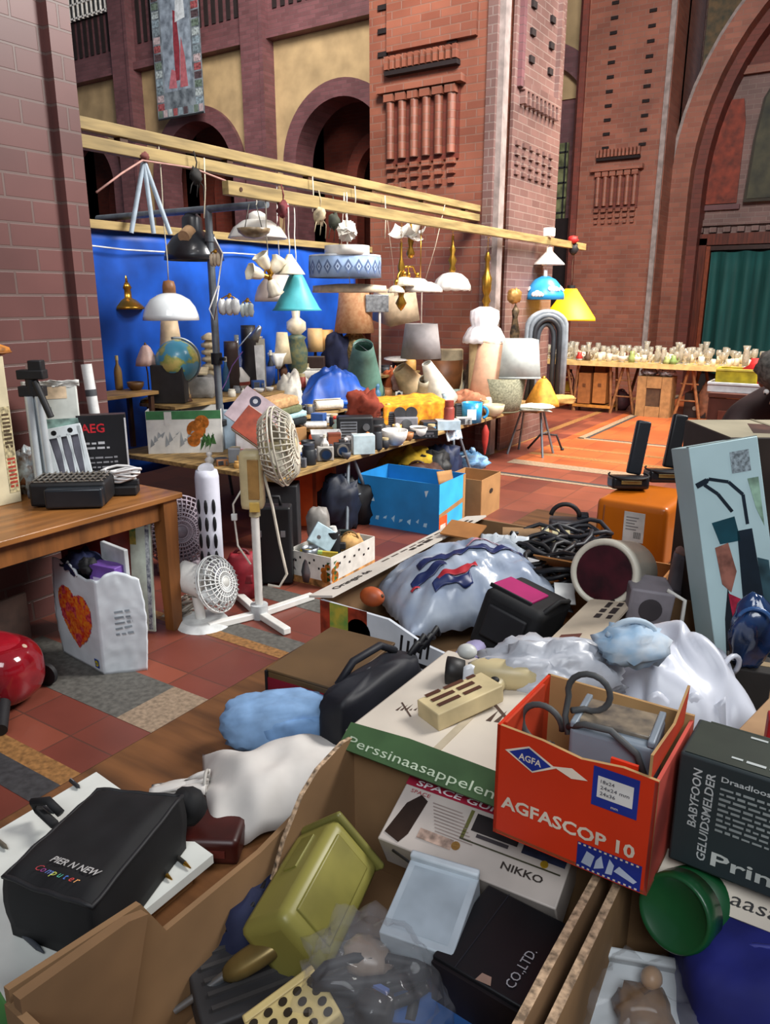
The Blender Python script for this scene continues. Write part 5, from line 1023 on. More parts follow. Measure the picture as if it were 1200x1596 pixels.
for q in range(5): G().tube([(math.cos(a*.52+q)*(20+q*2.5)*k, math.sin(a*.52+q)*(12+q)*k, (24+4*q+2.5*math.sin(a*1.3+q))*k) for a in range(13)], 2.1*k, mat('#d5d3d2', .5), 6).obj('cable', t)
G().cyl((14*k, .02, 10*k), (14*k, .02, 38*k), 1.5*k, BLACK).obj('aerial', t)
t = thing('black_case', 'black rounded case cut by the left edge of the frame on the wooden table', 'case', (-3.02, 1.50, LT), 30); G().ball((0, 0, .07), (.11, .08, .075), mat('#141416', .4), 24, e=.5, flat=.9).obj('shell', t); G().tube(arc((0, 0, .13), .05, 10, 170, 10), .008, BLACK, 8).obj('handle', t)

# ---- under and beside the wooden table
c0, c1, c2 = Vector((-3.05, 1.925, 0)), Vector((-2.70, 1.885, 0)), Vector((-2.575, 2.02, 0)); c3 = c0+c2-c1
t = thing('shopping_bag', 'large white plastic shopping bag with a heart of red berries under the wooden table', 'bag', c1)
HB = .455; ring_ = [c0-c1, Vector((0, 0, 0)), c2-c1, c3-c1]
def bagS(u, v):
    s_ = (u % 1)*4; i = int(s_) % 4; f = s_-int(s_); p = ring_[i].lerp(ring_[(i+1) % 4], f)
    c = (ring_[0]+ring_[2])/2; dr = (p-c); dr.z = 0
    b = 1+.07*math.sin(v*PI)+.03*nz3(u*9, v*4)+.02*nz3(u*22, v*14, 5)-.03*math.sin(f*PI)**4*0
    top = HB+.022*math.sin(u*19+1)+.016*nz3(u*20, 3)
    return c+dr*b+Vector((0, 0, v*top))
BAGM = mat('#d5dbe0', .22, var=.05, sc=7, bump=.15)
G().sheet(bagS, 96, 30, BAGM, .002).obj('body', t)
HEART = mat('#c4201f', .4, sc=55, col2='#e8892a'); HE2 = mat('#9c1836', .4, sc=70, col2='#dd5a5a'); HE3 = mat('#e58a22', .4, sc=60, col2='#d8442a')
g = G(); n = 44
for i in range(n):
    for j in range(n):
        hx_ = (i+.5)/n*2.6-1.3; hy = (j+.5)/n*2.5-1.15
        if (hx_**2+hy**2-1)**3-hx_**2*hy**3 <= 0:
            q = []
            for a, b in ((0, 0), (1, 0), (1, 1), (0, 1)):
                u = (.02+(i+a)/n*.205); v = .13+(j+b)/n*.68
                p = bagS(u, v); c = (ring_[0]+ring_[2])/2; o_ = (p-c); o_.z = 0; q.append(p+o_.normalized()*.0035)
            kx = noise.noise(Vector((i*.16, j*.16, 2.2))); g.put(q, [(0, 1, 2, 3)], HE3 if (hx_ > .1 and hy > .1 and kx > -.25) else HE2 if kx < -.12 else HEART)
g.obj('heart_print', t)
def onbag(u, v, off=.004):
    p = bagS(u, v); x = bagS(u+.004, v)-p; y = bagS(u, v+.02)-p; c = (ring_[0]+ring_[2])/2; o_ = p-c; o_.z = 0; M = basis(p+o_.normalized()*off, x, y); return M
g = G(); M = onbag(.205, .055, .006); g.patch(0, .034, 0, .042, mat('#1c3f8f', .5), M); g.lathe([(0, 0), (.015, 0)], mat('#e8d51f', .5), 20, M @ TR(.017, .021, .001)); g.text('LIDL', mat('#1c3f8f', .5), M @ TR(.006, .017, .0015), h=.008, w=.022, bold=True); g.obj('logo', t)
g = G()
for q in range(5): g.scrib(mat('#8a949c', .5), onbag(.33, .62-.055*q, .008), .075, .011, 1, 1, q)
g.obj('print', t)
for s_, u in (('left', .12), ('right', .62)): G().tube([bagS(u-.03, .98), bagS(u-.02, .98)+Vector((0, 0, .03)), bagS(u+.02, .98)+Vector((0, 0, .02)), bagS(u+.03, .98)], .007, BAGM, 6).obj('handle', t)
BC = (c0+c2)/2
for (nm, lb, cat, dx, dy, z, w, d, h, c, rz) in (('purple_box', 'purple box showing in the top of the white shopping bag', 'box', .09, -.0, .33, .15, .07, .16, '#6d4a9c', 8), ('folder', 'grey white folder sticking up behind the purple box in the bag', 'folder', .08, .05, .33, .2, .02, .23, '#b9bdbf', -8)):
    t = thing(nm, lb, cat, BC+Vector((dx, dy, z)), rz); G().box((0, 0, h/2), (w, d, h), tone(c), bev=.004).obj('body', t); G().box((0, -d/2-.0008, h*.5), (w*.7, .0016, h*.3), tone('#cbbfd8' if 'purple' in nm else '#d8dcdd')).obj('sticker', t)
for (lb, dx, dy, z, r, c, sd) in (('dark navy garment on the left in the top of the white shopping bag', -.09, .0, .46, (.09, .07, .06), '#10183a', 2), ('black strap bundle between navy garment and purple box in the bag', .0, -.03, .47, (.05, .04, .04), '#101014', 3)):
    tag(G().ball((0, 0, 0), r, mat(c, .7), 22, nz=.5, seed=sd).obj('garment' if 'navy' in lb else 'strap', loc=BC+Vector((dx, dy, z))), lb, 'garment' if 'navy' in lb else 'strap')
t = thing('panel', 'pale green and white patterned panel standing under the table behind the bag', 'panel', (-2.93, 2.28, 0), RZ(20) @ RX(-4)); g = G().box((0, 0, .3), (.16, .012, .58), '#c2cdbf'); g.box((.06, -.007, .3), (.02, .003, .56), mat('#4a4f63', .6, var=.5, sc=50, col2='#c0c6c8')); g.box((-.03, -.007, .5), (.06, .003, .1), mat('#b89a3c', .6, var=.4, sc=30, col2='#3d6a3a')); g.obj('board', t); G().box((0, .0, .595), (.17, .02, .012), '#a8b2a6').obj('top_edge', t)
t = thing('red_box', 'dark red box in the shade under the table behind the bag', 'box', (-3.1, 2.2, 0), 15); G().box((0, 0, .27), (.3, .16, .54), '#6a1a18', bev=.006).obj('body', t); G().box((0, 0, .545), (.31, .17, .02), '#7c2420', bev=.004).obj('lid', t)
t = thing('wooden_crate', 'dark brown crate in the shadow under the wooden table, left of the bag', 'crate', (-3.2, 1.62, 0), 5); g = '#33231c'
for q in range(3): G().box((0, -.13, .07+q*.11), (.36, .014, .1), mat(g, .7, var=.2), bev=.002).obj('slat', t)
for s in (-1, 1): G().box((s*.18, 0, .18), (.014, .26, .36), mat(g, .7, var=.2)).obj('side', t)
# red vacuum cleaner
t = thing('vacuum_cleaner', 'shiny dark red vacuum cleaner at the left edge of the frame', 'vacuum cleaner', (-2.90, 1.50, 0), 20); VR = mat('#7c0f1a', .12, var=.1, coat=.7)
G().ball((0, 0, .14), (.21, .15, .14), VR, 36, e=.75, e2=.7, flat=.8).obj('body', t); G().ball((.0, -.005, .185), (.17, .115, .115), mat('#8f1622', .1, var=.08, coat=.7), 30, e=.8).obj('lid', t)
G().box((.05, -.145, .07), (.2, .03, .05), mat('#2a0d10', .3), bev=.01).obj('bumper', t); G().cyl((.13, -.1, .07), (.22, -.24, .03), .028, BLACK, n=16).obj('hose', t); G().cyl((.10, -.06, .085), (.135, -.11, .068), .036, '#c9c9cb', n=16).obj('hose_collar', t)
G().box((-.02, -.125, .235), (.06, .012, .022), '#d4d4d6', RX(30), bev=.002).obj('badge', t)
for s in (-1, 1): G().cyl((s*.13, .15, .05), (s*.13, .17, .05), .05, BLACK, n=18).obj('wheel', t)
G().ball((.15, .02, .245), (.02, .015, .012), '#b9a08a').obj('switch', t)

# ================================================================ FLOOR in front of and under the stall
CW = mat('#d9d7d1', .4, var=.06)
def cage(t, c, ax, r, dp, m, n=26, blade='#c9c9c4', rings=5, hub='#bdbdb8'):
    F_ = TR(c) @ Vector(ax).to_track_quat('Z', 'Y').to_matrix().to_4x4(); wr = r*.02
    for nm, sg in (('front_grille', 1), ('rear_grille', -1)):
        g = G().at(F_)
        for i in range(n):
            a = 2*PI*i/n; g.tube([(r*.2*math.cos(a), r*.2*math.sin(a), sg*dp/2), (r*.75*math.cos(a), r*.75*math.sin(a), sg*dp*.42), (r*math.cos(a), r*math.sin(a), sg*dp*.06)], wr, m, 5)
        for j in range(rings): q = .2+.8*j/(rings-1); z = dp*(.5 if q < .3 else .5-.44*((q-.3)/.7)**2); g.tube(arc((0, 0, sg*z), r*q, 0, 350, 36, 'xy'), wr*1.3, m, 5, closed=True)
        g.lathe([(0, sg*dp*.5), (r*.2, sg*dp*.5), (r*.2, sg*dp*.44), (0, sg*dp*.43)], tone(hub), 20); g.obj(nm, t)
    g = G().at(F_)
    for i in range(4):
        g.sheet(lambda u, v: (r*(.15+.7*u)*math.cos(PI/2*i+v*.9), r*(.15+.7*u)*math.sin(PI/2*i+v*.9), (v-.5)*dp*.4), 6, 8, tone(blade), .003)
    g.obj('fan_blades', t); G().at(F_).cyl((0, 0, -dp*.4), (0, 0, dp*.4), r*.14, tone(hub), n=16).obj('hub', t)
B = Vector((-2.555, 2.737, 0)); t = thing('pedestal_fan', 'tall cream pedestal fan on a white cross foot in front of the stall', 'fan', B)
for p in ((325, 982), (448, 990), (487, 934), (366, 928)):
    e_ = oz(*p, 0)-B; e_.z = 0; u = e_.normalized(); M = basis((0, 0, 0), u, Vector((-u.y, u.x, 0))); G().box((e_.length/2, 0, .02), (e_.length, .042, .034), CW, M, bev=.005).obj('foot', t)
G().cyl((0, 0, .0), (0, 0, .075), .045, '#b9bcbd', n=18).obj('hub_collar', t); G().cyl((0, 0, .06), (0, 0, .56), .021, CW, n=18).obj('pole', t)
ff = Vector((-_sy, _cy, 0)); rr = Vector((_cy, _sy, 0)); BE = mat('#cdbd90', .45, var=.06); F_ = basis((0, 0, .72), rr, ff)
F_ = Matrix.Identity(4); F_ = basis((0, 0, 0), rr, Vector((0, 0, 1)))      # x to the right, y up, z toward the camera
G().box((-.005, .74, 0), (.115, .30, .11), BE, F_, bev=.03).obj('motor_housing', t); G().box((.01, .75, .056), (.055, .2, .008), mat('#a9824a', .4, var=.15), F_, bev=.004).obj('panel', t); G().box((.01, .61, .057), (.05, .05, .01), mat('#d9b45a', .4), F_, bev=.004).obj('switch_plate', t)
G().cyl((0, 0, .55), (0, 0, .6), .028, '#b7ae8c', n=16).obj('tilt_collar', t)
cage(t, rr*.135+Vector((0, 0, .905)), rr*1-ff*.03+Vector((0, 0, .16)), .195, .17, mat('#c6bfae', .4, var=.15), 34, '#b9b4a4', 6, '#cfc39a')
G().cyl(tuple(rr*.03+Vector((0, 0, .82))), tuple(rr*.1+Vector((0, 0, .88))), .05, BE, n=18).obj('motor_neck', t)
G().tube([rr*.05+Vector((0, 0, .78)), rr*.09+Vector((0, 0, .6)), rr*.12+Vector((0, 0, .4)), rr*.15+Vector((0, 0, .24)), rr*.11+Vector((0, 0, .17)), rr*.05+Vector((0, 0, .18))], .007, '#d2cbbb', 6).obj('cable', t)
G().box((-.10, .55, .02), (.03, .035, .02), '#e2e2de', F_, bev=.005).tube([F_ @ Vector((-.05, .7, .03)), F_ @ Vector((-.10, .62, .03)), F_ @ Vector((-.1, .55, .02)), F_ @ Vector((-.09, .4, .02)), F_ @ Vector((-.03, .3, .02))], .005, '#d8d4c8', 6).obj('pull_switch', t)
# tower fan
t = thing('tower_fan', 'white tower fan with black slots standing under the near end of the stall', 'fan', oz(332, 897, 0), 33); k = mp(1, t.location); WT = mat('#cfd0dc', .35, var=.04)
G().cyl((0, 0, .0), (0, 0, .03), 28*k, WT, r1=24*k, n=28).obj('base', t); G().lathe([(0, .02), (17*k, .03), (18*k, .1), (18*k, 158*k), (16*k, 168*k), (0, 170*k)], WT, 28).obj('body', t)
for j in range(4):
    for s in range(3): G().ball(((s-1)*11*k, -14.5*k-(3.0*k if s == 1 else 0), (34+j*27)*k), (3*k, 2.4*k, 12*k), '#15161a', 12).obj('air_slot', t)
G().cyl((0, 0, 167*k), (.0, -.01, 172*k), 12*k, '#9fa0a8', n=20).obj('control_cap', t)
# desk fan, round floor fan
t = thing('desk_fan', 'small white desk fan tilted on the floor beside the pedestal fan', 'fan', oz(318, 972, 0), 33); k = mp(1, t.location)
G().cyl((0, 0, 0), (0, 0, 10*k), 42*k, '#cfd2d0', r1=34*k, n=28).obj('base', t); G().cyl((-4*k, 0, 8*k), (-8*k, 0, 46*k), 8*k, CW).obj('neck', t); G().cyl((-34*k, .04, 76*k), (8*k, 0, 66*k), 24*k, CW, n=24).obj('motor', t)
cage(t, (24*k, 0, 66*k), (.8, -.35, .3), 44*k, 36*k, mat('#d4d6d4', .35), 28, '#b6b9ba', 6)
t = thing('floor_fan', 'round pinkish grey floor fan leaning behind the wooden table leg', 'fan', oz(280, 888, 0), 33); k = mp(1, t.location); cage(t, (3*k, 0, 64*k), (.45, -.9, .15), 54*k, 40*k, mat('#9c8f98', .5, var=.1), 40, '#7d7480', 8, '#8f838c'); G().box((0, 0, 8*k), (60*k, 36*k, 14*k), '#8f858c', bev=.01).obj('base', t)
cloth('tangle of white cable and fan parts on the floor behind the table leg', 292, 975, 60, 60, '#b9b3a8', 0, 0, 'cable', 'cable_tangle', 61, nz=.9) if False else None
g = G()
for q in range(5): g.tube([(math.cos(a*.7+q)*(.03+.012*(a % 4)), math.sin(a*.9+q*2)*(.06+.01*q), .02+.022*q+.02*math.sin(a+q)) for a in range(16)], .006, mat('#c4bcae', .6), 6)
t = thing('cable_tangle', 'tangle of cream cables on the floor right beside the wooden table leg', 'cable', oz(283, 965, 0)); g.obj('loops', t); G().box((0, 0, .02), (.1, .06, .04), '#9c948a', bev=.008).obj('adapter', t)
# red bag, black case, dark bags
t = thing('red_bag', 'dark red padded bag on the floor behind the fan pole', 'bag', oz(380, 930, 0), 33); k = mp(1, t.location); G().ball((0, 0, 34*k), (25*k, 16*k, 38*k), mat('#8a1826', .6, var=.2), 26, e=.7, nz=.2, flat=.85).obj('body', t); G().tube(arc((0, 0, 66*k), 12*k, 0, 180, 10), 2.4*k, '#5c101a', 6).obj('handle', t); G().sheet(lambda u, v: ((u-.5)*36*k, -16.5*k-.004*math.sin(u*9), (28+v*14)*k), 12, 3, mat('#731420', .6), .003).obj('pocket', t)
t = thing('suitcase', 'tall black case standing on the floor right behind the fan pole', 'suitcase', oz(428, 908, 0), 33); k = mp(1, t.location); G().box((0, 0, 64*k), (60*k, 30*k, 122*k), mat('#17181b', .5), bev=.014).obj('shell', t); G().tube([(-14*k, 0, 124*k), (-12*k, 0, 138*k), (12*k, 0, 138*k), (14*k, 0, 124*k)], 3*k, BLACK, 6).obj('handle', t)
for s in (-1, 1): G().box((s*18*k, -15.5*k, 84*k), (7*k, 2*k, 10*k), STEEL, bev=.001).obj('latch', t)
t = thing('black_speaker', 'dark grey box standing behind the black case under the stall', 'speaker', oz(440, 850, 0), 33); k = mp(1, t.location); G().box((0, 0, 50*k), (56*k, 40*k, 100*k), '#2b2c2e', bev=.008).obj('cabinet', t); G().cyl((0, -20*k, 40*k), (0, -22*k, 40*k), 18*k, '#1a1a1c', n=24).obj('cone', t)
t = thing('orange_box', 'bright orange box under the stall table behind the suitcase', 'box', oz(488, 812, 0), 33); k = mp(1, t.location); G().box((0, 0, 44*k), (70*k, 60*k, 88*k), mat('#d4571c', .55, var=.15, sc=5), bev=.006).obj('body', t); G().box((6*k, -30.5*k, 44*k), (5*k, 1.5*k, 84*k), '#8f3a14').obj('rib', t); G().box((0, 0, 90*k), (72*k, 62*k, 5*k), '#b44716', bev=.003).obj('lid', t)
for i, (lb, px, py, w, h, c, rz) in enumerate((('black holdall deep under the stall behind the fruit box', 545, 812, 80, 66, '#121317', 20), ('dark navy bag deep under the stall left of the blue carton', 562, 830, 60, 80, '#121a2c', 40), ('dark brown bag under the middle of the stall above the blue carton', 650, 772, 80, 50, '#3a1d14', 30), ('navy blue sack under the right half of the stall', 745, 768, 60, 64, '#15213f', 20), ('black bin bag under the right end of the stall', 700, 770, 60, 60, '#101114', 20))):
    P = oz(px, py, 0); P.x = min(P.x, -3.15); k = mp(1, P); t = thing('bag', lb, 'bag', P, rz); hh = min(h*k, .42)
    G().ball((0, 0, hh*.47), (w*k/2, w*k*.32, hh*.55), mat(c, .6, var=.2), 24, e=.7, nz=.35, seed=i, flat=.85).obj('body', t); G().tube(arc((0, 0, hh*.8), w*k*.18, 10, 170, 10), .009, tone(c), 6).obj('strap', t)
P = oz(725, 772, 0); t = thing('yellow_cloth', 'mustard yellow cloth heaped on the bags under the right part of the stall', 'cloth', (P.x-.5, P.y-.1, 0), 20); G().ball((0, 0, .18), (.24, .2, .2), mat('#b08f1c', .85, var=.2), 28, nz=.4, seed=8, flat=.85).obj('heap', t)
t = thing('blue_bag', 'pale blue plastic bag on the floor by the far trestle', 'bag', oz(800, 742, 0)+Vector((-.45, 0, 0)), 0); G().ball((0, 0, .09), (.16, .12, .1), mat('#6f9cc4', .35, var=.3), 24, nz=.5, seed=5, flat=.85).obj('body', t); G().ball((.02, 0, .2), (.03, .03, .03), mat('#8fb4d4', .35), 12, nz=.4).obj('knot', t)
# printed fruit box with junk
def open_box(t, w, d, h, m_out, m_in, th=.006, names=('front_panel', 'back_panel', 'side_panel', 'side_panel')):
    out = []
    for nm, c, dm in ((names[0], (0, -d/2, h/2), (w, th, h)), (names[1], (0, d/2, h/2), (w, th, h)), (names[2], (-w/2, 0, h/2), (th, d, h)), (names[3], (w/2, 0, h/2), (th, d, h)), ('bottom', (0, 0, th/2), (w, d, th))):
        g = G(); n0 = len(g.ms); g.box(c, dm, m_out, bev=0)
        out.append((nm, g))
    return out
a, b = Vector((-2.49, 3.295, 0)), Vector((-2.486, 3.759, 0)); l_ = Vector((-2.775, 3.235, 0))
t = thing('fruit_crate', 'white fruit box printed with oranges, full of tools, on the floor by the trestle', 'box', (a+b+l_+l_+b-a)/4 if False else Vector((-2.64, 3.49, 0)), 90+2); w, d, h = .47, .30, .19
for nm, g in open_box(t, w, d, h, mat('#d4d1c8', .75, var=.08), CARDIN):
    if nm in ('front_panel', 'side_panel'):
        M = (TR(-w/2, -d/2-.0035, 0) @ RX(90)) if nm == 'front_panel' else (TR(-w/2-.0035, d/2, 0) @ RZ(-90) @ RX(90)); L = w if nm == 'front_panel' else d
        g.patch(0, L, 0, h*.22, mat('#d59a5c', .7, var=.3, sc=20), M, .0004)
        for q in range(8): g.patch(L*(.05+.11*q), L*(.09+.11*q), h*(.55+.12*(q % 3)), h*(.62+.12*(q % 3)), BLACK, M, .0008)
        cx = L*.06 if nm == 'front_panel' else L*.94
        for ax, ay, r_ in ((0, .35, .035), (.03, .68, .02), (-.03, .55, .02)): g.lathe([(0, .0012), (r_, .0012)], PRO, 16, M @ TR(min(max(cx+ax, r_), L-r_), h*ay, 0))
        for q in range(4): g.poly([(cx*.98, h*(.2+.18*q)), (min(cx+.03, L), h*(.3+.18*q)), (cx*.98, h*(.38+.15*q))], PRL, M, .0016)
    g.obj(nm, t)
C0 = t.location
def injunk(lb, name, cat, dx, dy, z, fn): q = thing(name, lb, cat, C0+Vector((dx, dy, z)), 33); fn(q); return q
injunk('tilted pale blue metal switch box lying on top of the tools in the fruit box', 'switch_box', 'box', -.02, -.10, 0.21, lambda q: (G().box((0, 0, .04), (.15, .05, .13), mat('#a9c0c8', .4, var=.15), RY(32) @ RX(-25), bev=.006).obj('case', q), G().cyl((0, -.03, .05), (0, -.04, .05), .012, STEEL).obj('lock', q)))
injunk('grey angle grinder head sticking up at the back of the fruit box', 'power_tool', 'tool', -.12, .02, 0.16, lambda q: (G().ball((0, 0, .12), (.07, .06, .11), mat('#8f8a84', .5, var=.15), 20, e=.7, nz=.15).obj('body', q), G().cyl((.05, 0, .06), (.09, 0, -.02), .02, STEEL).obj('spindle', q)))
injunk('black drill with pale nose in the middle of the fruit box', 'drill', 'tool', .02, -.02, 0.13, lambda q: (G().cyl((0, 0, 0), (0, 0, .14), .045, '#1c1d20').obj('body', q), G().cyl((0, 0, .14), (0, 0, .17), .028, '#d2d2cc', r1=.02).obj('chuck', q), G().box((.05, 0, .05), (.05, .03, .04), '#2b2b2e', bev=.006).obj('grip', q)))
injunk('tan leather pouch at the front right of the fruit box', 'pouch', 'bag', .06, .10, 0.14, lambda q: (G().ball((0, 0, .03), (.08, .07, .06), mat('#c79a5c', .7, var=.2), 20, nz=.3, seed=3).obj('body', q), G().tube(arc((0, -.02, .06), .05, 0, 180, 10), .005, '#7a5a30', 6).obj('strap', q)))
injunk('dark green coiled hose at the far end of the fruit box', 'hose', 'hose', -.04, .16, 0.15, lambda q: [G().tube(arc((0, 0, .01+.018*i), .085-.008*i, 0, 345, 22, 'xy'), .011, mat('#2c3634', .6), 7, closed=True).obj('coil', q) for i in range(3)])
injunk('yellow spirit level lying across the front left of the fruit box', 'spirit_level', 'tool', .02, -.16, 0.17, lambda q: (G().box((0, 0, 0), (.22, .02, .035), '#b49a2c', RY(5), bev=.002).obj('bar', q), G().box((0, -.002, .01), (.04, .022, .016), '#a5c46a', RY(5)).obj('vial', q)))
injunk('grey metal jug at the near end of the fruit box', 'jug', 'jug', -.02, -.19, .01, lambda q: (G().shade([(.055, 0), (.06, .06), (.045, .17), (.05, .2)], STEEL, .003, 20).obj('body', q), G().tube(arc((-.05, 0, .1), .05, 90, 270, 10), .006, STEEL, 6).obj('handle', q)))
# blue carton and brown carton by the trestle
t = thing('blue_carton', 'big bright blue cardboard carton under the stall behind the trestle legs', 'box', Vector((-2.80, 4.68, 0)), 2); w, d, h = .66, .42, .37; BL = mat('#1e7fc0', .6, var=.1, sc=4); BLb = mat('#38b2e4', .6, var=.08, sc=6)
for nm, g in open_box(t, w, d, h, BL, CARDIN):
    if nm == 'front_panel':
        M = TR(-w/2, -d/2-.0035, 0) @ RX(90)
        for q in range(7): g.poly([(w*(.22+.1*q), h*(.14+.04*(q % 3))), (w*(.26+.1*q), h*(.13+.05*(q % 2))), (w*(.27+.1*q), h*(.22+.03*(q % 3))), (w*(.23+.1*q), h*.21)], mat('#9ccbe6', .6), M)
        g.poly([(w*.17, h*.5), (w*.21, h*.5), (w*.2, h*.58)], mat('#bfd9e6', .6), M); g.poly([(w*.85, h*.72), (w*.88, h*.86), (w*.83, h*.84)], mat('#bfd9e6', .6), M)
    if nm == 'side_panel' and len(t.children) == 3:
        M = TR(w/2+.0035, -d/2, 0) @ RZ(90) @ RX(90); g.patch(0, d, 0, h, BLb, M); g.poly([(0, h*.42), (d, h*.55), (d, h*.45), (0, h*.34)], CARD, M, .001); g.patch(.0, d*.3, 0, h*.36, mat('#dd5a22', .6), M, .0014); g.patch(.02, d*.24, h*.12, h*.2, mat('#e6d0c4', .6), M, .0018); g.patch(d*.9, d, 0, h, CARD, M, .0012)
    g.obj(nm, t)
G().sheet(lambda u, v: (w/2-.02*v, -d/2+u*d*.55, h+v*.09-.03*u), 6, 3, CARD, .004).obj('flap', t)
t = thing('brown_carton', 'small plain brown carton with hand hole right of the blue carton', 'box', Vector((-2.56, 5.2, 0)), 2); w, d, h = .30, .36, .30
for nm, g in open_box(t, w, d, h, CARD, CARDIN):
    if nm == 'side_panel' and len(t.children) == 3: g.prism([(.02*math.cos(a/8*2*PI)*1.7, .02*math.sin(a/8*2*PI)) for a in range(8)], 0, .002, mat('#2c1d12', .9), TR(w/2+.0035, 0, h*.62) @ RZ(90) @ RX(90)); 
    g.obj(nm, t)
for px, py, lb in ((872, 690, 'black bent metal foot of a stand on the floor beyond the far trestle'),):
    P = oz(px, py+12, 0); t = thing('stand', lb, 'stand', P, 33); k = mp(1, P); G().tube([(-50*k, 0, 0.02), (-30*k, 0, 26*k), (-6*k, 0, 24*k), (4*k, 0, 0)], .012, BLACK, 8).obj('foot', t); G().ball((4*k, 0, .012), .02, BLACK).obj('rubber_tip', t)
# ================================================================ FOREGROUND SALES TABLE
FT = .75; BRN = mat('#6b4526', .55, var=.2, sc=5, stretch=(.7, 5, 5))
t = thing('sales_table', 'long brown table in the foreground holding crates and bags', 'table', (-.40, 1.55, 0))
G().box((0, 0, FT-.02), (1.5, 2.8, .04), BRN, bev=.006).obj('tabletop', t)
for sx in (-1, 1):
    for sy in (-1, 1): G().box((sx*.66, sy*1.3, (FT-.04)/2), (.06, .06, FT-.04), DKW, bev=.004).obj('leg', t)
for sx in (-1, 1): G().box((sx*.66, 0, FT-.09), (.03, 2.56, .1), DKW).obj('apron', t)
KR = mat('#836444', .85, var=.1, sc=7); KRI = mat('#785a3c', .88, var=.1, sc=7); GRN = mat('#3d5a35', .6, var=.12, sc=12); WPR = mat('#cfc4b4', .7, var=.06)
def wallboard(poly, at, axis, th, m, nm, par, loc, deco=None, side=None):
    """upright board: poly in (horizontal, z); axis 'x' = runs along X at y=at, 'y' = runs along Y at x=at"""
    g = G(); M = TR(0, at, 0) @ RX(90) if axis == 'x' else TR(at, 0, 0) @ RZ(90) @ RX(90)
    g.X = TR(-Vector(loc)); g.prism(poly, -th/2, th/2, m, M, side)
    if deco: deco(g, M)
    return g.obj(nm, par)
# ---- crate with the green printed back board
LA = (-.39, .55, FT); t = thing('cardboard_crate', 'open brown cardboard crate with a green lettered back board, nearest in front', 'crate', LA)
XL, XR, YF, YK = -.60, -.195, .28, .82
G().box((0, 0, .004), (XR-XL, YK-YF, .008), KRI).obj('bottom', t)
wallboard([(YF, FT), (YK, FT), (YK, .925), (.62, .90), (.46, .905), (.43, .965), (YF, .985)], XL, 'y', .008, KR, 'side_panel', t, LA)
wallboard([(.60, FT), (YK-.004, FT), (YK-.004, .972), (.79, .976), (.73, .965), (.695, .945), (.655, .90), (.60, .80)], XL+.012, 'y', .007, KR, 'corner_board', t, LA, side=mat('#b3977a', .9, var=.4, sc=120))
wallboard([(YF, FT), (.36, FT), (.425, .965), (.40, .975), (YF, .985)], XL+.016, 'y', .012, KRI, 'corner_board', t, LA)
def gdeco(g, M):
    g.poly([(XL, .905), (XR, .905), (XR, .975), (XL, .975)], GRN, M, -.0052) 
def backdeco(g, M):
    # print on the inner, folded down top face of the back board
    T = TR(XL, YK-.012, .965) @ RX(34); g.prism([(0, -.012), (XR-XL, -.012), (XR-XL, .030), (.1, .036), (0, .03)], 0, .004, GRN, T)
    g.text('Perssinaasappelen!', mat('#b9c7ae', .6), T @ TR(.012, -.004, .0042), h=.014, w=.245)
wallboard([(XL, FT), (XR, FT), (XR, .965), (XL, .965)], YK, 'x', .008, KR, 'back_panel', t, LA, backdeco)
wallboard([(YF, FT), (YK, FT), (YK, .955), (.6, .962), (YF, .962)], XR, 'y', .009, KR, 'side_panel', t, LA, side=mat('#b3977a', .9, var=.3, sc=120))
wallboard([(XL, FT), (XR, FT), (XR, .93), (XL, .97)], YF, 'x', .008, KR, 'front_panel', t, LA)
# ---- second crate to the right
LB = (.02, .55, FT); t = thing('cardboard_crate', 'open brown crate right of the nearest one, holding the green canister', 'crate', LB); X2, X3 = -.172, .22
G().box((0, 0, .004), (X3-X2, YK-YF, .008), KRI).obj('bottom', t)
wallboard([(YF, FT), (YK, FT), (YK, .955), (.6, .955), (YF, .955)], X2, 'y', .009, mat('#8b6a45', .85, var=.12, sc=8), 'side_panel', t, LB, side=mat('#b3977a', .9, var=.3, sc=120))
def wdeco(g, M):
    T = TR(X2+.03, YK-.03, .955) @ RX(38); g.prism([(0, -.012), (.36, -.012), (.36, .034), (0, .034)], 0, .004, WPR, T); g.text('inaasappelen', mat('#1d1b1a', .6), T @ TR(.062, 0, .0042), h=.015, w=.15, shear=.2)
wallboard([(X2, FT), (X3, FT), (X3, .955), (X2, .955)], YK, 'x', .008, KR, 'back_panel', t, LB, wdeco)
wallboard([(YF, FT), (YK, FT), (YK, .955), (YF, .955)], X3, 'y', .008, KR, 'side_panel', t, LB); wallboard([(X2, FT), (X3, FT), (X3, .95), (X2, .95)], YF, 'x', .008, KR, 'front_panel', t, LB)
# ---- contents of the nearest crate
OL = mat('#86803f', .4, var=.06, sc=5)
t = thing('storage_case', 'olive green plastic case tipped on edge in the nearest crate', 'case', oz(487, 1400, .862), RZ(6) @ RY(-38) @ RX(10)); 
G().box((0, 0, 0), (.088, .165, .095), OL, bev=.016, seg=3).obj('shell', t); G().box((.044, 0, .004), (.005, .12, .062), mat('#7e7839', .4), bev=.003).obj('raised_panel', t); G().box((0, .083, 0), (.093, .010, .100), mat('#77733a', .4), bev=.005).obj('lid', t); G().box((.0, .03, .048), (.025, .055, .004), mat('#7a7536', .4), bev=.001).obj('grip', t)
def card(name, label, cat, bl, br, tl, z, th, m, deco, z2=None, z3=None, parts=True, bev=.002):
    """flat box whose top face has three known corners in the photograph"""
    A, B, C = oz(*bl, z), oz(*br, z if z2 is None else z2), oz(*tl, z if z3 is None else z3); M = basis(A, B-A, C-A); w = (B-A).length; h = (C-A).length
    t = thing(name, label, cat, M); g = G().box((w/2, h/2, -th/2), (w, h, th), m, bev=bev); deco(g, w, h); g.obj('body', t); return t, w, h
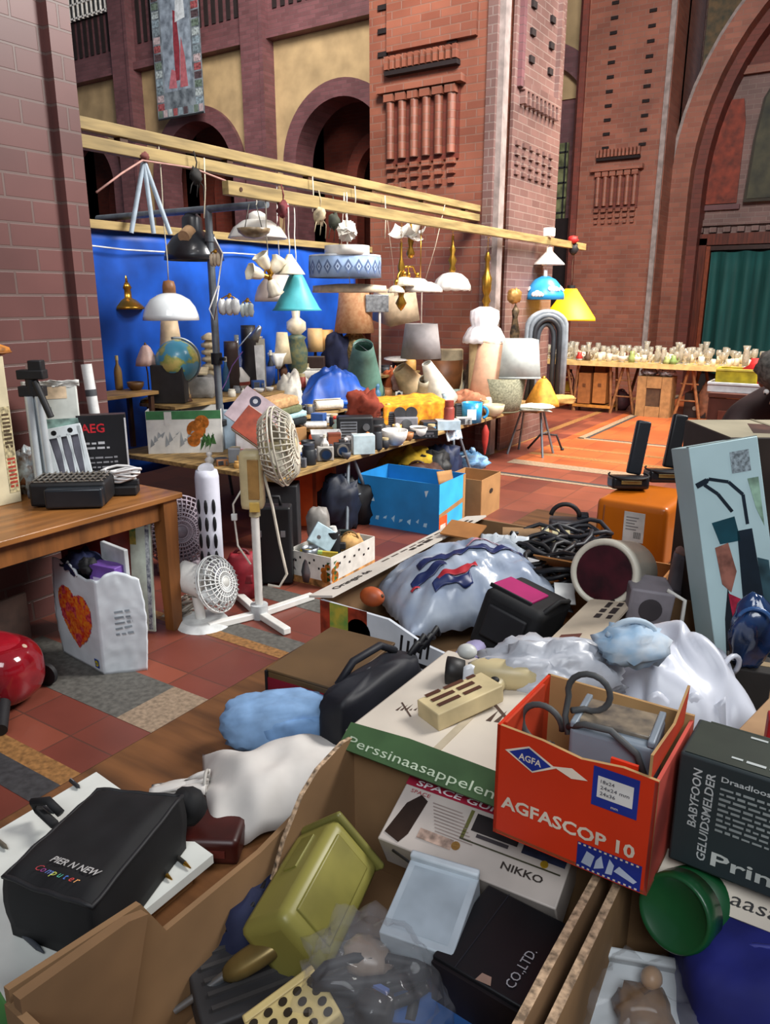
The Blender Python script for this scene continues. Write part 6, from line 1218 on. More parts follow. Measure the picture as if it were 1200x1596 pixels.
def sg(g, w, h):
    I = Matrix(); g.patch(0, w, h*.86, h, mat('#8c1830', .45, var=.1), I, .0008); g.text('SPACE GUN', mat('#d8cfd0', .5), TR(w*.06, h*.89, .001), h=h*.08, w=w*.52, bold=True, shear=.2)
    g.text('SPACE', mat('#a0303c', .5), TR(w*.05, h*.77, .001), h=h*.05, w=w*.12); g.poly([(.02*w, h*.12), (.12*w, h*.05), (.15*w, h*.2), (.17*w, h*.72), (.12*w, h*.78), (.06*w, h*.6)], mat('#2a1c14', .35, var=.3), I, .001)
    for q in range(9): g.patch(w*(.2+.01*q), w*(.38+.015*q), h*(.72-.045*q), h*(.735-.045*q), mat('#8e7f78', .6), I, .001)
    g.patch(w*.42, w*.44, h*.4, h*.82, mat('#5b5a2c', .5), I, .001); g.patch(w*.42, w*.97, h*.39, h*.41, mat('#3a3826', .5), I, .0012)
    g.patch(w*.46, w*.72, h*.55, h*.8, mat('#211a1a', .4, var=.3), I, .001); g.patch(w*.5, w*.68, h*.48, h*.53, mat('#3a3436', .4), I, .0014); g.patch(w*.75, w*.98, h*.5, h*.84, mat('#2c3550', .4, var=.4, sc=30, col2='#17131a'), I, .001)
    g.lathe([(0, .0016), (h*.05, .0016)], mat('#c9a22c', .4), 16, TR(w*.88, h*.46, 0)); g.text('NIKKO', mat('#2c2420', .5), TR(w*.68, h*.22, .001), h=h*.09, w=w*.22, bold=True)
    g.lathe([(0, .0014), (h*.06, .0014)], mat('#b98c4a', .5), 12, TR(w*.42, h*.28, 0)); g.patch(w*.2, w*.4, h*.2, h*.34, mat('#a98f80', .6, var=.4, sc=60), I, .001)
t, w, h = card('toy_box', 'flat toy box with a red title strip and black gun picture in the nearest crate', 'box', (588, 1306), (866, 1418), (652, 1214), .905, .06, mat('#b7ada5', .35, var=.08, sc=10), sg, z3=.946)
G().box((w/2, h+.001, -.03), (w*.96, .002, .05), mat('#6e1526', .5)).obj('end_flap', t)
t, w, h = card('foam_tray', 'pale bluish white foam tray between the olive case and the black box', 'tray', (590, 1452), (705, 1492), (584, 1330), .90, .05, mat('#b3bec6', .5, var=.06, sc=20, bump=.2), lambda g, w, h: g.patch(w*.1, w*.9, h*.1, h*.9, mat('#a6b2bb', .5), Matrix(), .0006), z3=.922)
G().box((w/2, h, .003), (w, .01, .012), mat('#c3ccd2', .5), bev=.003).obj('rim', t)
def cold(g, w, h): g.text('CO.,LTD.', mat('#a9a9ae', .5), TR(w*.86, h*.1, .001) @ RZ(90), h=.011, w=h*.45); g.patch(w*.26, w*.27, 0, h, mat('#20222a', .5), Matrix(), .0006); g.poly([(w*.5, h*.0), (w*.66, h*.02), (w*.62, h*.1), (w*.52, h*.09)], mat('#9a7d6e', .5), Matrix(), .001)
t, w, h = card('black_box', 'black box with silver company lettering at the right in the nearest crate', 'box', (674, 1488), (812, 1570), (748, 1372), .90, .07, mat('#101115', .45, var=.2, sc=6), cold, z3=.905)
G().box((w/2, -.002, -.035), (w*.98, .004, .06), mat('#1a1316', .5)).obj('front_edge', t)
t = thing('instruction_wire', 'thin black wire curling over the toy box and the foam tray', 'wire', oz(640, 1345, .90)); G().tube([oz(612, 1325, .905)-t.location, oz(640, 1345, .91)-t.location, oz(665, 1365, .905)-t.location, oz(700, 1380, .912)-t.location], .0018, BLACK, 6).obj('wire', t)
CLR = mat('#b4b4b8', .06, var=0, alpha=.16, coat=.6)
def plastic(t, c, r, seed, m=None, e=.9, nm='plastic_film', nz=.3): return G().ball(c, r, m or CLR, 56, nz=nz, fr=2.4, seed=seed, e=e, flat=.85).obj(nm, t)
P = oz(580, 1535, .86); t = thing('plastic_bag', 'clear plastic bag of dark cables and gadgets at the bottom of the nearest crate', 'bag', P)
plastic(t, (0, 0, 0), (.085, .075, .06), 3)
for q in range(4): G().tube([(.05*math.cos(a*.6+q), .045*math.sin(a*.6+q*1.7), -.02+.012*q+.008*math.sin(a)) for a in range(11)], .006, BLACK, 6).obj('cable', t)
G().ball((-.02, .02, .01), (.03, .025, .02), mat('#8a7a6c', .3), 16, nz=.3).obj('plug', t); G().box((.01, -.03, .0), (.04, .03, .03), BLACK, RZ(20), bev=.006).obj('adapter', t); G().box((.02, -.015, .022), (.022, .006, .004), '#4a63a0').obj('sticker', t)
t = thing('perforated_block', 'cream plastic block full of round holes at the bottom edge of the nearest crate', 'block', oz(452, 1585, .86), RZ(-28) @ RX(18)); IV = mat('#d0bb80', .5, var=.06)
G().box((0, 0, -.012), (.062, .095, .02), IV, bev=.004).obj('body', t)
for i in range(4):
    for j in range(5): G().lathe([(0, .0), (.0052, 0), (.0052, .0006)], mat('#2a2010', .8), 12, TR(-.022+.0147*i, -.036+.018*j, -.0015)).obj('hole', t)
G().box((-.04, 0, -.014), (.012, .09, .012), IV, bev=.003).obj('ridge', t)
t = thing('shoe_horn', 'worn gold and black shaver lying against the left wall of the nearest crate', 'shaver', oz(375, 1505, .83), RZ(-40) @ RX(25)); G().ball((0, .02, 0), (.017, .045, .012), mat('#7d6a3e', .35, .5, var=.2), 20, e=.8).obj('head', t); G().cyl((0, -.02, 0), (0, -.09, -.005), .006, STEEL, r1=.004).obj('handle', t); G().tube([(-.012, .05, .004), (.0, .062, .004), (.012, .05, .004)], .003, STEEL, 6).obj('trim', t)
t = thing('car_radio', 'dark grey ribbed panel on the floor of the nearest crate', 'panel', oz(420, 1500, .79), RZ(-32)); G().box((0, 0, 0), (.16, .2, .05), '#2e2d2f', bev=.004).obj('body', t)
for q in range(7): G().box((-.06+.02*q, 0, .027), (.006, .17, .004), '#3c3a3a').obj('rib', t)
t = thing('blue_manual', 'dark blue booklet under the black box at the bottom edge', 'book', oz(690, 1560, .83), RZ(28)); G().box((0, 0, 0), (.16, .13, .02), mat('#14294f', .4, var=.2), bev=.002).obj('cover', t); G().box((-.081, 0, 0), (.004, .12, .016), '#c2b24a').obj('spine_edge', t); G().box((0, -.02, .0105), (.12, .04, .001), '#2a5a9a').obj('title_block', t)
t = thing('navy_pouch', 'dark navy pouch behind the olive case by the crate wall', 'pouch', oz(395, 1440, .80)); G().ball((0, 0, .01), (.06, .07, .05), mat('#141b3a', .8), 22, nz=.3, seed=7).obj('body', t); G().tube([(0, -.05, .03), (.02, -.02, .055), (.0, .03, .05)], .003, BLACK, 6).obj('zip', t)
# ---- contents of the right hand crate
a_, b_ = oz(1048, 1425, .955), oz(1105, 1375, .915); GC = mat('#0f4a26', .35, var=.08, coat=.2)
ax = (b_-a_).normalized(); ax = (ray(1046, 1425).normalized()+.5*Vector((_cy, _sy, 0))+.32*Vector((0, 0, 1))).normalized(); M = basis(a_, Vector((ax.y, -ax.x, 0)), Vector((0, 0, 1))); F_ = TR(a_) @ ax.to_track_quat('Z', 'Y').to_matrix().to_4x4(); rr_ = mp(60, a_)
t = thing('canister', 'dark green round canister lying in the right hand crate', 'canister', F_); G().lathe([(0, .004), (rr_*.86, .004), (rr_*.92, 0), (rr_, .004), (rr_, .03), (0, .03)], GC, 40).obj('lid', t); G().lathe([(0, .03), (rr_*.97, .03), (rr_*.97, .105), (rr_*.9, .115), (0, .115)], GC, 40).obj('body', t)
t = thing('blue_case', 'deep blue fabric case filling the right of the right hand crate', 'case', oz(1165, 1500, .87)+Vector((.03, .0, -.02)), 18); G().ball((0, 0, 0), (.11, .12, .10), mat('#141a66', .8, var=.12), 34, e=.45, nz=.08, seed=3, flat=.9).obj('body', t); G().tube([(-.1, -.04, .07), (-.04, -.05, .098), (.06, -.04, .1)], .003, '#2a2f7c', 6).obj('seam', t); G().box((-.10, .03, .05), (.012, .012, .02), '#b9bcc6', bev=.002).obj('zip_pull', t)
t = thing('plastic_bag', 'clear plastic bag around a white tray with a brown figure, at the bottom right corner', 'bag', oz(1000, 1590, .845)); plastic(t, (.015, 0, -.01), (.10, .075, .06), 9)
g = G(); M = RZ(20) @ RX(28)
for c, d_ in (((-.065, 0, 0), (.012, .12, .02)), ((.065, 0, 0), (.012, .12, .02)), ((0, .06, 0), (.13, .012, .02)), ((0, -.06, 0), (.13, .012, .02)), ((0, 0, -.008), (.13, .12, .004))): g.box(c, d_, mat('#c3c9cc', .5), M, bev=.003)
g.obj('tray', t); G().ball((0, .0, .012), (.03, .035, .018), mat('#7c5a34', .5, var=.3), 18, nz=.5, seed=4).obj('figure', t); G().ball((-.0, .03, .03), (.012, .014, .012), mat('#a8825a', .4), 12).obj('figure_head', t)
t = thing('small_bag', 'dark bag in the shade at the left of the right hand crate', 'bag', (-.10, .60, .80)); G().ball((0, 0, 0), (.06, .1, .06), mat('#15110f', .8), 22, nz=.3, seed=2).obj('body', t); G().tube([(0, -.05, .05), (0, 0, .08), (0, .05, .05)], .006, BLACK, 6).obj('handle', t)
# ---- orange-red viewer box standing on the crate rims
A = oy(768, 1296, .735); A.z = .975; Bp = oy(1012, 1368, .735); wA = Bp.x-A.x; hA = oy(768, 1126, .735).z-A.z; dA = .15
t = thing('viewer_box', 'orange red slide viewer box with white lettering standing open on the crate rims', 'box', (A.x, .735, A.z), -1.5)
RED = mat('#cf3414', .42, var=.06, sc=6); REDi = mat('#b83a1c', .6, var=.1); BLU_ = mat('#1c2f86', .45); OFFW = mat('#e3d2bd', .55); CB = mat('#b08a5a', .8, var=.08)
g = G(); g.prism([(0, 0), (wA, 0), (wA, hA*.97), (wA*.8, hA*.985), (wA*.55, hA*.94), (wA*.3, hA*.985), (0, hA)], 0, .004, RED, TR(0, .004, 0) @ RX(90), side=CB); M = RX(90); s = wA
g.text('AGFASCOP 10', OFFW, M @ TR(s*.05, hA*.27, 0), h=hA*.105, w=s*.86, bold=.028)
g.poly([(s*.06, hA*.80), (s*.22, hA*.90), (s*.40, hA*.79), (s*.25, hA*.68)], OFFW, M, .0005); g.poly([(s*.09, hA*.80), (s*.22, hA*.885), (s*.37, hA*.79), (s*.25, hA*.695)], BLU_, M, .0008)
g.text('AGFA', OFFW, M @ TR(s*.155, hA*.765, .0004) @ RZ(-3), h=hA*.055, w=s*.15, bold=True); g.poly([(s*.38, hA*.80), (s*.5, hA*.84), (s*.6, hA*.78), (s*.5, hA*.75)], OFFW, M, .0006)
g.patch(s*.63, s*.90, hA*.60, hA*.93, BLU_, M, .0006); g.patch(s*.66, s*.87, hA*.68, hA*.86, mat('#d7d3cd', .5), M, .0009)
for q, tx in enumerate(('18x24', '24x24 mm', '24x36')): g.text(tx, mat('#3a3a48', .5), M @ TR(s*.68, hA*(.81-.05*q), .0012), h=hA*.028, w=s*(.08, .17, .09)[q])
g.text('mm', OFFW, M @ TR(s*.75, hA*.625, .0012), h=hA*.025)
g.patch(s*.57, s*.96, hA*.01, hA*.235, BLU_, M, .0006)
for q in range(12): g.patch(s*(.575+.032*q), s*(.59+.032*q), hA*.215, hA*.23, OFFW, M, .0009); g.patch(s*(.575+.032*q), s*(.59+.032*q), hA*.015, hA*.03, OFFW, M, .0009)
for q, pts in enumerate((((.60, .06), (.66, .05), (.68, .16), (.63, .18)), ((.68, .05), (.74, .09), (.72, .19), (.69, .13)), ((.75, .05), (.79, .06), (.80, .15), (.77, .19)), ((.80, .1), (.92, .06), (.94, .09), (.83, .16)))): g.poly([(s*a, hA*b) for a, b in pts], mat('#b9c3d6', .5), M, .0009+q*.0001)
g.obj('front_panel', t)
G().box((.002, dA/2, hA*.5), (.004, dA, hA), RED).box((.0055, dA*.45, hA*.5), (.003, dA*.75, hA*.98), REDi).obj('side_panel', t); G().box((wA-.002, dA/2, hA*.48), (.004, dA, hA*.96), mat('#b5473a', .6, var=.2, sc=12)).obj('side_panel', t); G().box((wA/2, dA, hA/2), (wA, .004, hA), CB).obj('back_panel', t); G().box((wA/2, dA/2, .003), (wA, dA, .004), CB).obj('bottom', t)
G().prism([(0, 0), (dA*.9, 0), (dA*.98, .045), (dA*.6, .022), (.0, .03)], 0, .003, REDi, TR(wA-.012, .004, hA*.94) @ RZ(90) @ RX(90), side=CB).obj('side_flap', t)
G().box((wA*.78, .016, hA*.8), (wA*.16, .004, hA*.34), RED).box((wA*.78, .0135, hA*.83), (wA*.07, .001, hA*.18), OFFW).obj('inner_flap', t)
M = t.matrix_world if False else Matrix.Translation(t.location)
t2 = thing('slide_viewer', 'grey slide viewer with a looped cable sticking out of the orange red box', 'viewer', t.location+Vector((wA*.64, .075, hA*.38)), 4); GV = mat('#7f8993', .4, var=.06)
G().box((0, 0, .05), (.095, .075, .09), GV, bev=.006).obj('body', t2); G().box((0, .004, .097), (.08, .055, .006), mat('#55504c', .2, var=.4, sc=30, col2='#9a8a74'), bev=.002).obj('screen', t2)
for s_ in (-1, 1): G().box((s_*.043, 0, .098), (.008, .075, .008), GV, bev=.002).obj('side_rail', t2)
G().tube([(-.05, -.03, .08), (-.056, -.025, .10)]+[(-.034-.024*math.cos(R(a)), -.012+.0002*a*.1, .128+.024*math.sin(R(a))) for a in range(-20, 290, 20)]+[(-.05, -.02, .106)], .0038, '#4b4c4c', 8).obj('cable', t2)
G().tube([(-.05, -.03, .09), (-.03, -.04, .104), (0, -.042, .106), (.03, -.041, .085), (.045, -.042, .05)], .004, '#4b4c4c', 8).obj('front_cable', t2)
t2 = thing('cable', 'dark grey cable coiled in the left of the orange red box', 'cable', t.location+Vector((wA*.17, .06, hA*.86))); G().tube(arc((0, 0, 0), .026, 0, 300, 18, 'xz'), .004, '#4b4c4c', 8).obj('coil', t2); G().tube([(.013, 0, -.022), (.028, 0, -.06), (.02, .0, -.1)], .005, '#3b3b3c', 8).obj('plug_lead', t2)
# ---- dark slate babyphone box
A = oy(1041, 1332, .79); A.z = .985; hP = oy(1061, 1172, .79).z-A.z; wP = .27; dP = .085; SL = mat('#2b3537', .5, var=.08, sc=8); TXW = mat('#b9bfbd', .55); SLT = mat('#2e352c', .5, var=.1)
t = thing('baby_monitor_box', 'dark slate box with white lettering standing right of the orange red box', 'box', (A.x, .79, A.z), -2)
g = G().box((wP/2, dP/2, hP/2), (wP, dP, hP), SL, bev=.003); M = RX(90)
g.text('BABYFOON', TXW, M @ TR(wP*.092, hP*.38, 0) @ RZ(90), h=.0088, w=hP*.52, bold=True, shear=.1, lift=.0008); g.text('GELUIDSMELDER', TXW, M @ TR(wP*.142, hP*.1, 0) @ RZ(90), h=.0088, w=hP*.80, bold=True, shear=.1, lift=.0008)
g.text('Draadloos, met', TXW, M @ TR(wP*.165, hP*.86, 0), h=.0062, w=wP*.27, bold=True, lift=.0008)
g.scrib(mat('#8e9694', .6), M @ TR(wP*.165, hP*.79, 0), wP*.36, .0034, 9, 1.9, 2)
g.text('Prima', mat('#c9cfc8', .55), M @ TR(wP*.165, hP*.10, 0), h=.0165, w=wP*.34, bold=True, lift=.0008); g.lathe([(0, .0009), (.017, .0009)], mat('#8d83a0', .5), 20, M @ TR(wP*.45, hP*.26, 0))
T = TR(0, 0, hP+.0002) @ RZ(180) @ TR(-wP, -dP, 0); g.patch(.004, wP-.004, .004, dP-.004, SLT, T, .0006); g.scrib(TXW, T @ TR(wP*.55, dP*.12, .0004), wP*.30, .005, 1, 1, 3); g.scrib(TXW, T @ TR(wP*.62, dP*.75, .0004), wP*.2, .005, 1, 1, 5)
g.obj('body', t); G().box((wP/2, dP*.98, hP*.99), (wP*.9, .003, .004), SLT).obj('top_flap', t)
# ---- white board with ball pens, black shoulder bag
t, w, h = card('display_board', 'white foam board with pens in rows at the lower left corner', 'board', (-120, 1600), (345, 1345), (-190, 1385), .79, .02, mat('#cdd0cb', .35, var=.04), lambda g, w, h: None, bev=.003) if False else (None, 0, 0)
M = basis(oz(330, 1335, .79), (-.45, -.89, 0), (.89, -.45, 0)); 
c4 = [oz(-260, 1480, .79), oz(60, 1560, .79), oz(332, 1332, .79), oz(150, 1203, .79)]
t = thing('display_board', 'white board with ball pens in rows at the lower left corner', 'board', (c4[3].x, c4[3].y, .75)); L0 = Vector((c4[3].x, c4[3].y, .79))
v1 = c4[2]-c4[3]; v1.z = 0; v2 = (oz(0, 1292, .79)-c4[3]); v2.z = 0; v2 = v2.normalized()*.62
g = G(); pl = [(0, 0), (v1.x, v1.y), (v1.x+v2.x, v1.y+v2.y), (v2.x, v2.y)]; g.prism(pl, .025, .04, mat('#cfd1cb', .3, var=.04)); g.obj('sheet', t); G().prism([(p[0]*.9+(v1.x+v2.x)*.05, p[1]*.9+(v1.y+v2.y)*.05) for p in pl], 0, .026, CARD).obj('base', t)
pd = Vector((v1.x, v1.y, 0)).normalized()
for i, (xa_, ya_, xb_, yb_, c) in enumerate(((254, 1318, 297, 1353, '#2c2a26'), (230, 1339, 268, 1371, '#2c2a26'), (210, 1364, 238, 1390, '#24262a'), (26, 1447, 68, 1485, '#3b3f45'), (66, 1424, 104, 1461, '#24262a'), (-12, 1303, 12, 1323, '#5a5448'), (58, 1251, 84, 1268, '#2b2d30'), (110, 1216, 124, 1228, '#2b2d30'))):
    p0, p1 = oz(xa_, ya_, .7945), oz(xb_, yb_, .7945); P = (p0+p1)/2; L_ = (p1-p0).length; pd = p1-p0
    lb = ('topmost of the three gold tipped pens right of the black bag', 'middle one of the three gold tipped pens right of the black bag', 'lowest of the three pens right of the black bag', 'grey ball pen nearest the lower left corner of the white board', 'dark ball pen just below the black bag on the white board', 'grey pen at the left edge of the frame above the black bag', 'dark pen by the bag strap at the upper left of the board', 'short dark pen at the far corner of the white board')[i]
    q = thing('ball_pen', lb, 'pen', P, math.degrees(math.atan2(pd.y, pd.x)), 'ball pens on the white board'); G().cyl((-L_/2, 0, 0), (L_/2*.6, 0, 0), .0035, tone(c), n=10).obj('barrel', q); G().cyl((L_/2*.6, 0, 0), (L_/2, 0, 0), .0033, BRASS if i < 3 else tone(c), r1=.001, n=10).obj('tip', q); G().box((-L_/2*.6, 0, .004), (L_*.4, .0016, .0012), BRASS if i < 2 else STEEL).obj('clip', q)
BB = mat('#0c0c0f', .75, var=.15, sc=30); 
pts = [oz(x, y, .90) for x, y in ((-30, 1372), (165, 1212), (285, 1222), (140, 1392))]
Z_ = .905; pts = [oz(x, y, Z_) for x, y in ((2, 1345), (150, 1212), (282, 1222), (140, 1392))]
t = thing('shoulder_bag', 'black zipped bag with white and rainbow lettering lying on the white board', 'bag', (pts[0].x, pts[0].y, .79)); O_ = Vector(t.location)
xa = (pts[3]-pts[0]); ya = (pts[1]-pts[0]); za = (pts[2]-pts[3])
def btop(u, v):
    p = pts[0].lerp(pts[3], u); q = pts[1].lerp(pts[2], u); r_ = p.lerp(q, v)-O_; ed = min(u, 1-u, v, 1-v); return (r_.x, r_.y, .105-.012*(1-min(1, ed*9))**2+.004*nz3(u*4, v*5))
g = G(); rimp = []
N = 14
g.sheet(btop, N, N, BB, 0)
edge = [(i/N, 0) for i in range(N)]+[(1, i/N) for i in range(N)]+[(1-i/N, 1) for i in range(N)]+[(0, 1-i/N) for i in range(N)]
cc = Vector(btop(.5, .5)); ring0 = []; vs = []; fs = []
for lv in range(6):
    for (u, v) in edge:
        p = Vector(btop(u, v)); o_ = Vector((p.x-cc.x, p.y-cc.y, 0)); k_ = 1+.04*math.sin(PI*min(1, lv/4.2)); vs.append((cc.x+o_.x*k_, cc.y+o_.y*k_, p.z*(1-lv/5)+.002))
n_ = len(edge)
for lv in range(5):
    for i in range(n_): fs.append((lv*n_+i, lv*n_+(i+1) % n_, (lv+1)*n_+(i+1) % n_, (lv+1)*n_+i))
g.put(vs, fs, BB, True); g.put(vs[-n_:], [tuple(range(n_))], BB); bmesh.ops.remove_doubles(g.bm, verts=g.bm.verts[:], dist=1e-5); g.obj('body', t)
M = basis(Vector(btop(.35, .16))+Vector((0, 0, .004)), xa, ya)
g = G().text('PIER N NEW', mat('#a9a6a4', .6), M @ TR(0, .0, 0), h=.010, w=.075, bold=True, shear=.25)
M2 = M @ TR(-.008, -.019, 0)
for q, (ch, c) in enumerate(zip('Computer', ('#a3343c', '#8a3a7c', '#5a6fb0', '#b9c05a', '#4aa08a', '#4a6fc0', '#c0403a', '#e0a060'))): g.text(ch, mat(c, .6), M2 @ TR(.0092*q, 0, 0), h=.0095, shear=.3)
g.obj('lettering', t)
G().tube([Vector(btop(u, v))+Vector((0, 0, .001)) for u, v in edge], .0035, '#1a1a1d', 6, closed=True).obj('piping', t)
G().tube([oz(95, 1268, .82)-O_, oz(75, 1248, .835)-O_, oz(52, 1250, .83)-O_, oz(60, 1262, .81)-O_, oz(85, 1285, .82)-O_], .007, BB, 8).obj('strap', t)
a0 = oz(300, 1245, .80)-O_; G().ball(oz(293, 1256, .83)-O_, (.03, .03, .03), BB, 16, nz=.2).obj('side_pocket', t)
# green carton corner at lower left
t = thing('green_carton', 'dark green printed carton corner at the bottom left of the frame', 'box', oz(20, 1590, .90)+Vector((-.03, -.04, -.03)), RZ(-12) @ RX(8)); G().box((0, 0, 0), (.13, .1, .10), mat('#2d5a2a', .55, var=.15, sc=8), bev=.003).obj('body', t); G().box((0, 0, .051), (.12, .012, .002), '#3c6e36').obj('top_edge', t)
tag(G().box((0, 0, 0), (.16, .12, .09), CARD, bev=.004).obj('carton', loc=oz(20, 1590, .90)+Vector((-.03, -.04, -.125+.02)), rot=RZ(-12)), 'plain carton under the green printed carton at the bottom left', 'box') if False else None
# ---- pouches and bags behind the nearest crate
t = thing('white_pouch', 'white drawstring cloth pouch lying against the left of the nearest crate', 'pouch', (-.795, .875, FT), RZ(36)); WC = mat('#c9c4be', .8, var=.05)
G().sheet(lambda u, v: ((u-.5)*.30*(1-.25*(1-v)), (v-.5)*.22-.02*math.sin(u*6), .015+.075*(max(0, 1-abs(2*u-1)**2.4)*max(0, 1-abs(2*v-1)**2.6))**.7+.012*nz3(u*5, v*4)+.006*math.sin(u*16+v*7)*(1-u)), 40, 30, WC, .004).obj('cloth', t)
G().sheet(lambda u, v: (-.115-.1*u, -.02+.05*(v-.5)*(1.3-u)+.01*math.sin(v*18), .045-.02*u+.012*math.sin(v*14+u*3)), 10, 14, WC, .003).obj('gathered_neck', t); G().tube(arc((-.118, -.02, .045), .022, 0, 340, 14, 'yz'), .003, '#b9b4ac', 6, closed=True).obj('drawstring', t)
t = thing('red_case', 'dark maroon case peeping out under the white pouch beside the black bag', 'case', oz(318, 1290, .77), 30); G().box((0, 0, 0), (.14, .12, .045), mat('#3f130d', .4, var=.2), bev=.01).obj('body', t); G().box((0, -.061, .0), (.1, .003, .012), '#5c2018').obj('seam', t)
t = thing('blue_pouch', 'pale blue quilted wash bag behind the white pouch', 'pouch', (-.895, 1.0, FT), RZ(42)); BP = mat('#7d9fc6', .75, var=.12, sc=20)
G().ball((0, 0, .058), (.112, .055, .052), BP, 36, e=.7, nz=.12, seed=5, flat=.9).obj('body', t); G().tube([(-.10, -.02, .075), (-.05, -.025, .10), (.04, -.02, .102), (.10, -.01, .075)], .004, '#a9c2dd', 6).obj('zip', t); G().ball((.035, -.045, .05), (.06, .018, .034), mat('#6f93bd', .75, var=.15, sc=20), 20, e=.6, nz=.15).obj('front_pocket', t)
t = thing('file_box', 'brown lidded box with a dark red end behind the blue pouch', 'box', (-.905, 1.19, FT), RZ(3)); 
G().box((0, 0, .055), (.17, .24, .11), mat('#5a4326', .6, var=.15, sc=5), bev=.003).obj('body', t); G().box((0, -.1215, .05), (.16, .004, .095), mat('#7c1428', .5, var=.1)).obj('end_panel', t); G().box((-.083, -.12, .056), (.006, .01, .114), BLACK).obj('corner_trim', t); G().box((0, 0, .113), (.172, .242, .006), mat('#5c452a', .6, var=.15, sc=5), bev=.002).obj('lid', t)
t = thing('toilet_bag', 'slim black leather bag standing right of the brown lidded box', 'bag', (-.755, 1.12, FT), RZ(-4)); BLK = mat('#12141c', .6, var=.2, sc=8)
G().ball((0, 0, .075), (.040, .135, .08), BLK, 34, e=.45, nz=.08, seed=2, flat=.92).obj('body', t); G().tube([(-.012, -.132, .05), (-.012, -.105, .13), (-.01, 0, .152), (-.01, .1, .135)], .004, '#23262e', 6).obj('zip', t); G().tube([(-.03, -.07, .14), (-.025, -.03, .175), (-.02, .05, .18), (-.02, .1, .15)], .008, BLK, 8).obj('handle', t)
for q in range(4): G().tube([(.01, .1+.02*q, .14), (.015, .13+.025*q, .165+.008*(q % 2)), (.01, .16+.02*q, .15)], .006, '#16171a', 6).obj('strap', t)
t = thing('lavender_cloth', 'folded lavender cloth squeezed between the black bag and the white carton', 'cloth', (-.66, 1.16, FT), 0); LV = mat('#9a93b8', .85, var=.1)
G().sheet(lambda u, v: (.0+.03*(v-.5)+.012*math.sin(v*9+u*3), (u-.5)*.46, .02+.11*math.sin(PI*min(1, .15+v*.85))**.6+.01*nz3(u*6, v*5)), 30, 14, LV, .006).obj('fold', t); G().sheet(lambda u, v: (.03+.02*v, (u-.5)*.4, .03+.10*v**.7), 14, 6, LV, .004).obj('inner_fold', t)
# white carton with windmill prints behind the green board
LW = (-.47, 1.0, FT); t = thing('white_carton', 'white carton with brown sketch prints behind the green lettered board', 'box', LW); zt = .215
g = G().box((0, 0, zt/2), (.29, .33, zt), mat('#c6bcae', .6, var=.06, sc=6), bev=.004); M = TR(-.145, -.165, zt)
INK = mat('#4a352a', .7)
for cx, cy_, s_ in ((.20, .16, 1.), (.08, .25, .7), (.05, .10, .5)):
    for q in range(6): g.poly([(cx+.012*q*s_-.03*s_, cy_+.004*q-.02*s_), (cx+.012*q*s_-.022*s_, cy_+.004*q-.018*s_), (cx+.012*q*s_-.026*s_, cy_+.02*s_+.006*(q % 3))], INK, M, .0006)
    g.poly([(cx-.04*s_, cy_+.03*s_), (cx+.03*s_, cy_-.03*s_), (cx+.034*s_, cy_-.026*s_), (cx-.036*s_, cy_+.034*s_)], INK, M, .0008)
g.patch(.03, .09, .27, .274, INK, M, .0006); g.patch(.1, .15, .29, .293, INK, M, .0006)
g.obj('body', t); G().box((0, 0, zt+.0008), (.012, .32, .0016), '#b3a68f').obj('tape', t)
t = thing('leaflet_box', 'cream box with brown lettering leaning on the white carton', 'box', oz(718, 1092, .985), RZ(-24) @ RX(5)); g = G().box((0, 0, 0), (.055, .13, .03), mat('#cbb98d', .6), bev=.002); M = TR(0, 0, .0155)
g.scrib(mat('#4f2c1c', .6), M @ TR(.012, -.05, 0) @ RZ(90), .1, .011, 3, -1.5, 8)
g.obj('body', t); G().box((0, .066, 0), (.05, .002, .026), '#b5a377').obj('end_flap', t)
t = thing('hair_dryer', 'cream hair dryer with a black grille lying on the white carton', 'hair dryer', oz(765, 1048, .985), RZ(20)); HC = mat('#c4b48a', .4, var=.06)
G().ball((.02, 0, 0), (.062, .027, .025), HC, 26, e=.85).obj('body', t); G().lathe([(0, 0), (.02, 0), (.024, .02), (.024, .03), (0, .031)], mat('#1c1a1a', .5), 20, TR(-.045, -.008, 0) @ RY(-90)).obj('grille', t); G().cyl((.02, -.01, -.004), (.0, -.07, -.014), .014, HC, r1=.011).obj('handle', t); G().ball((-.045, .03, .02), (.018, .014, .014), mat('#bfc0bb', .4), 14).obj('nozzle', t); G().ball((.01, -.04, .008), (.008, .007, .005), BLACK, 10).obj('switch', t)
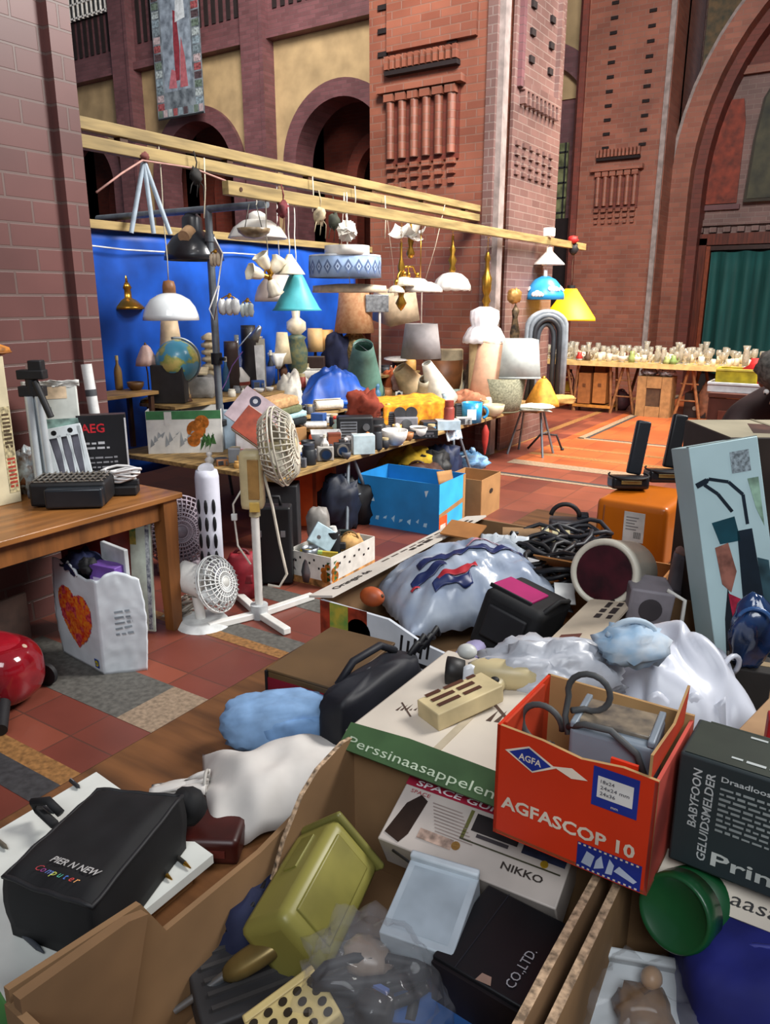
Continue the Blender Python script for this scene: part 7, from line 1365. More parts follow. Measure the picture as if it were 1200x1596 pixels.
# ---- long printed fruit box, second row
LC = (-.89, 1.82, FT); XA, XB, YA, YB2, ZR = -1.09, -.70, 1.39, 2.25, .885
t = thing('fruit_crate', 'long white fruit box with orange prints and a dark lettered rim in the second row', 'crate', LC); WB = mat('#cfc6ba', .7, var=.06, sc=8)
G().box((0, 0, .004), (XB-XA, YB2-YA, .008), KRI).obj('bottom', t)
def fdeco(g, M):
    g.patch(XA, XA+.14, FT, ZR, mat('#a83c22', .6, var=.3, sc=20), M, .0045); g.lathe([(0, 0), (.035, 0)], PRO, 20, M @ TR(XA+.115, FT+.075, .005)); g.lathe([(0, 0), (.028, 0)], mat('#d9a04a', .6), 20, M @ TR(XA+.115, FT+.075, .0052)); g.patch(XA+.03, XA+.085, FT, ZR, mat('#5c8a3e', .6, var=.4, sc=30, col2='#b9a53c'), M, .0056); g.patch(XA, XA+.2, FT, FT+.025, mat('#3f7a2e', .6, var=.3, sc=30), M, .006)
    for q in range(5): g.poly([(XA+.23+.018*q, FT+.04+.004*q), (XA+.236+.018*q, FT+.04+.004*q), (XA+.242+.018*q, FT+.10-.01*(q % 2)), (XA+.235+.018*q, FT+.10-.01*(q % 2))], BLACK, M, .005)
    g.poly([(XA+.225, FT+.028), (XA+.31, FT+.03), (XA+.31, FT+.04), (XA+.23, FT+.045)], BLACK, M, .0052)
wallboard([(XA, FT), (XB, FT), (XB, FT+.075), (XA+.30, FT+.09), (XA+.2, ZR-.006), (XA, ZR)], YA, 'x', .008, mat('#c6cbd2', .6, var=.05), 'front_panel', t, LC, fdeco)
def rimdeco(g, M):
    T = TR(XA-.03, YA, ZR-.004) @ RY(-12); g.box((.03, (YB2-YA)/2, .004), (.075, YB2-YA, .006), WB, T)
    g.text('Oranges de', mat('#2c2622', .6), T @ TR(.045, .05, .0076) @ RZ(90), h=.022, w=.16, bold=True); g.scrib(mat('#2c2622', .6), T @ TR(.045, .42, .0076) @ RZ(90), .16, .018, 1, 1, 4); g.scrib(mat('#2c2622', .6), T @ TR(.04, .62, .0076) @ RZ(90), .2, .014, 2, 1.6, 5)
    for q in range(9): g.patch(.012, .02, .3+.05*q, .335+.05*q, mat('#5a5048', .7), T, .0078)
wallboard([(YA, FT), (YB2, FT), (YB2, ZR), (YA, ZR)], XA, 'y', .008, KR, 'side_panel', t, LC, rimdeco); wallboard([(YA, FT), (YB2, FT), (YB2, ZR-.01), (YA+.4, ZR-.04), (YA, FT+.07)], XB, 'y', .008, KR, 'side_panel', t, LC); wallboard([(XA, FT), (XB, FT), (XB, ZR), (XA, ZR)], YB2, 'x', .008, KR, 'back_panel', t, LC)
G().box((-.12, .22, .11), (.12, .08, .005), mat('#a8703c', .85, var=.08), RX(18)).obj('inner_flap', t)
t = thing('potato', 'orange brown ball lying in the left corner of the long fruit box', 'ball', oz(580, 930, .86)); G().ball((0, 0, 0), (.035, .026, .026), mat('#a84e24', .5, var=.15), 18).obj('skin', t); G().ball((.03, 0, .008), .006, DKW, 8).obj('button', t)
t = thing('plastic_bag', 'pale plastic bag with navy and red print swelling out of the long fruit box', 'bag', (-.86, 1.74, FT+.01), RZ(52)); PB = mat('#8793a8', .25, var=.15, sc=9, col2='#adb6c2', bump=.3)
def bagf(u, v): 
    x = (u-.5)*.46; y = (v-.5)*.32; e_ = (max(0, 1-abs(2*u-1)**2.4)*max(0, 1-abs(2*v-1)**2.4)); return (x, y, .05+.155*e_**.6+.02*nz3(u*6, v*5, 2)+.014*nz3(u*15, v*11, 3))
G().sheet(bagf, 50, 36, PB, .003).obj('film', t); NV = mat('#1f2c5c', .4); RD = mat('#b02a34', .4)
def onb(u0, u1, v0, v1, m, nm, amp=0, f=0):
    G().sheet(lambda a, b: tuple(Vector(bagf(u0+(u1-u0)*a, v0+(v1-v0)*b+amp*math.sin(a*f)))+Vector((-.002, -.004, .005))), 26, 6, m, .001).obj(nm, t)
onb(.16, .82, .40, .47, NV, 'navy_print', .012, 16); onb(.1, .3, .30, .37, NV, 'navy_print', .01, 9); onb(.18, .4, .12, .2, NV, 'navy_print', .03, 6); onb(.22, .46, .2, .255, RD, 'red_print', .02, 8); onb(.08, .13, .26, .3, RD, 'red_print'); onb(.5, .8, .56, .585, mat('#c98f9c', .4), 'pink_print', .01, 5)
t = thing('plastic_bag', 'crumpled grey white plastic bag at the far end of the long fruit box', 'bag', (-.87, 1.93, FT+.01), 20); G().ball((0, 0, .08), (.10, .09, .085), mat('#9aa3ad', .25, var=.12, bump=.2), 44, nz=.3, seed=6, flat=.8).obj('film', t); G().sheet(lambda u, v: (-.05+u*.14, .02+.04*v, .12+.05*v+.02*nz3(u*8, v*6)), 16, 6, mat('#c3c9ce', .3), .002).obj('loose_edge', t)
t = thing('camera_bag', 'black padded camera bag with a magenta flap in front of the plastic bag', 'bag', oz(797, 985, .84)+Vector((0, 0, -.02)), RZ(-2) @ RX(-8) @ RY(14)); CBk = mat('#131315', .7, var=.15, sc=40)
G().box((0, .02, .045), (.15, .19, .15), CBk, bev=.02, seg=3).obj('body', t); G().box((-.02, -.0, .122), (.105, .10, .008), mat('#a31560', .55, var=.06), bev=.003).obj('flap', t); G().box((-.02, -.052, .122), (.11, .006, .01), BLACK, bev=.002).obj('flap_binding', t); G().box((.0, -.08, .05), (.1, .012, .08), '#1d1d20', bev=.006).obj('front_pocket', t); G().tube([(.06, -.07, .1), (.075, -.0, .14), (.07, .09, .12)], .006, CBk, 6).obj('strap', t)
# ---- cream boarded crate, right of the second row
LD = (-.2, 1.45, FT); t = thing('cardboard_crate', 'crate with a wide cream lettered rim under the white plastic bags', 'crate', LD); XC, XD, YC, YD = -.47, .12, 1.2, 1.86
G().box((0, 0, .004), (XD-XC, YD-YC, .008), KRI).obj('bottom', t)
def cdeco(g, M):
    T = TR(XC-.05, YC, .895) @ RY(-8); g.box((.05, (YD-YC)/2, .0), (.1, YD-YC, .006), mat('#c9b9a2', .7, var=.06), T)
    g.scrib(mat('#3a3230', .6), T @ TR(.06, .40, .0036) @ RZ(90), .16, .016, 2, 1.6, 7); g.poly([(.02, .2), (.06, .24), (.055, .3), (.015, .28)], mat('#6a3f34', .7), T, .004); g.poly([(.015, .06), (.03, .08), (.03, .14), (.01, .12)], mat('#6a3f34', .7), T, .004)
wallboard([(YC, FT), (YD, FT), (YD, .895), (YC, .895)], XC, 'y', .008, KR, 'side_panel', t, LD, cdeco); wallboard([(YC, FT), (YD, FT), (YD, .89), (YC, .89)], XD, 'y', .008, KR, 'side_panel', t, LD)
wallboard([(XC, FT), (XD, FT), (XD, .89), (XC, .89)], YC, 'x', .008, KR, 'front_panel', t, LD); wallboard([(XC, FT), (XD, FT), (XD, .89), (XC, .89)], YD, 'x', .008, KR, 'back_panel', t, LD)
WP = mat('#c9ccd6', .3, var=.05, sc=5, bump=.15)
t = thing('plastic_bag', 'big peaked white plastic bag behind the orange red box', 'bag', (-.25, 1.36, FT+.05), RZ(30))
G().sheet(lambda u, v: ((u-.5)*.28+.03*nz3(u*4, v*4), (v-.5)*.32, .05+.155*(max(0, 1-abs(2*u-1)**2.2)*max(0, 1-abs(2*v-1)**2))**.65+.03*abs(nz3(u*5, v*4, 7))+.012*math.sin(u*14+v*11)), 44, 36, WP, .003).obj('film', t)
G().tube([(.115+.025*math.cos(R(a)), .05-.0003*a, .125+.035*math.sin(R(a))) for a in range(-30, 211, 20)], .005, WP, 8).obj('handle', t); G().sheet(lambda u, v: (-.08+.13*u, -.12-.04*v, .15-.10*v+.012*math.sin(u*13)), 16, 10, WP, .002).obj('fold', t)
t = thing('plastic_bag', 'smaller crumpled white plastic bag spilling left of the orange red box', 'bag', (-.42, 1.17, .90), RZ(35)); G().ball((0, 0, .06), (.13, .07, .07), mat('#b4b7be', .3, var=.08, bump=.2), 48, nz=.32, seed=11, flat=.8).obj('film', t); G().sheet(lambda u, v: (-.16+.2*u, -.06+.03*v, .03+.06*v+.015*math.sin(u*17)), 20, 8, mat('#d0d2d6', .3), .002).obj('loose_edge', t)
t = thing('cloth_roll', 'pale blue and white cloth roll on top of the peaked plastic bag', 'cloth', oz(985, 1005, 1.03), RZ(30)); G().ball((0, 0, 0), (.06, .045, .035), mat('#8fb2cf', .8, var=.25, sc=20, col2='#c7cfd6'), 26, nz=.35, seed=9).obj('roll', t); G().tube(arc((0, 0, 0), .045, 20, 160, 12), .006, '#b9cbd9', 6).obj('hem', t)
# ---- open carton, lamp, grey gadget, cables beyond
LE = (-.55, 2.03, FT); t = thing('cardboard_carton', 'open plain brown carton behind the black camera bag', 'box', LE); OB = mat('#a8703c', .85, var=.08); x0, x1, y0, y1, z1 = -.685, -.43, 1.88, 2.2, .86
G().box((0, 0, .003), (x1-x0, y1-y0, .006), OB).obj('bottom', t)
for pl, at_, ax_, nm in (([(y0, FT), (y1, FT), (y1, z1), (y0, z1)], x0, 'y', 'side_panel'), ([(y0, FT), (y1, FT), (y1, z1), (y0, z1)], x1, 'y', 'side_panel'), ([(x0, FT), (x1, FT), (x1, z1), (x0, z1)], y0, 'x', 'front_panel'), ([(x0, FT), (x1, FT), (x1, z1), (x0, z1)], y1, 'x', 'back_panel')): wallboard(pl, at_, ax_, .006, OB, nm, t, LE)
G().box((-.1, -.2, .07), (.14, .12, .004), OB, RX(-30)).obj('flap', t); 
tag(G().box((0, 0, 0), (.05, .08, .003), WHITE, RX(20)).obj('paper_slip', loc=oz(880, 925, .87), rot=RZ(25)), 'white paper slip on the rim of the plain brown carton', 'paper')
a_ = oz(940, 893, .965); r_ = mp(54, a_); ax = (Vector((.02, .95, -.26))).normalized(); F_ = TR(a_) @ ax.to_track_quat('Z', 'Y').to_matrix().to_4x4(); CL_ = mat('#cfc8b6', .35, var=.05)
t = thing('spot_lamp', 'cream cylinder lamp with a dark red inside lying on the open cartons', 'lamp', F_)
G().lathe([(r_*.78, .012), (r_*.86, 0), (r_*.97, .0), (r_, .012), (r_, .03), (r_*.96, .036), (r_*.96, .20), (r_*.8, .235), (r_*.3, .24), (0, .24)], CL_, 40).obj('shell', t); G().lathe([(r_*.80, .004), (r_*.78, .10), (r_*.4, .15), (0, .15)], mat('#3a0a14', .25, var=.3), 36).obj('reflector', t); G().ball((0, 0, .10), (r_*.3, r_*.3, .04), mat('#241016', .2), 16).obj('bulb', t); G().ball((r_*.2, -r_*.98, .13), (.014, .014, .014), mat('#8a1424', .4), 12).obj('red_knob', t)
G().tube([(r_*.7, -.05, .2), (r_*1.1, -.04, .2), (r_*1.3, -.06, .15), (r_*1.25, -.1, .1)], .005, '#c3bcae', 6).obj('cable', t)
for q, (lb, x, y, z) in enumerate((('plain carton beneath the cream cylinder lamp', -.375, 1.96, FT),)):
    t = thing('carton', lb, 'box', (x, y, z), 8); G().box((0, 0, .05), (.1, .15, .1), mat('#8d8a8c', .6, var=.1), bev=.004).obj('body', t); G().box((0, 0, .101), (.1, .03, .002), '#a8a4a0').obj('tape', t)
t = thing('speaker', 'mauve grey speaker box with white cable in front of the cream cylinder lamp', 'speaker', oz(1000, 965, .86), RZ(24) @ RY(6)); G().box((0, 0, .03), (.10, .12, .13), mat('#7d777c', .6, var=.15), bev=.006).obj('cabinet', t); G().cyl((-.0, -.061, .05), (0, -.064, .05), .026, '#3a3538', n=20).obj('cone', t); G().tube([(.03, -.05, .1), (.07, -.06, .085), (.075, -.065, .0), (.05, -.07, -.05)], .005, '#c9c6be', 6).obj('cable', t)
t = thing('handset', 'mauve grey handset standing upright left of the tall vacuum box', 'telephone', oz(1045, 950, .80), RZ(20) @ RY(6)); G().box((0, 0, .07), (.045, .05, .19), mat('#8a8288', .5), bev=.015, seg=3).obj('body', t); G().ball((0, 0, .165), (.022, .025, .015), mat('#c09a8c', .5), 14).obj('ear_piece', t); G().box((0, -.026, .04), (.03, .003, .05), '#6c656b').obj('keypad', t)
t = thing('wooden_block', 'orange brown wooden block at the foot of the tall vacuum box', 'block', oz(1052, 985, .78), 30); G().box((0, 0, 0), (.10, .10, .05), mat('#8a4f1e', .6, var=.15), bev=.004).obj('body', t); G().ball((.02, 0, .04), (.024, .02, .018), '#d2cfc8', 14).obj('white_knob', t)
t = thing('bracket', 'pale grey plastic cassette frame beside the black cables', 'frame', oz(808, 895, .87), RZ(20) @ RX(38) @ RY(20)); GP = mat('#9b9a9c', .45)
for c, d_ in (((-.05, 0, 0), (.02, .09, .03)), ((.05, 0, 0), (.02, .09, .03)), ((0, .045, 0), (.12, .02, .03)), ((0, -.045, 0), (.12, .02, .03))): G().box(c, d_, GP, bev=.005).obj('bar', t)
G().box((0, 0, -.008), (.09, .08, .006), '#5f6064').obj('back_plate', t)
for i in range(7):
    P = oz(*((822, 880), (850, 865), (880, 850), (900, 880), (860, 895), (910, 840), (838, 850))[i], .875); c = ('#141417', '#1b1b20', '#22232a', '#17171a', '#101014', '#2a2a30', '#1e1e22')[i]
    lb = ('nearest black cable coil beside the grey plastic frame', 'black cable coil in the middle of the cable heap', 'dark cable coil below the orange case', 'black cable coil left of the cream cylinder lamp', 'lowest black cable coil above the open carton', 'dark grey cable coil touching the orange case', 'black cable coil beneath the cream headband')[i]
    t = thing('cable_coil', lb, 'cable', P, i*40)
    for q in range(4): G().tube([((.055+.01*q)*math.cos(a*.45)*(1+.1*math.sin(a+q)), (.05+.008*q)*math.sin(a*.45), -.02+.018*q+.012*math.sin(a*1.3+q+i)) for a in range(14)], .007, tone(c), 6).obj('loop', t)
    G().box((.03, 0, .0), (.035, .03, .03), tone(c), RZ(30), bev=.006).obj('plug', t)
tag(G().ball((0, 0, 0), (.15, .15, .075), mat('#121215', .7, var=.3), 34, nz=.35, seed=15, flat=.75).obj('cable_bed', loc=oz(868, 872, .81)), 'flat bed of tangled black cable under the coils, left of the orange case', 'cable', kind='stuff')
t = thing('headband', 'cream padded roll with brown bands on top of the cable heap', 'roll', oz(828, 838, .88), RZ(25)); G().cyl((-.09, 0, 0), (.08, 0, 0), .03, mat('#8a6a48', .7, var=.2), n=18).obj('brown_roll', t)
for q in range(3): G().cyl((.03+.032*q, 0, 0), (.052+.032*q, 0, 0), .034-.003*q, mat('#c9bd93', .6), n=18).obj('cream_ring', t)
t = thing('bobbin', 'teal round bobbin at the end of the long fruit box', 'bobbin', oz(788, 850, .86)); G().ball((0, 0, 0), (.022, .022, .025), mat('#2f7d70', .5), 16).obj('body', t); G().lathe([(.01, .02), (.012, .03), (0, .031)], BLACK, 12).obj('core', t)
t = thing('stapler', 'dark grey metal press behind the cable heap by the orange case', 'tool', oz(880, 820, .83), RZ(20)); G().box((0, 0, -.025), (.11, .07, .11), mat('#4a4648', .4, .4), bev=.012).obj('body', t); G().tube(arc((0, 0, .03), .05, 10, 170, 12), .008, '#2a2626', 8).obj('handle', t); G().box((.06, .02, .01), (.04, .05, .07), '#1b222c', bev=.006).obj('base', t)
# ---- orange case and cordless phones
t = thing('orange_case', 'bright orange rounded plastic case with a white label on the far end of the table', 'case', (-.745, 2.44, FT), RZ(-3)); OR = mat('#c96a10', .35, var=.06, sc=4, coat=.2); wO, hO, dO = .235, .215, .30
G().box((wO/2, dO/2, hO/2), (wO, dO, hO), OR, bev=.026, seg=4).obj('shell', t); G().tube([(.03, -.001, .01), (.028, -.002, .1), (.03, -.001, hO-.02)], .003, '#8a4408', 6).obj('seam', t)
g = G().box((wO*.56, -.0015, hO*.63), (.068, .002, .10), mat('#d5d2cd', .5), bev=.001); M = TR(wO*.56-.03, -.0026, hO*.63-.045) @ RX(90)
for q in range(5): g.patch(.004, .045-.006*(q % 3), .075-.01*q, .079-.01*q, mat('#8d8b8a', .6), M)
for q in range(8): g.patch(.032+.003*q, .0335+.003*q, .008, .03, BLACK, M)
g.obj('label', t)
for i, (px, py, dz, lb) in enumerate(((978, 762, .02, 'nearer cordless phone upright in its black base on the orange case'), (1035, 752, .03, 'farther cordless phone upright in its black base on the orange case'))):
    P = oz(px, py, FT+hO+.0); t = thing('cordless_phone', lb, 'telephone', P, 28, 'cordless phones on the orange case'); k = mp(1, P)
    G().box((0, 0, 11*k), (56*k, 44*k, 20*k), mat('#1a1b1f', .3), RX(-8), bev=.012, seg=3).obj('base', t); G().box((6*k, 10*k, 66*k), (22*k, 14*k, 84*k), mat('#22262c' if i == 0 else '#16171a', .35), RX(-10) @ RY(9), bev=.009, seg=3).obj('handset', t)
    G().tube(arc((0, 0, 22*k), 30*k, 150, 390, 16, 'xy'), .0035, BLACK, 6).obj('cable', t); G().box((0, -22*k, 15*k), (30*k, 2*k, 5*k), '#7a6a3a').obj('display', t)
# ---- tall vacuum cleaner box
Ab = od(1124, 1082, 1.70); _rr, _ff = Vector((_cy, _sy, 0)), Vector((-_sy, _cy, 0)); _y = (Vector((0, 0, 1))-.165*_rr+.20*_ff).normalized(); _x = (_rr*math.cos(R(9))+_ff*math.sin(R(9))); _x = (_x-_y*_x.dot(_y)).normalized(); _z = _x.cross(_y)
M = Matrix(((_x.x, _y.x, _z.x, Ab.x), (_x.y, _y.y, _z.y, Ab.y), (_x.z, _y.z, _z.z, Ab.z), (0, 0, 0, 1))); wV, hV, dV = .165, .555, .075
t = thing('vacuum_box', 'tall pale box with a picture of an upright vacuum cleaner at the right edge', 'box', M); PALEB = mat('#b3cdd0', .35, var=.06, sc=4)
g = G().box((wV/2, hV/2, -dV/2), (wV, hV, dV), PALEB, bev=.002); I = TR(-wV*.2, 0, 0) @ Matrix.Diagonal((1.16, 1, 1, 1)); NVY = mat('#12202c', .4, var=.15); TEAL = mat('#10424e', .4, var=.15)
g.poly([(wV*.33, hV*.69), (wV*.62, hV*.70), (wV*.66, hV*.60), (wV*.40, hV*.60)], TEAL, I, .0008); g.poly([(wV*.63, hV*.64), (wV*.82, hV*.64), (wV*.9, hV*.02), (wV*.55, hV*.02)], NVY, I, .0008); g.poly([(wV*.84, hV*.52), (wV*.98, hV*.5), (wV*.98, hV*.2), (wV*.86, hV*.2)], mat('#35545e', .4, var=.3, sc=12), I, .0007)
def band(pts, w_, m, lift): 
    for a, b in zip(pts, pts[1:]):
        d_ = Vector((b[0]-a[0], b[1]-a[1])); n_ = Vector((-d_.y, d_.x)).normalized()*w_; g.poly([(a[0]+n_.x, a[1]+n_.y), (a[0]-n_.x, a[1]-n_.y), (b[0]-n_.x, b[1]-n_.y), (b[0]+n_.x, b[1]+n_.y)], m, I, lift)
band([(wV*.30, hV*.845), (wV*.45, hV*.80), (wV*.60, hV*.72)], .0035, NVY, .0009); band([(wV*.30, hV*.845), (wV*.36, hV*.865), (wV*.6, hV*.84), (wV*.76, hV*.78), (wV*.77, hV*.66)], .0035, NVY, .001); band([(wV*.2, hV*.845), (wV*.34, hV*.86)], .006, NVY, .0011)
g.poly([(wV*.33, hV*.59), (wV*.50, hV*.60), (wV*.56, hV*.48), (wV*.46, hV*.40), (wV*.36, hV*.44)], mat('#8d5a4c', .5, var=.25, sc=30), I, .0009); g.poly([(wV*.42, hV*.40), (wV*.60, hV*.36), (wV*.70, hV*.20), (wV*.66, hV*.12), (wV*.46, hV*.16)], mat('#a3203c', .45, var=.25, sc=40), I, .0012); g.poly([(wV*.42, hV*.42), (wV*.5, hV*.3), (wV*.46, hV*.02), (wV*.26, hV*.02), (wV*.34, hV*.3)], mat('#151c24', .4, var=.2), I, .001)
g.poly([(wV*.44, hV*.15), (wV*.54, hV*.16), (wV*.5, hV*.01), (wV*.44, hV*.01)], mat('#c9ad88', .5), I, .0014); g.poly([(wV*.58, hV*.12), (wV*.66, hV*.11), (wV*.60, hV*.02), (wV*.54, hV*.02)], mat('#b9a284', .5), I, .0014); g.patch(wV*.66, wV*.9, hV*.87, hV*.955, mat('#8d9aa0', .5, var=.3, sc=120), I, .0008)
g.patch(wV*.74, wV*.80, hV*.3, hV*.36, mat('#c9ced2', .5), I, .0014); g.poly([(wV*.84, hV*.84), (wV*.98, hV*.84), (wV*.98, hV*.64), (wV*.9, hV*.72)], mat('#8fb09a', .5, var=.3, sc=20), I, .0009)
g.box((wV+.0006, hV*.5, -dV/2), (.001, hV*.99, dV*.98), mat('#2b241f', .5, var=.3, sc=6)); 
g.obj('body', t); G().box((wV/2, hV+.001, -.006), (wV, .002, .008), '#8f9c98').obj('top_flap_edge', t); M_v = M
A, B = oz(1128, 690, 1.30), oz(1162, 660, 1.30); x_ = Vector((_cy, _sy, 0)); y_ = (B-A); M = basis((A.x, A.y, FT), x_, y_); dd_ = abs((B-A).dot(Vector((M[0][1], M[1][1], M[2][1]))))
t = thing('carton', 'dark sided carton with a beige printed top behind the tall vacuum box', 'box', M); g = G().box((.17+.04, dd_/2+.06, .275), (.34, dd_, .55), mat('#3a2f28', .6, var=.25, sc=6), bev=.003); T = TR(.04, .06, .55)
g.patch(.003, .337, .003, dd_-.003, mat('#a19880', .6, var=.15, sc=5), T, .0006); g.poly([(.08, .06), (.2, .04), (.24, .16), (.13, .2)], mat('#5e3a2e', .6, var=.3, sc=12), T, .001); g.obj('body', t); G().box((.21, dd_/2+.06, .551), (.01, dd_*.98, .002), '#8d846c').obj('tape', t)
# small things in front of it
t = thing('spray_can', 'orange and blue spray can at the foot of the vacuum box', 'can', oz(1158, 1085, .80)+Vector((0, 0, .0)), RY(4)); k = mp(1, t.location); G().cyl((0, 0, 0), (0, 0, 66*k), 18*k, mat('#93a0b0', .4, var=.5, sc=25, col2='#32508a'), n=20).obj('can', t); G().cyl((-3*k, -13*k, 4*k), (-3*k, -13*k, 60*k), 7*k, '#a04420', n=10).obj('orange_label', t); G().lathe([(18*k, 66*k), (12*k, 74*k), (10*k, 90*k), (0, 92*k)], mat('#2f5a9a', .3, coat=.3), 18).obj('cap', t)
t = thing('plastic_wrap', 'shiny dark blue plastic wrapped packet leaning behind the spray can', 'packet', oz(1172, 985, .98), 10); G().ball((0, 0, 0), (.04, .035, .075), mat('#1e3a66', .15, var=.4, sc=10, coat=.6), 30, nz=.2, fr=2, seed=4).obj('wrap', t); G().tube(arc((0, -.03, .03), .03, 20, 160, 12, 'xz'), .004, mat('#35598c', .15), 6).obj('seal', t)
t, w, h = card('cardboard_sheet', 'plain tan cardboard sheet sloping down behind the slate box', 'lid', (1108, 1180), (1200, 1215), (1150, 1068), 1.02, .05, mat('#a98662', .85, var=.08), lambda g, w, h: g.patch(w*.6, w*.64, h*.9, h*.94, mat('#7a5a3c', .8), Matrix(), .0006), z2=1.02, z3=1.0)
G().box((w/2, 0, -.02), (w, .004, .04), '#8f6e4a').obj('edge', t)
t = thing('red_packet', 'red packet with white print at the right edge behind the slate box', 'packet', oz(1196, 1165, 1.02)+Vector((.02, 0, 0)), 10); G().box((0, 0, 0), (.05, .03, .10), '#a8161f', bev=.003).obj('body', t); G().box((-.012, -.0156, .025), (.012, .001, .03), WHITE, RY(20)).obj('print', t)
for lb, loc, d_, c, rz in (('plain carton under the tan cardboard sheet behind the slate box', (-.03, 1.02, FT), (.24, .26, .215), '#7d6040', 8), ('dark low carton under the orange and blue spray can', (*oz(1158, 1085, .80).xy, FT+.008), (.09, .09, .042), '#2a2622', 0), ('dark carton under the blue wrapped packet', (*(oz(1172, 985, .98).xy+Vector((.0, .02))), FT+.008), (.08, .08, .15), '#26221f', 10)):
    t = thing('carton', lb, 'box', loc, rz); G().box((0, 0, d_[2]/2), d_, mat(c, .8, var=.1), bev=.003).obj('body', t); G().box((0, 0, d_[2]+.0006), (d_[0]*.95, .02, .0012), '#9a8463').obj('tape', t)
# ================================================================ FAR GLASSWARE TABLE
GT = .74; t = thing('trestle_table', 'far table along the end wall crowded with glassware', 'table', (-2.5, 11.55, 0))
G().box((0, 0, GT-.02), (4.2, 1.15, .04), mat('#c0a468', .6, var=.12), bev=.004).obj('tabletop', t); G().box((0, -.578, GT-.03), (4.2, .006, .07), mat('#c9ac70', .7, var=.12)).obj('cloth_edge', t)
WD = mat('#8a5a34', .6, var=.2)
for x in (-1.5, -.62, .27, 1.2):
    for s in (-1, 1): G().cyl((x+s*.02, -.45, GT-.04), (x+s*.17, -.45, 0), .022, WD, n=8).obj('leg', t); G().cyl((x+s*.02, .4, GT-.04), (x+s*.17, .4, 0), .022, WD, n=8).obj('leg', t)
    for z in (.25, .48): G().cyl((x-.12, -.45, z), (x+.12, -.45, z), .012, WD, n=8).obj('rung', t)
GLS = mat('#e6e2d6', .08, var=.02, trans=.75, sc=4); GLS2 = mat('#efe6d2', .15, var=.05, trans=.35); grp = 'glassware on the far table'
def stem():
    t = thing('wine_glass', 'small clear stemmed glass among the glassware on the far table', 'glass', (0, 0, 0), 0, grp); G().shade([(.005, .07), (.028, .09), (.034, .12), (.03, .16)], GLS, .002, 12).obj('bowl', t); G().lathe([(.03, 0), (.026, .004), (.005, .012), (.005, .075)], GLS, 10).obj('stem', t); return t
def tumb():
    t = thing('tumbler', 'short clear tumbler among the glassware on the far table', 'glass', (0, 0, 0), 0, grp); G().shade([(.028, 0), (.034, .09)], GLS2, .003, 12).obj('wall', t); G().lathe([(0, .001), (.028, .001), (.028, .008), (0, .008)], GLS2, 12).obj('base', t); return t
def gbowl():
    t = thing('glass_bowl', 'pressed glass bowl among the glassware on the far table', 'bowl', (0, 0, 0), 0, grp); G().shade([(.03, .01), (.06, .03), (.08, .08)], GLS2, .004, 14).obj('wall', t); G().lathe([(.035, 0), (.03, .012), (0, .012)], GLS2, 12).obj('foot', t); return t
def gvase():
    t = thing('glass_vase', 'tall clear vase among the glassware on the far table', 'vase', (0, 0, 0), 0, grp); G().shade([(.03, .01), (.035, .1), (.025, .16), (.04, .22)], GLS, .003, 12).obj('wall', t); G().lathe([(.034, 0), (.032, .012), (0, .012)], GLS, 12).obj('foot', t); return t
kinds = [(stem, []), (tumb, []), (gbowl, []), (gvase, [])]; spots_ = []
r2 = random.Random(3); n_ = 0
for row in range(9):
    for c in range(24):
        x = -4.52+c*.172+r2.uniform(-.04, .04)+.08*(row % 2); y = 11.06+row*.115+r2.uniform(-.02, .02)
        if x > -.48: continue
        q = r2.random(); k = 0 if q < .5 else 1 if q < .8 else 2 if q < .92 else 3
        spots_.append((x, y, k))
for x, y, k in spots_:
    f, lst = kinds[k]
    if not lst: o = f(); o.location = (x, y, GT+.001); lst.append(o)
    else: dup(lst[0], (x, y, GT+.001), scale=r2.uniform(.95, 1.3) if k != 2 else r2.uniform(.8, 1))
for (px, py, c, lb, nm, cat, h) in ((905, 535, '#b9b2a8', 'low white dish at the left end of the glassware table', 'dish', 'dish', .05), (905, 528, '#a8322a', 'small red jug at the left end of the glassware table', 'jug', 'jug', .12), (918, 526, '#5a4a3a', 'dark brown jug right of the small red jug', 'jug', 'jug', .13), (985, 552, '#8a9a5a', 'green glass bottle in the middle of the glassware', 'bottle', 'bottle', .16), (1050, 556, '#7f9a5a', 'green glass jar toward the right of the glassware', 'jar', 'jar', .12), (1040, 556, '#9aa86a', 'pale green glass jar beside the green jar', 'jar', 'jar', .10)):
    P = oy(px, py, 11.02); P.z = GT; t = thing(nm, lb, cat, P, 33); G().lathe([(0, 0), (.04, 0), (.055, h*.4), (.03, h*.75), (.035, h), (.0, h*.98)], mat(c, .3), 14).obj('body', t); G().tube(arc((.04, 0, h*.5), h*.3, -80, 80, 8), .006, mat(c, .3), 5).obj('handle', t)
# boxes under it
def ground(px, py, y=None): P = oz(px, py, 0); return P
for (lb, px0, px1, py0, py1, Y, c) in (('left brown cardboard carton on a low rack under the far table', 899, 921, 582, 628, 11.1, '#9a5f30'), ('right brown cardboard carton on a low rack under the far table', 922, 946, 582, 628, 11.1, '#a3652f')):
    a, b = oy(px0, py1, Y), oy(px1, py0, Y); t = thing('cardboard_carton', lb, 'box', ((a.x+b.x)/2, Y, a.z)); w, h = b.x-a.x, b.z-a.z; G().box((0, .15, h/2), (w, .3, h), mat(c, .8, var=.1), bev=.004).obj('body', t); G().box((0, -.001, h*.6), (w*.25, .003, h*.12), '#6b3f1e').obj('hand_hole', t); G().box((0, .15, h+.001), (w*.95, .02, .002), '#c09050').obj('tape', t)
zr = oy(899, 629, 11.1).z; a, b = oy(893, 629, 11.1), oy(952, 629, 11.1); t = thing('rack', 'low wooden rack with sloping legs carrying the two brown cartons', 'rack', ((a.x+b.x)/2, 11.1, 0)); w = b.x-a.x
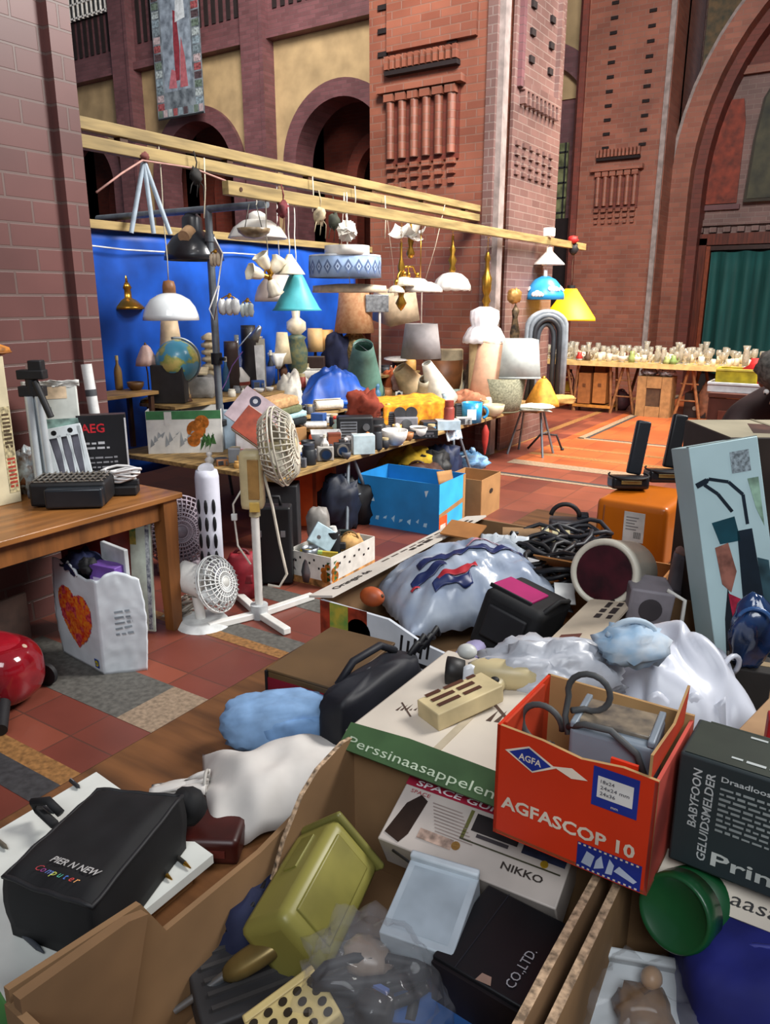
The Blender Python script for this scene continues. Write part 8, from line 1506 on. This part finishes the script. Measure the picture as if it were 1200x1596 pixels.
G().box((0, .15, zr-.02), (w, .36, .035), mat('#b0742f', .6, var=.15)).obj('shelf', t)
for s in (-1, 1):
    for yy in (0, .3): G().cyl((s*w*.5, yy, 0), (s*w*.42, yy, GT-.06), .02, WD, n=8).obj('leg', t)
for (lb, px0, px1, py0, py1, c) in (('thin dark carton upright behind the left brown carton', 905, 925, 562, 582, '#5b3722'),('brown carton with a dark gap behind the right brown carton', 926, 945, 562, 581, '#7a4a28')):
    a, b = oy(px0, 581, 11.2), oy(px1, py0, 11.2); t = thing('carton', lb, 'box', ((a.x+b.x)/2, 11.2, oy(px0, 582, 11.1).z+.005)); h = .13; G().box((0, .1, h/2), (b.x-a.x, .18, h), mat(c, .8, var=.1), bev=.003).obj('body', t); G().box((0, .1, h+.001), ((b.x-a.x)*.9, .02, .002), '#8a6a48').obj('tape', t)
a, b = oz(985, 650, 0), oz(1037, 654, 0); w = .46; t = thing('wooden_cabinet', 'pale wooden cabinet with a dark square opening under the far table', 'cabinet', ((a.x+b.x)/2, 11.02, 0)); h = .56; CBW = mat('#9a7348', .7, var=.12)
for c, d_ in (((-w*.36, 0, h/2), (w*.28, .02, h)), ((w*.36, 0, h/2), (w*.28, .02, h)), ((0, 0, h*.86), (w*.46, .02, h*.28)), ((0, 0, h*.13), (w*.46, .02, h*.26))): G().box(c, d_, CBW).obj('front_board', t)
G().box((0, .17, h/2), (w, .3, h), CBW, bev=.003).obj('body', t); G().box((0, .014, h*.5), (w*.46, .012, h*.5), '#4a3626').obj('opening', t)
for (lb, dx, sd) in (('left clear bag of glasses on the pale wooden cabinet', -.12, 3), ('right clear bag of glasses on the pale wooden cabinet', .12, 5)): t = thing('glass_bag', lb, 'bag', ((a.x+b.x)/2+dx, 11.15, h)); G().ball((0, 0, .055), (.11, .1, .06), mat('#a7a2a4', .2, var=.4, sc=30, col2='#56484c'), 24, nz=.4, seed=sd, flat=.9).obj('film', t); G().ball((.02, -.05, .06), (.03, .03, .04), GLS2, 12).obj('glass', t)
t = thing('fire_extinguisher', 'red fire extinguisher with a yellow label at the left end of the far table', 'extinguisher', oy(883, 604, 11.6)); t.location.z = 0; G().lathe([(0, 0), (.07, 0), (.075, .03), (.075, .42), (.05, .48), (.02, .5), (0, .5)], mat('#9c1d16', .3), 18).obj('cylinder', t); G().cyl((0, -.003, .22), (0, -.003, .38), .0765, '#c9a022', n=18).obj('label', t); G().box((.02, 0, .53), (.1, .03, .05), BLACK, bev=.006).obj('valve', t); G().tube([(.06, 0, .52), (.11, 0, .4), (.1, 0, .2)], .01, BLACK, 6).obj('hose', t)
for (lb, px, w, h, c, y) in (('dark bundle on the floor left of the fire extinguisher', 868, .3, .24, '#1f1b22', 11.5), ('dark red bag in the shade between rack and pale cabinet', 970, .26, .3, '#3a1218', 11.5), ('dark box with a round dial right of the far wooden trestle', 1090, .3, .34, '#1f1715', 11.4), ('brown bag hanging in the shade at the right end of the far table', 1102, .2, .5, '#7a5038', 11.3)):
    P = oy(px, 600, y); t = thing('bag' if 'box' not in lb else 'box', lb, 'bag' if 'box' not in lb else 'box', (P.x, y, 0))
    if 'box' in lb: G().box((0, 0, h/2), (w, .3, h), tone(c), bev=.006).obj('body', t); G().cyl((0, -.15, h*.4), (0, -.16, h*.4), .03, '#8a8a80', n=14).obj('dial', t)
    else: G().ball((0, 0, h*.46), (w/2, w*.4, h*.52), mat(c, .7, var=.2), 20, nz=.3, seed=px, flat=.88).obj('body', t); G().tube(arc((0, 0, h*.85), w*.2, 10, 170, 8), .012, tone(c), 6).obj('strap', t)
# dark desk with crates and the red cover
P = oz(1104, 612, .76); t = thing('dark_desk', 'dark brown desk behind the person with plastic crates on it', 'desk', (P.x, P.y, 0)); DK = mat('#4a241a', .45, var=.2, sc=4)
G().box((.75, .35, .74), (1.5, .7, .04), DK, bev=.004).obj('tabletop', t); G().box((.03, .35, .36), (.05, .66, .72), DK).box((.75, .03, .42), (1.44, .03, .58), DK).obj('front_panel', t)
for q in range(2): G().box((.3+q*.5, .008, .5), (.4, .02, .2), mat('#57291c', .45), bev=.004).obj('drawer', t)
P = oz(1139, 612, .76); t = thing('plastic_crate', 'shallow white plastic crate on the dark desk', 'crate', (P.x+.02, P.y+.16, .76)); WCR = mat('#c4c6c9', .5, var=.08); w = mp(76, P)
for c, d_ in (((0, -.15, .045), (w, .012, .09)), ((0, .15, .045), (w, .012, .09)), ((-w/2, 0, .045), (.012, .3, .09)), ((w/2, 0, .045), (.012, .3, .09)), ((0, 0, .006), (w, .3, .012))): G().box(c, d_, WCR, bev=.002).obj('side_panel', t)
G().box((0, -.16, .078), (w*1.03, .02, .022), WCR, bev=.003).obj('rim', t)
P2 = Vector((P.x+.02, P.y+.16, .775)); t = thing('yellow_crate', 'yellow plastic crate standing in the white crate on the dark desk', 'crate', P2); w = mp(58, P); YC = mat('#a8961c', .5, var=.15)
for c, d_ in (((0, -.11, .1), (w, .012, .2)), ((0, .11, .1), (w, .012, .2)), ((-w/2, 0, .1), (.012, .22, .2)), ((w/2, 0, .1), (.012, .22, .2))): G().box(c, d_, YC, bev=.002).obj('side_panel', t)
G().box((0, -.118, .19), (w*1.02, .014, .02), '#c2b04a', bev=.002).obj('rim', t)
P = oz(1188, 578, .98); t = thing('red_cover', 'bright red cloth cover at the right edge behind the person', 'cloth', (P.x-.05, P.y+.35, .76), 10); G().ball((.1, 0, .12), (.28, .2, .20), mat('#b3161c', .6, var=.12), 28, nz=.3, seed=4, flat=.62).obj('cover', t); G().tube([(-.16, -.1, .02), (-.05, -.17, .03), (.1, -.2, .03)], .008, '#8a1014', 6).obj('hem', t)

# ================================================================ PERSON bending at the right edge
def person():
    ff = Vector((-_sy, _cy, 0)); rr = Vector((_cy, _sy, 0)); U = Vector((0, 0, 1))
    H0 = od(1222, 594, 3.0)
    def q(r_, f_, z): return rr*r_+ff*f_+U*z
    base = H0-Vector((0, 0, H0.z)); 
    V = []; E = []; Rr = []
    def add(p, r, par=None):
        V.append(base+p); Rr.append(r if isinstance(r, tuple) else (r, r))
        if par is not None: E.append((par, len(V)-1))
        return len(V)-1
    hz = H0.z
    pel = add(q(.50, .16, .93), (.15, .14)); ab = add(q(.40, .14, 1.06), (.145, .14), pel); ch = add(q(.25, .12, 1.17), (.16, .15), ab); uc = add(q(.15, .10, hz-.05), (.12, .12), ch); nk = add(q(.08, .07, hz-.015), .055, uc); hd = add(q(.02, .01, hz+.0), (.085, .075), nk); ht = add(q(-.04, -.04, hz+.01), (.075, .07), hd)
    for s in (-1, 1):
        sh = add(q(.15, .10+s*.17, hz-.10), .095, uc)
        el = add(q(-.03, .10+s*.2, hz-.20), .08, sh); fa = add(q(-.075, .05+s*.19, hz-.28), .062, el); wr = add(q(-.12, .0+s*.17, hz-.37), .032, fa)
        w0 = V[wr]-base; pm = add(w0+q(-.035, -.02, -.05), (.034, .02), wr)
        for k in range(4):
            o_ = w0+q(-.05, -.045+.02*k, -.08); L_ = (.034, .04, .037, .028)[k]; f0 = add(o_, .0095, pm); f1 = add(o_+q(-L_*.5, 0, -L_*.8), .0088, f0); add(o_+q(-L_*.6, 0, -L_*1.7), .008, f1)
        th = add(w0+q(-.03, -.055, -.045), .011, pm); add(w0+q(-.05, -.07, -.075), .0095, th)
    for s in (-1, 1):
        hp = add(q(.50, .16+s*.1, .86), .1, pel); kn = add(q(.47, .14+s*.12, .48), .065, hp); an = add(q(.52, .16+s*.13, .09), .043, kn); add(q(.42, .13+s*.13, .035), .04, an)
    me = bpy.data.meshes.new('person'); me.from_pydata(V, E, []); o = bpy.data.objects.new('person', me); COL.objects.link(o)
    sk = o.modifiers.new('s', 'SKIN'); sk.use_smooth_shade = True
    for i, r in enumerate(Rr): me.skin_vertices[0].data[i].radius = r
    me.skin_vertices[0].data[0].use_root = True
    ss = o.modifiers.new('d', 'SUBSURF'); ss.levels = 2; ss.render_levels = 2
    bpy.context.view_layer.update(); m2 = bpy.data.meshes.new_from_object(o.evaluated_get(bpy.context.evaluated_depsgraph_get()))
    o.modifiers.clear(); o.data = m2; m2.name = 'person'
    m2.materials.clear()
    for m in (mat('#42302f', .7, var=.2, sc=6, bump=.1), mat('#b98a72', .5, var=.05), mat('#23252c', .8), mat('#17120f', .6)): m2.materials.append(m)
    hc = V[hd]; hands = [V[i] for i in range(len(V)) if isinstance(Rr[i], tuple) and Rr[i] == (.034, .02)]
    for p in m2.polygons:
        c = p.center; p.use_smooth = True
        d = (c-base)
        if (c-V[hd]).length < .105 or (c-V[ht]).length < .10 or min((c-h).length for h in hands) < .10: p.material_index = 1
        elif c.z < .1: p.material_index = 3
        elif c.z < .90: p.material_index = 2
        else: p.material_index = 0
    tag(o, 'grey haired person in dark brown jacket bending in from the right edge', 'person')
    # head details, in world space, parented without offset
    fd = q(-.55, -.45, -.65).normalized(); cH = (V[hd]+V[ht])/2; sd = fd.cross(U).normalized(); up = sd.cross(fd)
    def pt(a, b, c): return cH+sd*a+up*b+fd*c
    HG = mat('#77736b', .85, var=.25, sc=50, bump=.4)
    G().ball(tuple(pt(0, .035, -.03)), (.105, .1, .092), HG, 26, nz=.18, fr=5, seed=3).obj('hair', o)
    G().cyl(pt(0, .01, .07), pt(0, -.025, .105), .01, mat('#b98a72', .5), r1=.015, n=10).obj('nose', o)
    for s in (-1, 1):
        G().ball(tuple(pt(s*.03, .015, .08)), .011, '#e6e2dc', 12).ball(tuple(pt(s*.03, .015, .089)), .005, BLACK, 8).obj('eye', o); G().ball(tuple(pt(s*.085, -.01, -.0)), (.016, .016, .028), mat('#b07f68', .5), 12).obj('ear', o)
    G().ball(tuple(pt(0, -.055, .075)), (.022, .016, .008), mat('#8f4f48', .5), 12).obj('mouth', o)
    G().tube([base+q(.13, .10+.13*math.cos(a*.7), hz-.03+.0*a+.07*math.sin(a*.7)) for a in range(9)], .022, mat('#241a1c', .8), 8).obj('collar', o)
person()
